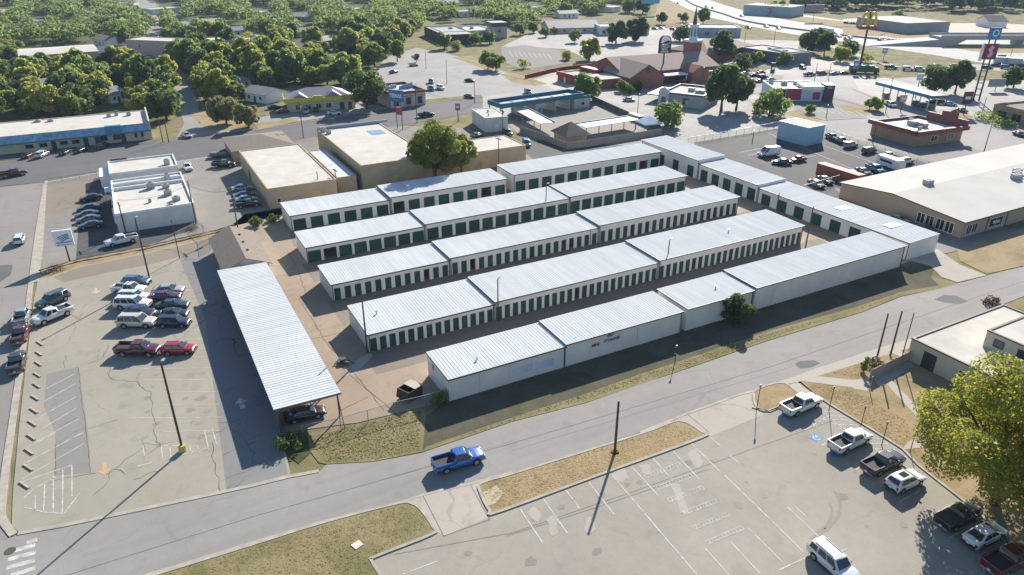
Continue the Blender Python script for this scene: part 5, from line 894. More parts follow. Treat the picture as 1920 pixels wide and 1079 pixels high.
def vehicle(kind, x, y, dirv, colour, label, near=True, group=None, scale=1.0, z=None, cat=None, hd=None):
    p = G(x, y, .6); rz = heading(x, y, *dirv, .6) if hd is None else hd
    root = thing({'sedan': 'car', 'hatch': 'car', 'suv': 'sport_utility_car', 'pickup': 'pickup_truck', 'van': 'van'}[kind], label, cat or {'sedan': 'car', 'hatch': 'car', 'suv': 'car', 'pickup': 'pickup truck', 'van': 'van'}[kind], (p.x, p.y, .045 if z is None else z), rz, group)
    if scale != 1: root.scale = (scale,) * 3
    pm = paint('car_paint_' + colour, PAINTS[colour], metal=.35 if colour in ('silver', 'steelblue', 'bluegrey', 'grey') else .1)
    for name, me, loc, r, sub in PROTO[kind]:
        if not near and name not in LITE: continue
        o = place(name, me, root, loc)
        if name == 'body': o.material_slots[0].link = 'OBJECT'; o.material_slots[0].material = pm; o.material_slots[1].link = 'OBJECT'; o.material_slots[1].material = BLACK
        if sub and near: place(sub[0], sub[1], o)
    return root
v = vehicle
LOTG = 'cars parked in the west lot'
Rt = (10, 0)
v('hatch', 256, 528, Rt, 'steelblue', 'blue-grey hatchback farthest back in the west lot block beside a light pole', group=LOTG)
v('pickup', 243, 543, (10, .3), 'white', 'white pickup second from the back in the west lot block', group=LOTG, scale=.93)
v('suv', 251, 557, Rt, 'white', 'short white sport utility car between the white pickup and the long white one', group=LOTG, scale=.9)
v('suv', 250, 571, Rt, 'white', 'long white sport utility car in front of the short white one in the west lot', group=LOTG, scale=1.04)
v('sedan', 262, 586, (10, .6), 'navy', 'dark blue low sedan between two pale sport utility cars', group=LOTG)
v('suv', 258, 605, Rt, 'beige', 'beige long sport utility car at the front of the west lot block', group=LOTG, scale=1.04)
v('sedan', 316, 544, (10, -.5), 'silver', 'silver sedan farthest back in the right column of the west lot', group=LOTG)
v('sedan', 310, 556, (10, -.6), 'purple', 'plum-coloured sedan in front of the silver one', group=LOTG)
v('sedan', 324, 572, (10, -.6), 'green', 'dark green sedan third in the right column of the west lot', group=LOTG)
v('sedan', 322, 589, (10, -.5), 'black', 'black sedan squeezed behind the navy sport utility car', group=LOTG)
v('suv', 327, 605, Rt, 'navy', 'navy sport utility car at the front of the right column', group=LOTG, scale=.9)
v('pickup', 260, 657, (10, .2), 'maroon', 'maroon crew-cab pickup standing alone at the front of the west lot', group=LOTG, scale=1.05)
v('hatch', 336, 655, (10, -.3), 'red', 'red crossover beside the maroon pickup', group=LOTG)
v('suv', 99, 563, (-10, 4), 'tealgrey', 'teal-grey sport utility car leaving past the white pickup', scale=.95)
v('pickup', 98, 592, (-10, 4), 'white', 'white pickup turning at the exit of the west lot')
v('pickup', 42, 594, None, 'silver', 'silver-white pickup at the head of the queue on the west road', hd=R(84), group='pickups queueing on the west road', scale=.92)
v('pickup', 39, 627, None, 'darkred', 'dark red pickup in the middle of the queue on the west road', hd=R(85), group='pickups queueing on the west road', scale=.92)
v('pickup', 32, 680, None, 'charcoal', 'charcoal pickup last in the queue on the west road', hd=R(88), group='pickups queueing on the west road', scale=.95)
v('suv', 37, 449, None, 'white', 'white sport utility car driving away up the west road', hd=R(86), scale=.85)
v('pickup', 228, 452, (-10, 2.2), 'white', 'white pickup parked alongside the shaded wall of the white office')
for i, (x, y, k, c, lb) in enumerate(((170, 371, 'sedan', 'black', 'black sedan at the far end of the row beside the white office'), (166, 390, 'sedan', 'charcoal', 'charcoal sedan second in the row beside the white office'), (163, 402, 'sedan', 'bluegrey', 'blue-grey sedan third in the row beside the white office'), (166, 411, 'sedan', 'grey', 'grey sedan fourth in the row beside the white office'), (170, 422, 'sedan', 'charcoal', 'dark sedan nearest in the row beside the white office'))): v(k, x, y, (-10, 1.5), c, lb, group='cars beside the white office', scale=.95)
v('pickup', 351, 314, None, 'white', 'white pickup facing the camera between the offices', hd=R(-84), scale=.9)
v('pickup', 420, 309, (10, -.3), 'black', 'black pickup with a loaded trailer beside the tan warehouse')
v('sedan', 454, 353, (10, -1.2), 'silver', 'silver sedan beside the tan warehouse wall'); v('sedan', 460, 366, (10, -1.2), 'navy', 'navy sedan in the shade of the tan warehouse'); v('sedan', 462, 374, (10, -1.2), 'lightblue', 'pale blue sedan between the navy sedan and the black pickup'); v('pickup', 466, 383, (10, -1), 'black', 'black pickup nearest in the row by the tan warehouse', scale=.92)
v('pickup', 25, 326, (10, -1.5), 'maroon', 'maroon pickup driving on the north street at the left edge'); v('sedan', 350, 254, None, 'silver', 'silver car waiting at the mouth of the side street', hd=R(-80))
for x, y, k, c, lb in ((53, 291, 'sedan', 'darkred', 'dark red car before the blue-awning shop'), (79, 290, 'suv', 'white', 'white sport utility car before the blue-awning shop'), (123, 285, 'sedan', 'charcoal', 'charcoal car in the middle before the blue-awning shop'), (151, 281, 'sedan', 'black', 'black car right of the charcoal one before the blue-awning shop'), (193, 274, 'suv', 'charcoal', 'dark sport utility car rightmost before the blue-awning shop')): v(k, x, y, (10, -5), c, lb, group='cars before the blue-awning shop', scale=.9)
v('pickup', 860, 864, (10, -2.9), 'blue', 'bright blue pickup driving along the near road', scale=1.0)
v('sedan', 572, 776, (10, -2.2), 'black', 'black car parked under the end of the carport')
v('pickup', 1502, 760, (10, -4.2), 'white', 'white crew-cab pickup in the first bay by the path')
v('pickup', 1594, 828, (10, -4.6), 'white', 'older white pickup with an empty pale bed beside the hatched bay', scale=.98)
v('pickup', 1656, 869, (10, -4.6), 'darkpurple', 'dark purple-grey pickup by the round slab', scale=.95)
o_ = v('hatch', 1697, 902, (10, -4.4), 'white', 'silver-white crossover with a sunroof in the shade of the big tree', scale=1.02); MB().box(-1.0, -.35, 1.605, -.1, .35, 1.62).build('sunroof', GLASS, o_)
o_ = v('pickup', 1797, 969, (10, -5), 'black', 'black pickup with a covered bed under the big tree', scale=.92); MB().box(-2.82, -.93, 1.342, -.62, .93, 1.38).build('bed_cover', M('bed_liner', (.03, .03, .032), .8), o_)
v('sedan', 1846, 1003, (10, -5), 'white', 'white sedan parked between two dark pickups under the tree')
v('pickup', 1893, 1050, (10, -5), 'darkred', 'dark red pickup with a grey bed at the lower right corner')
v('suv', 1563, 1057, (9, 8), 'white', 'white sport utility car cut by the bottom edge of the picture', scale=.95)
v('van', 1441, 289, (-10, .9), 'white', 'tall white van in the asphalt lot'); v('sedan', 1466, 304, (-10, -.6), 'charcoal', 'dark car right of the white van'); v('pickup', 1497, 299, (-10, 1.5), 'red', 'red and white pickup in the asphalt lot', scale=.8)
for x, y, k, c, lb in ((1595, 273, 'suv', 'silver', 'silver sport utility car nearest the blue metal shed'), (1630, 283, 'suv', 'charcoal', 'charcoal sport utility car second from the blue metal shed'), (1665, 293, 'pickup', 'white', 'white pickup third from the blue metal shed'), (1699, 303, 'suv', 'white', 'white sport utility car at the end of the line by the diner fence')): v(k, x, y, (10, -2), c, lb, group='cars along the diner fence', scale=.9)
for x, y, k, c, lb in ((1531, 345, 'sedan', 'grey', 'grey car tight beside the crosswise storage row'), (1547, 338, 'sedan', 'charcoal', 'charcoal car left of the rust-red container'), (1600, 327, 'sedan', 'palegreen', 'pale green car right of the rust-red container'), (1619, 322, 'sedan', 'charcoal', 'charcoal car behind the big warehouse eave'), (1641, 318, 'pickup', 'steelblue', 'steel blue pickup behind the big warehouse eave')): v(k, x, y, (10, 4.5), c, lb, group='cars behind the big warehouse')
v('sedan', 1683, 412, (10, 3), 'palegreen', 'old pale green car in the alley beside the big warehouse'); v('sedan', 1733, 429, (10, 3.5), 'charcoal', 'dark car by the glass doors of the big warehouse')
far = lambda *a, **k: v(*a, near=False, **k)
for x, y, k, d, c, lb in ((530, 209, 'sedan', (10, -1), 'red', 'red sedan left of the purple-roofed restaurant'), (573, 209, 'suv', (2, 6), 'silver', 'silver sport utility car nosing out by the purple-roofed restaurant'), (592, 206, 'sedan', (3, 6), 'charcoal', 'dark car in the shade of the yellow fascia'), (627, 212, 'sedan', (10, -.5), 'white', 'white sedan right before the yellow fascia'), (514, 201, 'sedan', (10, -1), 'charcoal', 'dark car behind the red sedan by the trees'), (799, 216, 'pickup', (10, -1.2), 'black', 'black pickup driving on the north street past the stone restaurant'), (738, 135, 'sedan', (10, -2), 'black', 'black car in the back lot left of a round tree'), (776, 122, 'sedan', (10, -.5), 'silver', 'silver car beside the brown bush in the back lot'), (808, 167, 'suv', (6, 4), 'charcoal', 'dark sport utility car behind the stone restaurant'), (826, 165, 'suv', (6, 3), 'white', 'white sport utility car behind the stone restaurant'), (808, 154, 'suv', (2, 5), 'tealgrey', 'grey boxy car in the back lot'), (881, 151, 'sedan', (10, 1), 'black', 'black car driving across the pale lot'), (880, 181, 'sedan', (10, 2), 'charcoal', 'charcoal car at the lot exit by the street lamp'), (895, 254, 'sedan', (10, -2.5), 'tealgrey', 'teal sedan before the small white block building'), (951, 250, 'suv', (6, 4), 'black', 'black car parked behind the small white block building'), (987, 270, 'suv', (3, 5), 'bluegrey', 'grey car behind the wing of the tan warehouse'), (990, 173, 'suv', (6, 4), 'tealgrey', 'teal sport utility car waiting at the street by the car wash'), (1180, 187, 'sedan', (10, .5), 'silver', 'silver sedan left of the taco restaurant'), (1135, 143, 'sedan', (10, -1), 'white', 'white car right of the drive-in shop')): far(k, x, y, d, c, lb, scale=.95)
cols = ['black', 'charcoal', 'white', 'silver', 'navy', 'grey', 'white', 'charcoal']
CH_ = [(1338, 149, 'pickup', 'black'), (1350, 144, 'sedan', 'charcoal'), (1365, 148, 'suv', 'charcoal'), (1377, 142, 'pickup', 'white'), (1382, 154, 'sedan', 'white'), (1393, 147, 'suv', 'navy'), (1409, 151, 'sedan', 'silver'), (1414, 141, 'sedan', 'black'), (1396, 138, 'sedan', 'grey'), (1427, 136, 'sedan', 'charcoal'), (1430, 145, 'suv', 'black'), (1446, 149, 'sedan', 'silver'), (1424, 152, 'sedan', 'grey')]
wd = ['first', 'second', 'third', 'fourth', 'fifth', 'sixth', 'seventh', 'eighth', 'ninth', 'tenth', 'eleventh', 'twelfth', 'thirteenth']
for i, (x, y, k, c) in enumerate(CH_): far(k, x, y, (10, -1), c, '%s %s in the church car park, %s from the left' % (c, 'pickup' if k == 'pickup' else 'car', wd[sorted(range(len(CH_)), key=lambda j: CH_[j][0]).index(i)]), group='cars in the church car park', scale=.93)
for x, y, k, d, c, lb in ((1280, 153, 'pickup', (10, -1), 'red', 'red pickup behind the taco restaurant'), (1300, 158, 'sedan', (6, 5), 'white', 'white car behind the taco restaurant roof'), (1303, 149, 'suv', (10, 1), 'black', 'black car right of the red pickup'), (1423, 209, 'sedan', (10, -.5), 'silver', 'silver car under the trees right of the taco restaurant'), (1505, 127, 'suv', (8, 3), 'charcoal', 'dark car in the lot left of the queue'), (1518, 140, 'pickup', (10, -.5), 'charcoal', 'charcoal pickup at the left end of the drive-through queue'), (1541, 138, 'suv', (10, -.5), 'purple', 'purple car second in the drive-through queue'), (1564, 138, 'sedan', (10, -.5), 'steelblue', 'blue car third in the drive-through queue'), (1583, 137, 'sedan', (10, -.5), 'darkred', 'dark red car just left of the green truck'), (1671, 197, 'suv', (10, 4), 'white', 'white sport utility car by the bushy island'), (1692, 161, 'sedan', (10, 1), 'black', 'black car at the pumps under the fuel canopy'), (1733, 199, 'suv', (10, -.5), 'tealgrey', 'teal sport utility car before the fuel canopy, nearer one'), (1749, 191, 'sedan', (10, 0), 'charcoal', 'charcoal car before the fuel canopy'), (1766, 193, 'suv', (10, 1), 'black', 'black car right before the fuel canopy'), (1782, 195, 'sedan', (10, 1), 'silver', 'silver car at the end of the line before the fuel canopy'), (1804, 207, 'sedan', (10, 3), 'maroon', 'maroon car below the small red sign'), (1897, 226, 'suv', (10, 2), 'tealgrey', 'teal sport utility car before the tan stone building'), (1913, 252, 'sedan', (10, 3), 'maroon', 'maroon car at the right edge of the cross street'), (1560, 258, 'pickup', (6, 3), 'charcoal', 'stripped dark truck beside the blue metal shed'), (1577, 265, 'pickup', (8, 3), 'grey', 'grey flatbed pickup right of the blue metal shed')): far(k, x, y, d, c, lb, scale=.92)
FR = [(1671, 127, 'pickup', 'tealgrey'), (1703, 130, 'suv', 'white'), (1725, 131, 'suv', 'silver'), (1752, 126, 'pickup', 'charcoal'), (1768, 133, 'sedan', 'tealgrey'), (1792, 124, 'sedan', 'black'), (1800, 131, 'sedan', 'charcoal'), (1818, 126, 'sedan', 'charcoal'), (1851, 127, 'sedan', 'black'), (1867, 123, 'sedan', 'charcoal'), (1887, 127, 'suv', 'steelblue'), (1916, 124, 'sedan', 'black')]
for i, (x, y, k, c) in enumerate(FR): far(k, x, y, (10, .8), c, '%s %s on the frontage road, %s to the right of the green truck' % (c, 'pickup' if k == 'pickup' else 'car', wd[i]), group='traffic on the frontage road')
HWc = [(1272, 6, 'white'), (1325, 12, 'charcoal'), (1337, 15, 'charcoal'), (1391, 30, 'darkred'), (1403, 52, 'charcoal'), (1437, 50, 'silver'), (1460, 53, 'grey'), (1447, 31, 'silver'), (1418, 25, 'white'), (1593, 70, 'white'), (1588, 73, 'black'), (1651, 75, 'charcoal'), (1661, 78, 'silver'), (1672, 76, 'grey'), (1691, 76, 'charcoal'), (1708, 77, 'beige'), (1531, 66, 'black'), (1562, 66, 'charcoal'), (1573, 68, 'white')]
for i, (x, y, c) in enumerate(HWc): far('pickup' if i == 4 else 'sedan', x, y, (10, 2), c, '%s car on the highway, number %d counted from the left' % (c, sorted(range(len(HWc)), key=lambda j: HWc[j][0]).index(i) + 1), group='traffic on the highway')
for i, (x, y, c) in enumerate(((1588, 43, 'charcoal'), (1600, 44, 'black'), (1612, 43, 'charcoal'), (1648, 47, 'white'), (1655, 46, 'silver'))): far('sedan', x, y, (10, 1), c, '%s car before the far grey warehouse, %s from the left' % (c, wd[i]), group='cars before the far grey warehouse')
for i, (x, y, c) in enumerate(((247, 107, 'white'), (251, 114, 'silver'), (256, 121, 'white'), (275, 107, 'white'), (292, 100, 'silver'))): far('sedan', x, y, (10, 2), c, '%s car in the small lot right of the beige hall, %s from the left' % (c, wd[i]), group='cars beside the beige hall')
for i, (x, y, c) in enumerate(((1085, 57, 'black'), (1094, 56, 'charcoal'), (1108, 58, 'charcoal'), (1120, 57, 'white'))): far('sedan', x, y, (10, .5), c, '%s car before the long grey hall, %s from the left' % (c, wd[i]), group='cars before the long grey hall')
for i, (x, y, c) in enumerate(((1228, 54, 'charcoal'), (1240, 53, 'silver'), (1262, 55, 'black'), (1275, 54, 'white'), (1300, 58, 'charcoal'), (1340, 60, 'white'), (1352, 59, 'purple'))): far('sedan', x, y, (10, 1), c, '%s car in the showroom lot, %s from the left' % (c, wd[i]), group='cars in the showroom lot')
for i, (x, y, c) in enumerate(((1400, 116, 'charcoal'), (1430, 114, 'black'), (1448, 117, 'silver'), (1462, 114, 'charcoal'), (1490, 116, 'white'))): far('sedan', x, y, (10, 1.5), c, '%s car before the long dark building, %s from the left' % (c, wd[i]), group='cars before the long dark building')
def box_truck(label, x, y, d, col, L=9.0, h=3.4, cabc='white', cat='truck', hd=None):
    t = thing('box_truck', label, cat, G(x, y, 1.2).xy.to_3d(), heading(x, y, *d, 1.2) if hd is None else hd)
    MB().box(-L / 2, -1.2, .9, L / 2 - 2.2, 1.2, h).build('cargo_box', M('truck_box_' + col, PAINTS.get(col, (.1, .2, .2)), .5), t)
    MB().prism([(L / 2 - 2.1, .6), (L / 2, .6), (L / 2, 1.5), (L / 2 - .5, 2.5), (L / 2 - 2.1, 2.6)], -1.1, 1.1).build('cab', paint('car_paint_' + cabc, PAINTS[cabc]), t)
    MB().quad((L / 2 + .01, -.95, 1.55), (L / 2 + .01, .95, 1.55), (L / 2 - .47, .95, 2.42), (L / 2 - .47, -.95, 2.42)).build('windshield', GLASS, t); MB().box(-L / 2, -1, .55, L / 2 - .2, 1, .9).build('chassis', BLACK, t)
    for wx in (-L / 2 + 1.2, -L / 2 + 2.4, L / 2 - 1.2):
        for wy in (-1.1, 1.1): MB().tube((wx, wy - .14, .48), (wx, wy + .14, .48), .48, None, 14).build('wheel', TYRE, t)
PAINTS['truckgreen'] = (.01, .10, .085)
box_truck('long dark green truck on the frontage road beside the tall sign pole', 1620, 132, (10, .3), 'truckgreen', 12, 3.3, 'green')
box_truck('grey box truck in the far right traffic', 1884, 117, (10, .5), 'silver', 9); box_truck('second grey box truck at the right edge of the traffic', 1907, 119, (10, .5), 'silver', 8)
box_truck('white semi trailer on the highway above the dark trees', 1550, 61, (10, 2), 'white', 15, 4.0)
ct = thing('shipping_container', 'rust-red shipping container behind the big warehouse', 'container', G(1573, 336), heading(1573, 336, 10, 3.2)); mb = MB().box(-6, -1.2, .1, 6, 1.2, 2.6)
for i in range(24): mb.box(-5.9 + i * .49, -1.25, .2, -5.66 + i * .49, -1.2, 2.5); mb.box(-5.9 + i * .49, 1.2, .2, -5.66 + i * .49, 1.25, 2.5)
mb.build('body', M('rust_red_steel', (.28, .085, .05), .7, .2, .6), ct); MB().box(6.0, -1.1, .2, 6.06, -.02, 2.5).box(6.0, .02, .2, 6.06, 1.1, 2.5).build('door', M('rust_red_steel', (.28, .085, .05), .7), ct)
rv = thing('camper', 'long white camper behind the big warehouse eave', 'camper', G(1668, 316), heading(1668, 316, 10, 3.6)); MB().prism([(-3.6, .5), (3.6, .5), (3.6, 2.2), (3.0, 2.8), (-3.4, 2.8), (-3.6, 2.4)], -1.15, 1.15).build('body', WHITE, rv); MB().box(-2.5, -1.18, 1.5, 1.5, -1.14, 2.1).build('window', GLASS, rv)
for wy in (-1.05, 1.05): MB().tube((0, wy - .12, .35), (0, wy + .12, .35), .35, None, 12).build('wheel', TYRE, rv)
ut = thing('utility_trailer', 'flat utility trailer loaded with small machines behind the black pickup', 'trailer', (*G(412, 296)[:2], 0), heading(412, 296, 10, -.3)); MB().box(-2.8, -1, .5, 2.8, 1, .6).build('deck', DARKPOLE, ut); MB().box(-2.8, -1, .9, 2.8, -.95, 1.0).box(-2.8, .95, .9, 2.8, 1, 1.0).build('rail', DARKPOLE, ut); MB().box(-2, -.6, .6, -.6, .5, 1.5).box(.2, -.5, .6, 1.8, .6, 1.35).box(-.4, -.4, .6, 0, .3, 1.7).build('load', M('machine_grey', (.2, .2, .2), .6), ut)
for wy in (-1.12, 1.12): MB().tube((-.3, wy - .1, .33), (-.3, wy + .1, .33), .33, None, 12).build('wheel', TYRE, ut)
# dumpster
dm = thing('dumpster', 'dark open dumpster with a tan lid near the yard fence', 'dumpster', G(770, 745), R(24)); DS = M('dumpster_steel', (.055, .035, .03), .8, .3, 1.5)
mb = MB(); mb.prism([(-1.1, .15), (1.1, .15), (1.2, 1.6), (-1.2, 1.6)], -1.0, -.92).prism([(-1.1, .15), (1.1, .15), (1.2, 1.6), (-1.2, 1.6)], .92, 1.0).box(-1.15, -.92, .15, -1.05, .92, 1.6).box(1.05, -.92, .15, 1.15, .92, 1.6).box(-1.05, -.92, .15, 1.05, .92, .25); mb.build('bin', DS, dm)
MB().box(-.1, -1.02, 1.62, 1.22, 1.02, 1.68).build('lid', M('tan_lid', (.40, .33, .27), .7), dm); MB().beam((-1.2, 0, 1.62), (-1.5, 0, .5), 2.0, .05).build('lid', DS, dm)
for x in (-.9, .9):
    for y in (-.8, .8): MB().tube((x, y - .05, .08), (x, y + .05, .08), .1, None, 8).build('caster', BLACK, dm)
dk = thing('junk_pallet_pile', 'heap of scrap and pallets in the shade beside the deepest storage row', 'scrap pile', G(645, 680)); 
for i in range(9): MB().box(-.7, -.06, 0, .7, .06, .1).build('plank', M('grey_plank', (.2, .17, .14), .9), dk, (rng.uniform(-.9, .9), rng.uniform(-.9, .9), .05 + i * .05), rng.uniform(0, 3))
MB().box(-.5, -.4, 0, .3, .4, .7).build('crate', M('dark_crate', (.05, .05, .05), .8), dk)
# ------------------------------------------------------------------ poles and signs
def pole_at(name, label, cat, x, y, ty, r=.14, mat=None, group=None):
    b = G(x, y); zs = 0; lo, hi = 0.0, 45.0
    def proj(z):
        vv = np.array([b.x, b.y, z - CAM_H]); return 539.5 - FPX * (vv @ _up) / (vv @ _fw)
    for _ in range(40):
        m_ = (lo + hi) / 2
        if proj(m_) > ty: lo = m_
        else: hi = m_
    t = thing(name, label, cat, b, 0, group); MB().tube((0, 0, 0), (0, 0, lo), r, r * .75, 8).build('shaft', mat or WOODPOLE, t); return t, lo
def lamp_head(t, h, rz=0, l=1.2, n=1):
    for k in range(n):
        a = rz + k * math.pi; c, s = math.cos(a), math.sin(a)
        MB().tube((0, 0, h - .1), (c * l, s * l, h + .05), .05, .04, 6).build('arm', DARKPOLE, t); MB().box(-.28, -.13, -.06, .28, .13, .06).build('lamp', M('lamp_grey', (.35, .35, .34), .4) if n == 1 else BLACK, t, (c * l, s * l, h + .08), a)
def crossarm(t, h, rz=0, n=1):
    for k in range(n):
        c, s = math.cos(rz), math.sin(rz); z = h - .4 - k * .9
        MB().beam((-c * 1.1, -s * 1.1, z), (c * 1.1, s * 1.1, z), .12, .14).build('crossarm', WOODPOLE, t)
        for q in (-1, -.45, .45, 1): MB().tube((c * q, s * q, z + .05), (c * q, s * q, z + .28), .06, .04, 6).build('insulator', M('insulator', (.3, .28, .26), .4), t)
t, h = pole_at('lot_lamp', 'tall dark lamp post on a yellow block in the west lot', 'lamp post', 343, 846, 681, .14, DARKPOLE); lamp_head(t, h, R(60), .5); MB().tube((0, 0, 0), (0, 0, .85), .42, .42, 14).build('footing', M('yellow_concrete', (.48, .38, .14), .85), t)
t, h = pole_at('lot_lamp', 'lamp post on a yellow block behind the blue-grey hatchback', 'lamp post', 282, 529, 410, .14, DARKPOLE); lamp_head(t, h, R(60), .5); MB().tube((0, 0, 0), (0, 0, .85), .4, .4, 14).build('footing', M('yellow_concrete', (.48, .38, .14), .85), t)
t, h = pole_at('street_pole', 'bare dark pole on the middle grass island', 'pole', 1152.5, 850, 752, .16, DARKPOLE); MB().tube((0, 0, 0), (0, 0, .1), .5, None, 12).build('footing', PALE2, t)
PL = [('thin pole at the brown paved strip', 337, 485, 412), ('short utility pole carrying the grey boxes by the white office', 236, 437, 380), ('utility pole left of the site office beside the parked row', 446, 428, 352), ('pole at the street end of the side street, left of two', 306, 268, 222), ('pole at the street end of the side street, right of two', 317, 268, 222), ('pole behind the left tan warehouse front', 600, 372, 322), ('pole with a bracket at the corner of the link building', 633, 366, 317), ('leaning tall pole at the near corner of the deepest storage row', 689, 662, 543), ('thin pole rising from the second aisle', 1106, 470, 430), ('pole by the yellow-fascia restaurant across the street', 569, 259, 190), ('pole in front of the wing of the tan warehouse', 935, 318, 258), ('pole at the far end of the deepest storage row', 1509, 471, 388), ('pole rising between the crosswise row and the deepest row', 1453, 410, 362), ('thin pole before the crosswise row', 1296, 323, 295), ('pole before the car wash at the white block building', 942, 250, 198), ('first of three bare poles by the front path', 1644, 672, 588), ('second of three bare poles by the front path', 1669, 668, 583), ('third thin pole by the front path beside the screen wall', 1690, 674, 586), ('pole at the alley corner of the white office', 368, 420, 340), ('pole in front of the diner wall', 1692, 268, 222), ('pole before the diner at the fence', 1636, 268, 235), ('leaning pole on the cross street verge', 1844, 288, 236)]
for i, (lb, x, y, ty) in enumerate(PL):
    t, h = pole_at('utility_pole', lb, 'pole', x, y, ty, .13 if 'thin' not in lb else .08, DARKPOLE if 'bare' in lb or 'thin' in lb else WOODPOLE)
    if i in (1, 2, 6, 9, 10): crossarm(t, h, R(100))
    if i in (2, 9, 14): MB().tube((.3, 0, h - 2.4), (.3, 0, h - 1.5), .24, None, 10).build('transformer', STEEL, t)
for lb, x, y, ty, a in (('yard lamp pole between the two nearest door aisles', 934, 602, 524, 40), ('yard lamp pole at the middle of the deepest storage row', 1249, 513, 450, 20), ('yard lamp pole in the second storage row gap', 1023, 406, 346, 20)):
    t, h = pole_at('yard_lamp', lb, 'lamp post', x, y, ty, .11, DARKPOLE); lamp_head(t, h, R(a), .6)
SL = [(1007, 1, 'street lamp left of the round shrub by the taco restaurant', 1244 - 28, 163, 127), (0, 1, 'street lamp beside the north street past the stone restaurant', 782, 231, 160), (0, 1, 'street lamp in the back lot near the brown bush', 799, 130, 97), (0, 1, 'street lamp in the pale back lot left of the lone tree', 838, 158, 115), (0, 1, 'street lamp by the exit with the charcoal car', 890, 194, 155), (0, 2, 'twin lamp post in front of the church', 1214, 158, 124), (0, 2, 'twin lamp post right of the church porch sign', 1274, 150, 122), (0, 1, 'lamp post between taco restaurant and church car park', 1316, 163, 128), (0, 1, 'lamp post before the red-panelled restaurant', 1549, 220, 199), (0, 1, 'lamp post before the car wash fence', 1195, 218, 178), (0, 1, 'lamp post left of the fuel canopy', 1660, 212, 145), (0, 1, 'lamp post at the highway grass triangle, left', 1396, 80, 54), (0, 1, 'lamp post at the highway grass triangle, right', 1451, 80, 54), (0, 1, 'tall pale lamp post by the overpass', 1895, 105, 84), (0, 1, 'lamp post by the right restaurant forecourt', 1840, 218, 184), (0, 1, 'lamp post in front of the queue of the drive-through', 1553, 150, 118), (0, 1, 'lamp post left in front of the queue of the drive-through', 1527, 152, 118), (0, 1, 'lamp post by the blue metal shed fence', 1411, 264, 247)]
for _, n, lb, x, y, ty in SL:
    t, h = pole_at('street_lamp', lb, 'street lamp', x, y, ty, .12, DARKPOLE); lamp_head(t, h, R(40), 1.0, n)
def board(t, w, h, z, mat, name='sign_board', rz=None, d=.5, edge=None):
    o = MB().box(-w / 2, -d / 2, z, w / 2, d / 2, z + h).build(name, mat, t)
    return o
CAMF = -YAW                                      # boards that look towards the road the camera hovers over
# taco sign
t, h = pole_at('pylon_sign', 'tall black sign with a white bell and taco lettering on a pole', 'sign', 1241, 150, 66, .35, BLACK); t.rotation_euler[2] = R(-24); SB = M('sign_black', (.012, .012, .02), .5); SWH = M('sign_white', (.72, .70, .74), .5)
pts = [(-2.5, h - 7.0), (2.5, h - 7.0), (2.5, h - 2.6)] + [(2.5 * math.cos(a), h - 2.5 + 2.5 * math.sin(a)) for a in [math.pi * k / 12 for k in range(1, 12)]] + [(-2.5, h - 2.6)]
MB().prism(pts, -.4, .4).build('sign_board', SB, t)
bell = [(-1.9, h - 3.1), (-1.5, h - 1.2), (-.8, h - .35), (.3, h - .2), (1.4, h - .9), (2.1, h - 2.0), (2.2, h - 2.4), (1.2, h - 2.0), (.2, h - 2.3), (-.9, h - 3.0)]
MB().prism(bell[::-1], -.46, -.405).build('bell_emblem', SWH, t); MB().prism([(-1.6, h - 3.5), (-.7, h - 3.2), (.5, h - 3.5), (1.8, h - 2.9), (2.1, h - 2.6), (1.9, h - 3.1), (.6, h - 3.8), (-.9, h - 3.8)], -.46, -.405).build('bell_emblem', SWH, t)
for s_, z, sz in (('TACO', h - 4.45, 1.25), ('BELL', h - 5.5, 1.25), ('DRIVE THRU', h - 6.45, .6)): text_mesh(s_, sz, SWH, 'lettering', t, face_matrix((0, -.42, z), 0), .03)
# golden arches sign
t, h = pole_at('pylon_sign', 'very tall pole sign with yellow double arch on a red band', 'sign', 1613, 121, 22, .5, DARKPOLE); t.rotation_euler[2] = R(-20); YA = M('arch_yellow', (.62, .42, .01), .5)
for cx in (-1.9, 1.9):
    mb = MB(); 
    for k in range(14):
        a0, a1 = math.pi * k / 14, math.pi * (k + 1) / 14
        P = [(cx + r * math.cos(a), h - 6.2 + q * math.sin(a)) for r, q, a in ((2.0, 6.2, a0), (2.0, 6.2, a1), (1.15, 5.2, a1), (1.15, 5.2, a0))]
        mb.prism(P[::-1], -.35, .35)
    mb.build('arch', YA, t)
MB().box(-4.2, -.5, h - 7.6, 4.2, .5, h - 6.1).build('red_band', M('sign_red', (.30, .02, .02), .5), t)
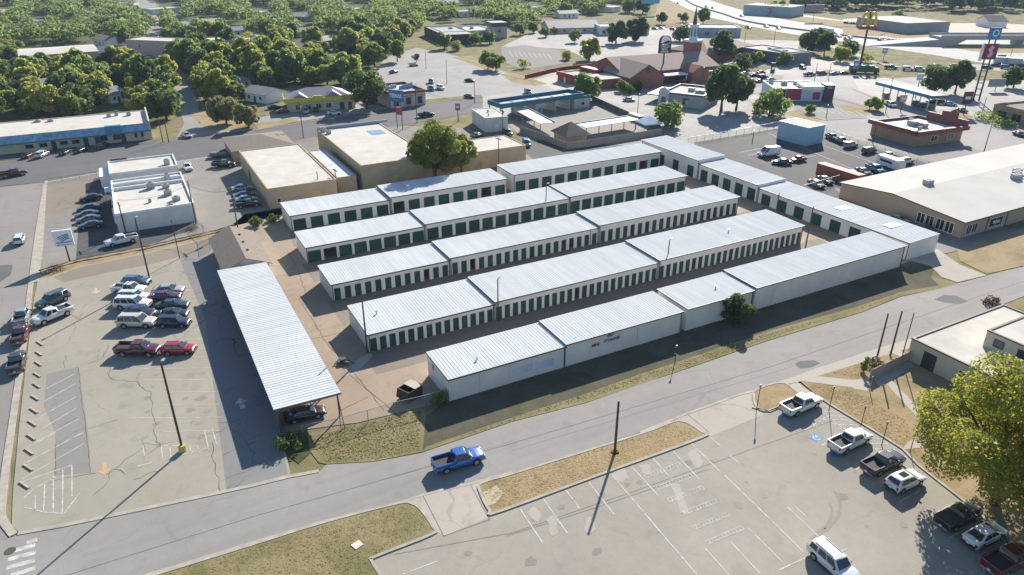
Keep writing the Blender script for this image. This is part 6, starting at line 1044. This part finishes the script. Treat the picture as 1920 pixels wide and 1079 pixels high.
# double pylon with blue and red boards
t, h = pole_at('pylon_sign', 'twin-post pylon with a blue board above a dark red board', 'sign', 1824, 190, 52, .28, DARKPOLE); t.rotation_euler[2] = R(-24)
MB().tube((2.2, 0, 0), (2.2, 0, h), .28, .22, 8).build('shaft', DARKPOLE, t)
for k in range(7): MB().box(0, -.1, 2 + k * 2.1, 2.2, .1, 2.3 + k * 2.1).build('rung', DARKPOLE, t)
MB().box(-.8, -.4, h - 3.8, 3.2, .4, h).build('sign_board', M('sign_blue', (.03, .18, .36), .5), t); mk = MB()
for k in range(16):
    a0, a1 = 2 * math.pi * k / 16, 2 * math.pi * (k + 1) / 16; mk.quad(*[(1.4 + r * math.cos(a), -.42, h - 1.8 + r * math.sin(a)) for r, a in ((.8, a0), (1.15, a0), (1.15, a1), (.8, a1))])
mk.build('ring_emblem', SWH, t); MB().box(-1.5, -.5, h - 10.5, 3.6, .5, h - 5.2).build('sign_board', M('sign_dark_red', (.14, .015, .03), .5), t); MB().prism([(.2, h - 9.6), (1.4, h - 9.9), (2.4, h - 8.4), (1.6, h - 7.6), (2.3, h - 6.4), (1.2, h - 5.8), (.1, h - 7.0), (.9, h - 8.2)], -.56, -.51).build('emblem', M('sign_pink', (.55, .35, .38), .5), t); MB().box(-1.9, -.5, h - 11.0, -1.52, .5, h - 5.6).build('side_panel', SWH, t)
# left shop sign with striped emblem
t, h = pole_at('pole_sign', 'white square sign with a dark striped fan emblem at the west road', 'sign', 131, 490, 432, .14, BLACK); t.rotation_euler[2] = R(-4)
o = MB().box(-1.5, -.2, h - 2.9, 1.5, .2, h).build('sign_board', M('sign_pale', (.68, .72, .80), .5), t); SDK = M('sign_dark_blue', (.03, .06, .10), .5)
for k in range(4):
    mb = MB()
    for j in range(6):
        u0, u1 = j / 6, (j + 1) / 6; f = lambda u: h - .75 - k * .26 - .5 * (1 - u) ** 2 - .0 * k
        x0, x1 = -.9 + .18 * k + (1.8 - .18 * k) * u0, -.9 + .18 * k + (1.8 - .18 * k) * u1
        mb.quad((x0, -.235, f(u0) - .14), (x1, -.235, f(u1) - .14), (x1, -.235, f(u1)), (x0, -.235, f(u0)))
    mb.build('emblem_stripe', SDK, t)
MB().box(-1.2, -.235, h - 2.35, 1.25, -.225, h - 2.1).build('lettering_line', M('sign_blue_grey', (.22, .33, .45), .5), t); MB().box(-1.2, -.235, h - 2.75, .9, -.225, h - 2.6).build('lettering_line', M('sign_blue_grey', (.22, .33, .45), .5), t)
# tall two-post street sign
t, h = pole_at('pole_sign', 'tall two-post blue sign with white lettering and a small red board', 'sign', 755, 243, 170, .13, M('sign_post_teal', (.04, .12, .12), .5)); t.rotation_euler[2] = R(-55)
MB().tube((-1.9, 0, 0), (-1.9, 0, h), .13, None, 8).build('post', M('sign_post_teal', (.04, .12, .12), .5), t); MB().box(-4.0, -.35, h - 3.4, .9, .35, h).build('sign_board', M('sign_blue_deep', (.02, .13, .28), .5), t); text_mesh('TEXAS', 1.45, SWH, 'lettering', t, face_matrix((-1.5, -.37, h - 1.7), 0), .04); MB().box(-1.9, -.3, 4.4, .1, .3, 6.6).build('small_board', M('sign_red2', (.32, .05, .07), .5), t)
# smaller roadside signs
for nm, x, y, ty, w, hh, mt, lb in (('billboard', 1218, 28, -6, 14, 5, M('billboard_blue', (.10, .33, .50), .5), 'blue billboard at the top edge by the highway'), ('billboard', 1524, 41, 9, 13, 4.5, M('billboard_mauve', (.20, .16, .22), .5), 'mauve billboard beyond the highway'), ('pole_sign', 1602, 140, 113, 2.4, 3.6, M('sign_slate_blue', (.20, .25, .36), .5), 'slate blue pole sign left of the green truck'), ('pole_sign', 1806, 216, 172, 3.0, 4.0, M('sign_dark_red', (.14, .015, .03), .5), 'small red sign with white lettering at the fuel station exit'), ('pole_sign', 1688, 210, 178, 2.2, 2.4, M('sign_dull_pink', (.42, .34, .30), .5), 'small square pinkish sign before the brown diner'), ('pole_sign', 1716, 185, 139, 2.2, 2.2, M('sign_pale_blue', (.38, .48, .55), .5), 'pale blue fuel price sign before the canopy'), ('pole_sign', 1656, 113, 90, 2.4, 2.6, M('sign_mauve', (.40, .36, .44), .5), 'mauve sign on a stalk in the highway grass'), ('pole_sign', 859, 228, 194, 1.6, 2.2, M('sign_mauve_red', (.35, .10, .12), .5), 'narrow pink-red sign at the small white building'), ('road_sign', 1875, 118, 103, 4, 2.4, M('road_sign_green', (.01, .14, .08), .5), 'green road sign before the overpass'), ('pole_sign', 1865, 172, 148, 6.5, 3.0, M('sign_grey', (.24, .24, .25), .5), 'wide grey sign board in the right-hand grass'), ('pole_sign', 1443, 170, 118, 1.6, 4, BLACK, 'black narrow pole sign among the fast-food lots')):
    t, h = pole_at(nm, lb, 'billboard' if nm == 'billboard' else 'sign', x, y, ty, .14, DARKPOLE); t.rotation_euler[2] = R(-24); MB().box(-w / 2, -.2, h - hh, w / 2, .2, h).build('sign_board', mt, t)
    if w < 5: MB().box(-w * .32, -.22, h - hh * .62, w * .32, -.205, h - hh * .38).build('white_mark', SWH, t)
for lb, x, y, ty in (('small parking sign post at the kerb, farthest of four', 1554, 770, 725), ('small parking sign post with a blue plate at the kerb', 1613, 803, 762), ('small parking sign post at the corner of the kerb', 1653, 835, 791), ('small parking sign post by the path slab', 1706, 848, 802), ('short sign post on the street verge before the blank wall', 1265, 682, 648), ('small sign post on the dirt island by the first bay', 1418, 770, 722)):
    t, h = pole_at('sign_post', lb, 'sign', x, y, ty, .05, DARKPOLE); MB().box(-.15, -.02, h - .42, .15, .02, h + .03).build('plate', M('plate_blue', (.10, .2, .42), .5) if 'blue' in lb else STEEL, t)
t, h = pole_at('flag_pole', 'thin silver pole with a railing at the end of the screen wall', 'pole', 1630, 732, 706, .06, STEEL)
# ------------------------------------------------------------------ cables
def cable(label, a, za, b, zb, sag=.9):
    p, q = Vector((*G(*a)[:2], za)), Vector((*G(*b)[:2], zb)); mb = MB(); pr = None
    for i in range(13):
        u = i / 12; c = p.lerp(q, u); c.z -= sag * 4 * u * (1 - u)
        if pr: mb.tube(pr, c, .03, .03, 4, cap=False)
        pr = c
    tag(mb.build('power_cable', DARKPOLE), label, 'cable')
cable('sagging cable from the pole by the site office to the white office corner', (446, 428), 8.0, (368, 420), 8.2); cable('sagging cable along the shaded wall of the white office', (368, 420), 8.2, (236, 437), 6.8); cable('sagging cable over the side street mouth beside the north street', (317, 268), 8.0, (569, 259), 9.5, 1.4)
cable('sagging cable along the north street past the stone restaurant', (569, 259), 9.6, (782, 231), 10.5, 1.4); cable('sagging cable from the stone restaurant to the car wash corner', (782, 231), 10.4, (942, 250), 9.0, 1.4); cable('sagging cable from the left tan warehouse pole to the link building pole', (600, 372), 7.2, (633, 366), 7.4, .4); cable('sagging cable across the church front', (1214, 158), 7.0, (1316, 163), 7.0, .8)
# ------------------------------------------------------------------ trees
def crown_mesh(seed, rx, rz, n, leaf, lobes=14, lr=(.17, .40)):
    r = np.random.RandomState(seed); C = []
    while len(C) < lobes:
        p = r.uniform(-1, 1, 3); d = np.linalg.norm(p)
        if d < 1 and (d > .25 or len(C) < 2): C.append((p * [rx * .84, rx * .84, rz * .80], rx * r.uniform(*lr)))
    w = np.array([c[1] ** 2 for c in C]); w /= w.sum(); idx = r.choice(len(C), n * 2, p=w)
    dirs = r.normal(size=(n * 2, 3)); dirs[:, 2] += .25; dirs /= np.linalg.norm(dirs, axis=1)[:, None]
    rad = np.array([C[i][1] for i in idx]) * (r.uniform(.35, 1.12, n * 2) ** .55); cen = np.array([C[i][0] for i in idx])
    pos = cen + dirs * rad[:, None] * [1, 1, .85]
    keep = np.ones(len(pos), bool)
    for c, R_ in C: keep &= np.linalg.norm((pos - c) / [1, 1, .85], axis=1) > R_ * .62
    pos, dirs = pos[keep][:n], dirs[keep][:n]; m = len(pos)
    nr = dirs + r.normal(scale=.65, size=(m, 3)); nr[:, 2] += .25; nr /= np.linalg.norm(nr, axis=1)[:, None]
    a = np.cross(nr, r.normal(size=(m, 3))); a /= np.linalg.norm(a, axis=1)[:, None]; b = np.cross(nr, a)
    s = leaf * r.uniform(.55, 1.3, m)[:, None]; k = r.uniform(.5, .9, m)[:, None]
    v4 = np.stack([pos - a * s, pos - b * s * k + nr * s * .15, pos + a * s, pos + b * s * k - nr * s * .15], 1).reshape(-1, 3)
    me = D.meshes.new('crown'); f = np.arange(m * 4).reshape(-1, 4); me.from_pydata(v4.tolist(), [], f.tolist()); me.update(); return me
def trunk_mesh(seed, h, r0, rx, rz, limbs=6):
    r = random.Random(seed); mb = MB(); top = Vector((r.uniform(-.2, .2), r.uniform(-.2, .2), h))
    mb.tube((0, 0, -.1), (top.x * .5, top.y * .5, h * .55), r0 * 1.15, r0 * .8, 8); mb.tube((top.x * .5, top.y * .5, h * .55), top, r0 * .8, r0 * .55, 8)
    for i in range(limbs):
        a = 6.283 * i / limbs + r.uniform(-.4, .4); l = rx * r.uniform(.5, .8); b = Vector((math.cos(a) * l * .45, math.sin(a) * l * .45, h + rz * r.uniform(.2, .5))); e = Vector((math.cos(a + .2) * l, math.sin(a + .2) * l, h + rz * r.uniform(.5, 1.3)))
        s0 = top * r.uniform(.75, 1); mb.tube(s0, b, r0 * .5, r0 * .3, 6, cap=False); mb.tube(b, e, r0 * .3, r0 * .08, 6, cap=False)
        e2 = b + Vector((math.cos(a - .6), math.sin(a - .6), .7)) * l * .5; mb.tube(b, e2, r0 * .22, r0 * .06, 5, cap=False)
    return mb.mesh('trunk', BARK)
BARK = M('bark', (.075, .055, .04), .95, .3, 2.0)
LG = leafy('leaves_green', (.06, .105, .026), (.21, .27, .075), .58); LO = leafy('leaves_olive', (.11, .135, .028), (.33, .34, .085), .58); LD = leafy('leaves_dark', (.03, .06, .018), (.11, .155, .048), .45); LY = leafy('leaves_yellow_green', (.09, .115, .016), (.33, .325, .05), .52)
VAR = []
for i in range(7):
    rx = [3.6, 4.2, 3.2, 4.6, 3.0, 4.0, 3.6][i]; rz = [3.0, 3.2, 3.4, 3.0, 2.8, 3.6, 2.7][i]; th = [1.7, 1.9, 2.0, 1.6, 1.5, 2.0, 1.5][i]
    VAR.append((crown_mesh(100 + i, rx, rz, 1700, .42, 22 + i % 5, (.18, .44)), trunk_mesh(200 + i, th, .24, rx, rz), th, rx, rz))
def tree(label, x, y, w_, mat, var=None, group=None, hs=1.0, name='tree', world_xy=None, cat='tree'):
    """x,y: pixel of the trunk's foot; w_: crown width in metres"""
    i = rng.randrange(len(VAR)) if var is None else var; cm, tm_, th, rx, rz = VAR[i]; s = w_ / (2 * rx * 1.05)
    p = G(x, y) if world_xy is None else Vector((*world_xy, 0))
    t = thing(name, label, cat, (p.x, p.y, 0), rng.uniform(0, 6.28), group); t.scale = (s, s, s * hs)
    place('trunk', tm_, t); c = place('crown', cm, t, (0, 0, th + rz * .62))
    c.data.materials.append(LG) if not c.data.materials else None
    c.material_slots[0].link = 'OBJECT'; c.material_slots[0].material = mat; return t
def big_tree(label, x, y, rx, rz, th, n, leaf, mat, seed, lobes=26, r0=.4, loc=None, lr=(.14, .34)):
    p = G(x, y) if loc is None else Vector(loc); t = thing('tree', label, 'tree', (p.x, p.y, 0))
    cm = crown_mesh(seed, rx, rz, n, leaf, lobes, lr); cm.materials.append(mat); place('crown', cm, t, (0, 0, th + rz * .72))
    tm_ = trunk_mesh(seed, th, r0, rx, rz, 9); place('trunk', tm_, t); return t
big_tree('big yellow-green tree at the lower right over the parked cars', 1864, 946, 9.6, 7.0, 3.4, 66000, .15, LY, 5, 110, .48, lr=(.10, .27))
big_tree('second yellow-green tree cut by the right edge of the picture', 1990, 1000, 5.0, 4.6, 2.8, 18000, .155, LY, 15, 50, .35)
big_tree('spreading tall tree between the tan warehouses, left crown', 817, 338, 7.4, 6.4, 3.2, 20000, .25, leafy('leaves_mid', (.06, .095, .018), (.22, .25, .055), .52), 6, 40, .35)
big_tree('smaller tree joined to the right of the tall tree at the warehouses', 866, 332, 4.6, 4.6, 2.8, 8000, .24, leafy('leaves_mid', (.06, .095, .018), (.22, .25, .055), .52), 8, 26, .28)
TR = [(1250, 238, 11, LG, 'round tree at the corner of the taco restaurant drive'), (1352, 210, 14, LD, 'broad dark tree right of the taco restaurant'), (1380, 206, 11, LD, 'second dark tree right of the taco restaurant'), (1441, 218, 12, LG, 'tree left of the red-panelled restaurant'), (1101, 190, 10.5, LG, 'tree behind the car wash roof'), (1752, 174, 13, LD, 'dense dark tree right of the fuel canopy'), (1790, 176, 11, LD, 'dense tree at the foot of the double pylon'), (1515, 98, 11, LD, 'wide dark tree beside the long dark building, left of three'), (1545, 104, 10, LD, 'dark tree in the middle right of the long dark building'), (1592, 106, 11, LD, 'dark tree right of the long dark building near the arch sign'), (1530, 88, 12, LD, 'tree just below the highway semi trailer'), (1355, 118, 13, LD, 'large dark tree in front of the steeple'), (1390, 130, 10, LD, 'dark tree right of the church before the car park'), (1192, 78, 14, LD, 'clump tree behind the taco sign, left'), (1155, 82, 13, LD, 'dark tree behind the church roof at the left'), (1275, 78, 12, LD, 'dark tree between taco sign and steeple'), (1105, 113, 11, LO, 'olive tree behind the drive-in shop, right'), (1062, 112, 6, LO, 'small olive tree left of the drive-in'), (745, 116, 9, LG, 'round tree in the back lot'), (915, 130, 9, LG, 'tree on the back lot island, left of pair'), (930, 133, 9, LG, 'tree on the back lot island, right of pair'), (833, 92, 9, LG, 'tree before the modern white shop, left'), (855, 95, 7, LO, 'olive tree before the modern white shop'), (890, 84, 9, LG, 'tree before the modern white shop, middle'), (918, 82, 8, LG, 'tree before the dark corner tower'), (688, 204, 15, LD, 'tall dark tree between the two restaurants'), (670, 182, 13, LG, 'tree behind the dark one between the two restaurants'), (425, 233, 11, leafy('leaves_sparse', (.10, .105, .045), (.25, .245, .10), .4), 'sparse tree on the corner lawn by the side street'), (466, 240, 8, leafy('leaves_sparse', (.10, .105, .045), (.25, .245, .10), .4), 'small bare-looking tree beside the sparse one'), (232, 84, 10, LG, 'round tree on the lawn right of the beige hall'), (1460, 25, 12, LG, 'tree at the highway bend'), (1318, 48, 10, LG, 'tree right of the spire at the highway'), (1900, 165, 10, LD, 'dark tree at the right edge in the grass'), (1642, 208, 5, LO, 'small round-topped shrub tree on the island, right of two'), (1630, 205, 4, LG, 'small shrub tree on the island, left of two'), (1166, 172, 5, LG, 'small tree left of the taco restaurant entrance'), (1195, 172, 4, LD, 'small clipped tree by the taco restaurant entrance'), (1680, 46, 12, LD, 'dark tree before the far grey warehouse'), (1000, 62, 7, LG, 'small tree at the left edge of the shopping lot'), (1022, 70, 6, LG, 'small tree on the lot island below the long grey hall'), (1078, 80, 8, LG, 'tree on the lot right of the long grey hall'), (1040, 64, 5, LO, 'tiny olive tree before the long grey hall'), (975, 66, 8, LG, 'tree right of the dark corner tower'), (1410, 122, 6, LD, 'small round tree at the church car park edge'), (1420, 118, 6, LO, 'small olive tree at the church car park edge'), (1470, 124, 7, LG, 'low tree before the glass pavilion'), (1575, 116, 9, LO, 'wide low tree below the dark trees by the arch sign'), (1240, 46, 9, LD, 'dark tree right of the striped restaurant'), (1060, 30, 12, LG, 'large tree behind the long grey hall'), (1180, 24, 16, LG, 'large tree left of the blue billboard'), (1205, 26, 12, LD, 'dark tree at the foot of the blue billboard'), (1280, 42, 8, LG, 'tree left of the grey showroom')]
for x, y, w_, m, lb in TR: tree(lb, x, y, w_, m)
def shrub(label, x, y, w_, h_, mat, n=500, leaf=.14, seed=0, cat='shrub', name='shrub'):
    t = thing(name, label, cat, G(x, y)); cm = crown_mesh(300 + seed, w_ / 2, h_ / 2, n, leaf, 14, (.25, .5)); cm.materials.append(mat); place('crown', cm, t, (0, 0, h_ * .5))
    mb = MB(); 
    for k in range(5): a = k * 1.26; mb.tube((0, 0, 0), (math.cos(a) * w_ * .25, math.sin(a) * w_ * .25, h_ * .6), .05, .02, 5, cap=False)
    mb.build('stem', BARK, t); return t
for i, a in enumerate([('leafy bush growing against the blank storage wall', 1380, 608, 4.6, 4.4, LD, 2600, .22), ('bush under the corner of the blank-walled row at the fence', 825, 757, 2.4, 1.6, LG, 700, .14), ('upright green shrub at the end of the screen wall', 1619, 697, 1.5, 2.4, LG, 700, .12), ('low brown bush behind the screen wall', 1640, 688, 2.4, 1.0, leafy('leaves_brown', (.05, .04, .02), (.12, .09, .04), .2), 500, .12), ('reddish brown bush at the roof corner by the near road', 1856, 582, 3.0, 2.6, leafy('leaves_rust', (.06, .028, .018), (.14, .06, .04), .2), 900, .13), ('shrubs at the back gate beside the first storage row', 482, 424, 3.0, 1.8, LD, 900, .16), ('low shrub right of the back gate bushes', 512, 415, 2.4, 1.2, LD, 700, .16), ('round clipped bush right of the drive-in street', 1180, 176, 4, 3, LD, 500, .3), ('round bush below the red-panelled restaurant', 1519, 212, 4.2, 3.2, LG, 700, .28), ('bush left of the drive-in red wall', 982, 128, 6, 4, LO, 500, .35), ('brown bush in the back lot', 781, 117, 4, 4.5, leafy('leaves_brown', (.05, .04, .02), (.12, .09, .04), .2), 400, .3), ('pale bush right of the tall arch sign', 1622, 117, 6, 4, LO, 500, .4), ('hedge before the tan stone building, left half', 1850, 227, 9, 1.6, LG, 700, .28), ('hedge before the tan stone building, right half', 1880, 236, 9, 1.6, LG, 700, .28), ('scrub by the carport end, in its shade', 545, 838, 3.6, 1.6, LD, 900, .14), ('dry weeds along the dirt strip by the striped sign', 104, 507, 3, .6, leafy('leaves_brown', (.05, .04, .02), (.12, .09, .04), .2), 400, .10), ('weeds at the white office corner', 358, 432, 2.4, .6, LD, 300, .10), ('bushy hedge beyond the highway', 1450, 28, 30, 5, LG, 900, .9)]): shrub(a[0], a[1], a[2], a[3], a[4], a[5], a[6], a[7], i)
# --- wooded blocks on the left and beyond
def inpoly(x, y, P):
    c = False; j = len(P) - 1
    for i in range(len(P)):
        if (P[i][1] > y) != (P[j][1] > y) and x < (P[j][0] - P[i][0]) * (y - P[i][1]) / (P[j][1] - P[i][1]) + P[i][0]: c = not c
        j = i
    return c
WOOD = [[(-90, 235), (0, 226), (272, 214), (292, 240), (325, 215), (318, 160), (225, 140), (215, 120), (160, 140), (40, 145), (0, 150), (-90, 190)], [(-120, 160), (30, 120), (35, 88), (180, 84), (258, 78), (290, 60), (262, 40), (250, 15), (250, -60), (-300, -60), (-200, 60)], [(385, 205), (375, 165), (330, 120), (312, 92), (318, 70), (305, 40), (296, 0), (300, -60), (780, -60), (800, 40), (735, 100), (700, 130), (660, 165), (545, 160), (480, 195), (430, 200)], [(780, -60), (1130, -60), (1130, 30), (1020, 30), (1000, 60), (960, 50), (790, 38)], [(1130, -60), (1240, -60), (1225, 10), (1130, 8)]]
HOLES = [((a[0] - 8, min(a[1], b[1]) - 14, b[0] + 8, max(a[1], b[1]) + 14)) for a, b, *_ in hs] + [(25, 82, 222, 136), (310, 66, 512, 82)]
FLOOR = grassy('woodland_floor', (.15, .14, .07), (.075, .095, .035), (.20, .17, .11), .52, .25)
for i, P in enumerate(WOOD): sheet('woodland_floor', [(x, max(y, -58)) for x, y in P], FLOOR, -.022 + .004 * i)
cand = []
r2 = np.random.RandomState(5)
for P in WOOD:
    wp = [tuple(G(x, max(y, -58))[:2]) for x, y in P]; xs = [p[0] for p in wp]; ys = [p[1] for p in wp]
    step = 7.0; gx = np.arange(min(xs), max(xs), step); gy = np.arange(min(ys), max(ys), step)
    for X in gx:
        for Y in gy:
            a, b = X + r2.uniform(-3.4, 3.4), Y + r2.uniform(-3.4, 3.4)
            if r2.rand() < .24 or not inpoly(a, b, wp): continue
            vv = np.array([a, b, 2 - CAM_H]); dz = vv @ _fw
            px, py = 960 + FPX * (vv @ _rt) / dz, 539.5 - FPX * (vv @ _up) / dz
            if any(h[0] < px < h[2] and h[1] < py < h[3] for h in HOLES): continue
            if px < -90 or px > 1990: continue
            cand.append((math.hypot(a, b), a, b, px, py))
cand.sort()
near_t, far_t = cand[:285], cand[285:]
for d, a, b, px, py in near_t:
    m, nm = rng.choice([(LG, 'green'), (LG, 'green'), (LO, 'olive'), (LD, 'dark green'), (LO, 'olive')])
    zone = 'behind the blue-awning shop' if px < 330 and py > 135 else ('around the beige hall' if px < 300 else ('between the side street and the purple-roofed restaurant' if py > 95 else 'above the apartment block'))
    w_, hs_ = rng.uniform(8.0, 12.0), rng.uniform(.75, 1.3)
    nm = {0: 'small ', 1: '', 2: 'large '}[0 if w_ < 9.2 else (1 if w_ < 10.8 else 2)] + ('tall ' if hs_ > 1.15 else ('low ' if hs_ < .88 else '')) + nm
    tree('%s tree in the wood %s' % (nm, zone), 0, 0, w_, m, group='trees %s' % zone, hs=hs_, world_xy=(a, b))
def tree_mass(name, label, pts, mat, leaf=1.0, n=70, rw=(3.6, 5.6), hh=(6.5, 10.5)):
    P, Nn, S = [], [], []
    for a, b in pts:
        rx = r2.uniform(*rw); H = r2.uniform(*hh); d = r2.normal(size=(n, 3)); d[:, 2] = np.abs(d[:, 2]) * 1.1 - .25; d /= np.linalg.norm(d, axis=1)[:, None]
        lob = 1 + .22 * np.sin(d[:, 0] * 5 + a) * np.cos(d[:, 1] * 5 + b); P.append(np.array([a, b, H * .55]) + d * np.array([rx, rx, H * .45]) * (lob * r2.uniform(.7, 1.05, n))[:, None]); Nn.append(d); S.append(np.full(n, leaf) * r2.uniform(.7, 1.4, n))
    P = np.concatenate(P); Nn = np.concatenate(Nn); S = np.concatenate(S)[:, None]; m = len(P); nr = Nn + r2.normal(scale=.5, size=(m, 3)); nr /= np.linalg.norm(nr, axis=1)[:, None]
    u = np.cross(nr, r2.normal(size=(m, 3))); u /= np.linalg.norm(u, axis=1)[:, None]; w = np.cross(nr, u)
    v4 = np.stack([P - u * S, P - w * S * .8, P + u * S, P + w * S * .8], 1).reshape(-1, 3); me = D.meshes.new(name); me.from_pydata(v4.tolist(), [], np.arange(m * 4).reshape(-1, 4).tolist()); me.materials.append(mat); me.update()
    o = place(name, me); o['label'] = label; o['kind'] = 'stuff'; return o
LM = leafy('leaves_woodland', (.06, .10, .032), (.21, .26, .085), .55)
tree_mass('woodland', 'mass of tree crowns filling the far residential blocks', [(a, b) for d, a, b, px, py in far_t], LM, .72, 170)
belt = []
for i in range(620):
    px = r2.uniform(1480, 2000); py = r2.uniform(-48, 24) if px < 1610 or px > 1780 else r2.uniform(-48, 18)
    if 1385 < px < 1490 and py > -4: continue
    q = G(px, py); belt.append((q.x, q.y))
for i in range(420): q = G(r2.uniform(-350, 1330), r2.uniform(-72, -52)); belt.append((q.x, q.y))
for i in range(260): q = G(r2.uniform(1330, 1600), r2.uniform(-60, -3)); belt.append((q.x, q.y))
tree_mass('far_treeline', 'dark belt of far woods along the top of the view', belt, leafy('leaves_far', (.022, .05, .02), (.075, .115, .045), .3), 1.5, 80, (5, 8), (9, 15))
# --- grass tufts on the near verges
def tufts(name, polys, n, mat, hmin=.06, hmax=.22, z=.1, label='dry grass tufts on the near verges and islands'):
    V4 = []; cnt = 0; areas = []
    for P in polys:
        wp = [tuple(G(*p)[:2]) for p in P]; areas.append((wp, abs(sum(wp[i][0] * wp[(i + 1) % len(wp)][1] - wp[(i + 1) % len(wp)][0] * wp[i][1] for i in range(len(wp)))) / 2))
    tot = sum(a for _, a in areas)
    for wp, ar in areas:
        k = int(n * ar / tot); xs = [p[0] for p in wp]; ys = [p[1] for p in wp]
        while k > 0:
            x, y = r2.uniform(min(xs), max(xs)), r2.uniform(min(ys), max(ys))
            if not inpoly(x, y, wp): continue
            k -= 1; a = r2.uniform(0, 6.28); w = r2.uniform(.05, .16); h = r2.uniform(hmin, hmax); lx, ly = r2.uniform(-.12, .12, 2); c, s = math.cos(a) * w, math.sin(a) * w
            V4 += [(x - c, y - s, z), (x + c, y + s, z), (x + c * .4 + lx, y + s * .4 + ly, z + h), (x - c * .5 + lx, y - s * .5 + ly, z + h * .8)]
    me = D.meshes.new(name); me.from_pydata(V4, [], np.arange(len(V4)).reshape(-1, 4).tolist()); me.materials.append(mat); me.update(); o = place(name, me); o['label'] = label; o['kind'] = 'stuff'
TG = leafy('tuft_green', (.15, .15, .05), (.26, .23, .09), .4); TT = leafy('tuft_tan', (.36, .27, .12), (.50, .38, .19), .4)
tufts('grass', [[(300, 1080), (480, 1024), (740, 950), (785, 960), (808, 995), (705, 1042), (700, 1079)], [(580, 820), (740, 780), (790, 770), (785, 845), (700, 862), (612, 868)], [(800, 838), (960, 786), (1190, 708), (1440, 625), (1615, 580), (1690, 553), (1760, 538), (1690, 552), (1440, 636), (1190, 720), (960, 790)]], 6000, TG, .015, .05, z=.09, label='olive grass tufts on the near verges')
tufts('dry_grass', [[(930, 905), (1195, 820), (1255, 797), (1300, 805), (1312, 818), (1120, 890), (935, 955), (905, 925)], [(1520, 722), (1600, 735), (1700, 790), (1720, 860), (1690, 838), (1560, 758)], [(1560, 700), (1640, 680), (1610, 712)]], 5000, TT, .015, .045, z=.10, label='parched tan grass tufts on the islands')
# ------------------------------------------------------------------ air
HZ = D.materials.new('haze_air'); HZ.use_nodes = True; hn = HZ.node_tree; hn.nodes.clear(); ho = hn.nodes.new('ShaderNodeOutputMaterial'); pv = hn.nodes.new('ShaderNodeVolumePrincipled')
pv.inputs['Color'].default_value = (.62, .80, 1.0, 1); pv.inputs['Density'].default_value = .00010; pv.inputs['Anisotropy'].default_value = 0.0; hn.links.new(pv.outputs[0], ho.inputs['Volume'])
hz = MB().box(-1400, -300, -1.1, 1500, 1500, CAM_H + 3).build('haze', HZ); hz['kind'] = 'stuff'; hz['label'] = 'thin pale afternoon haze over the whole place'
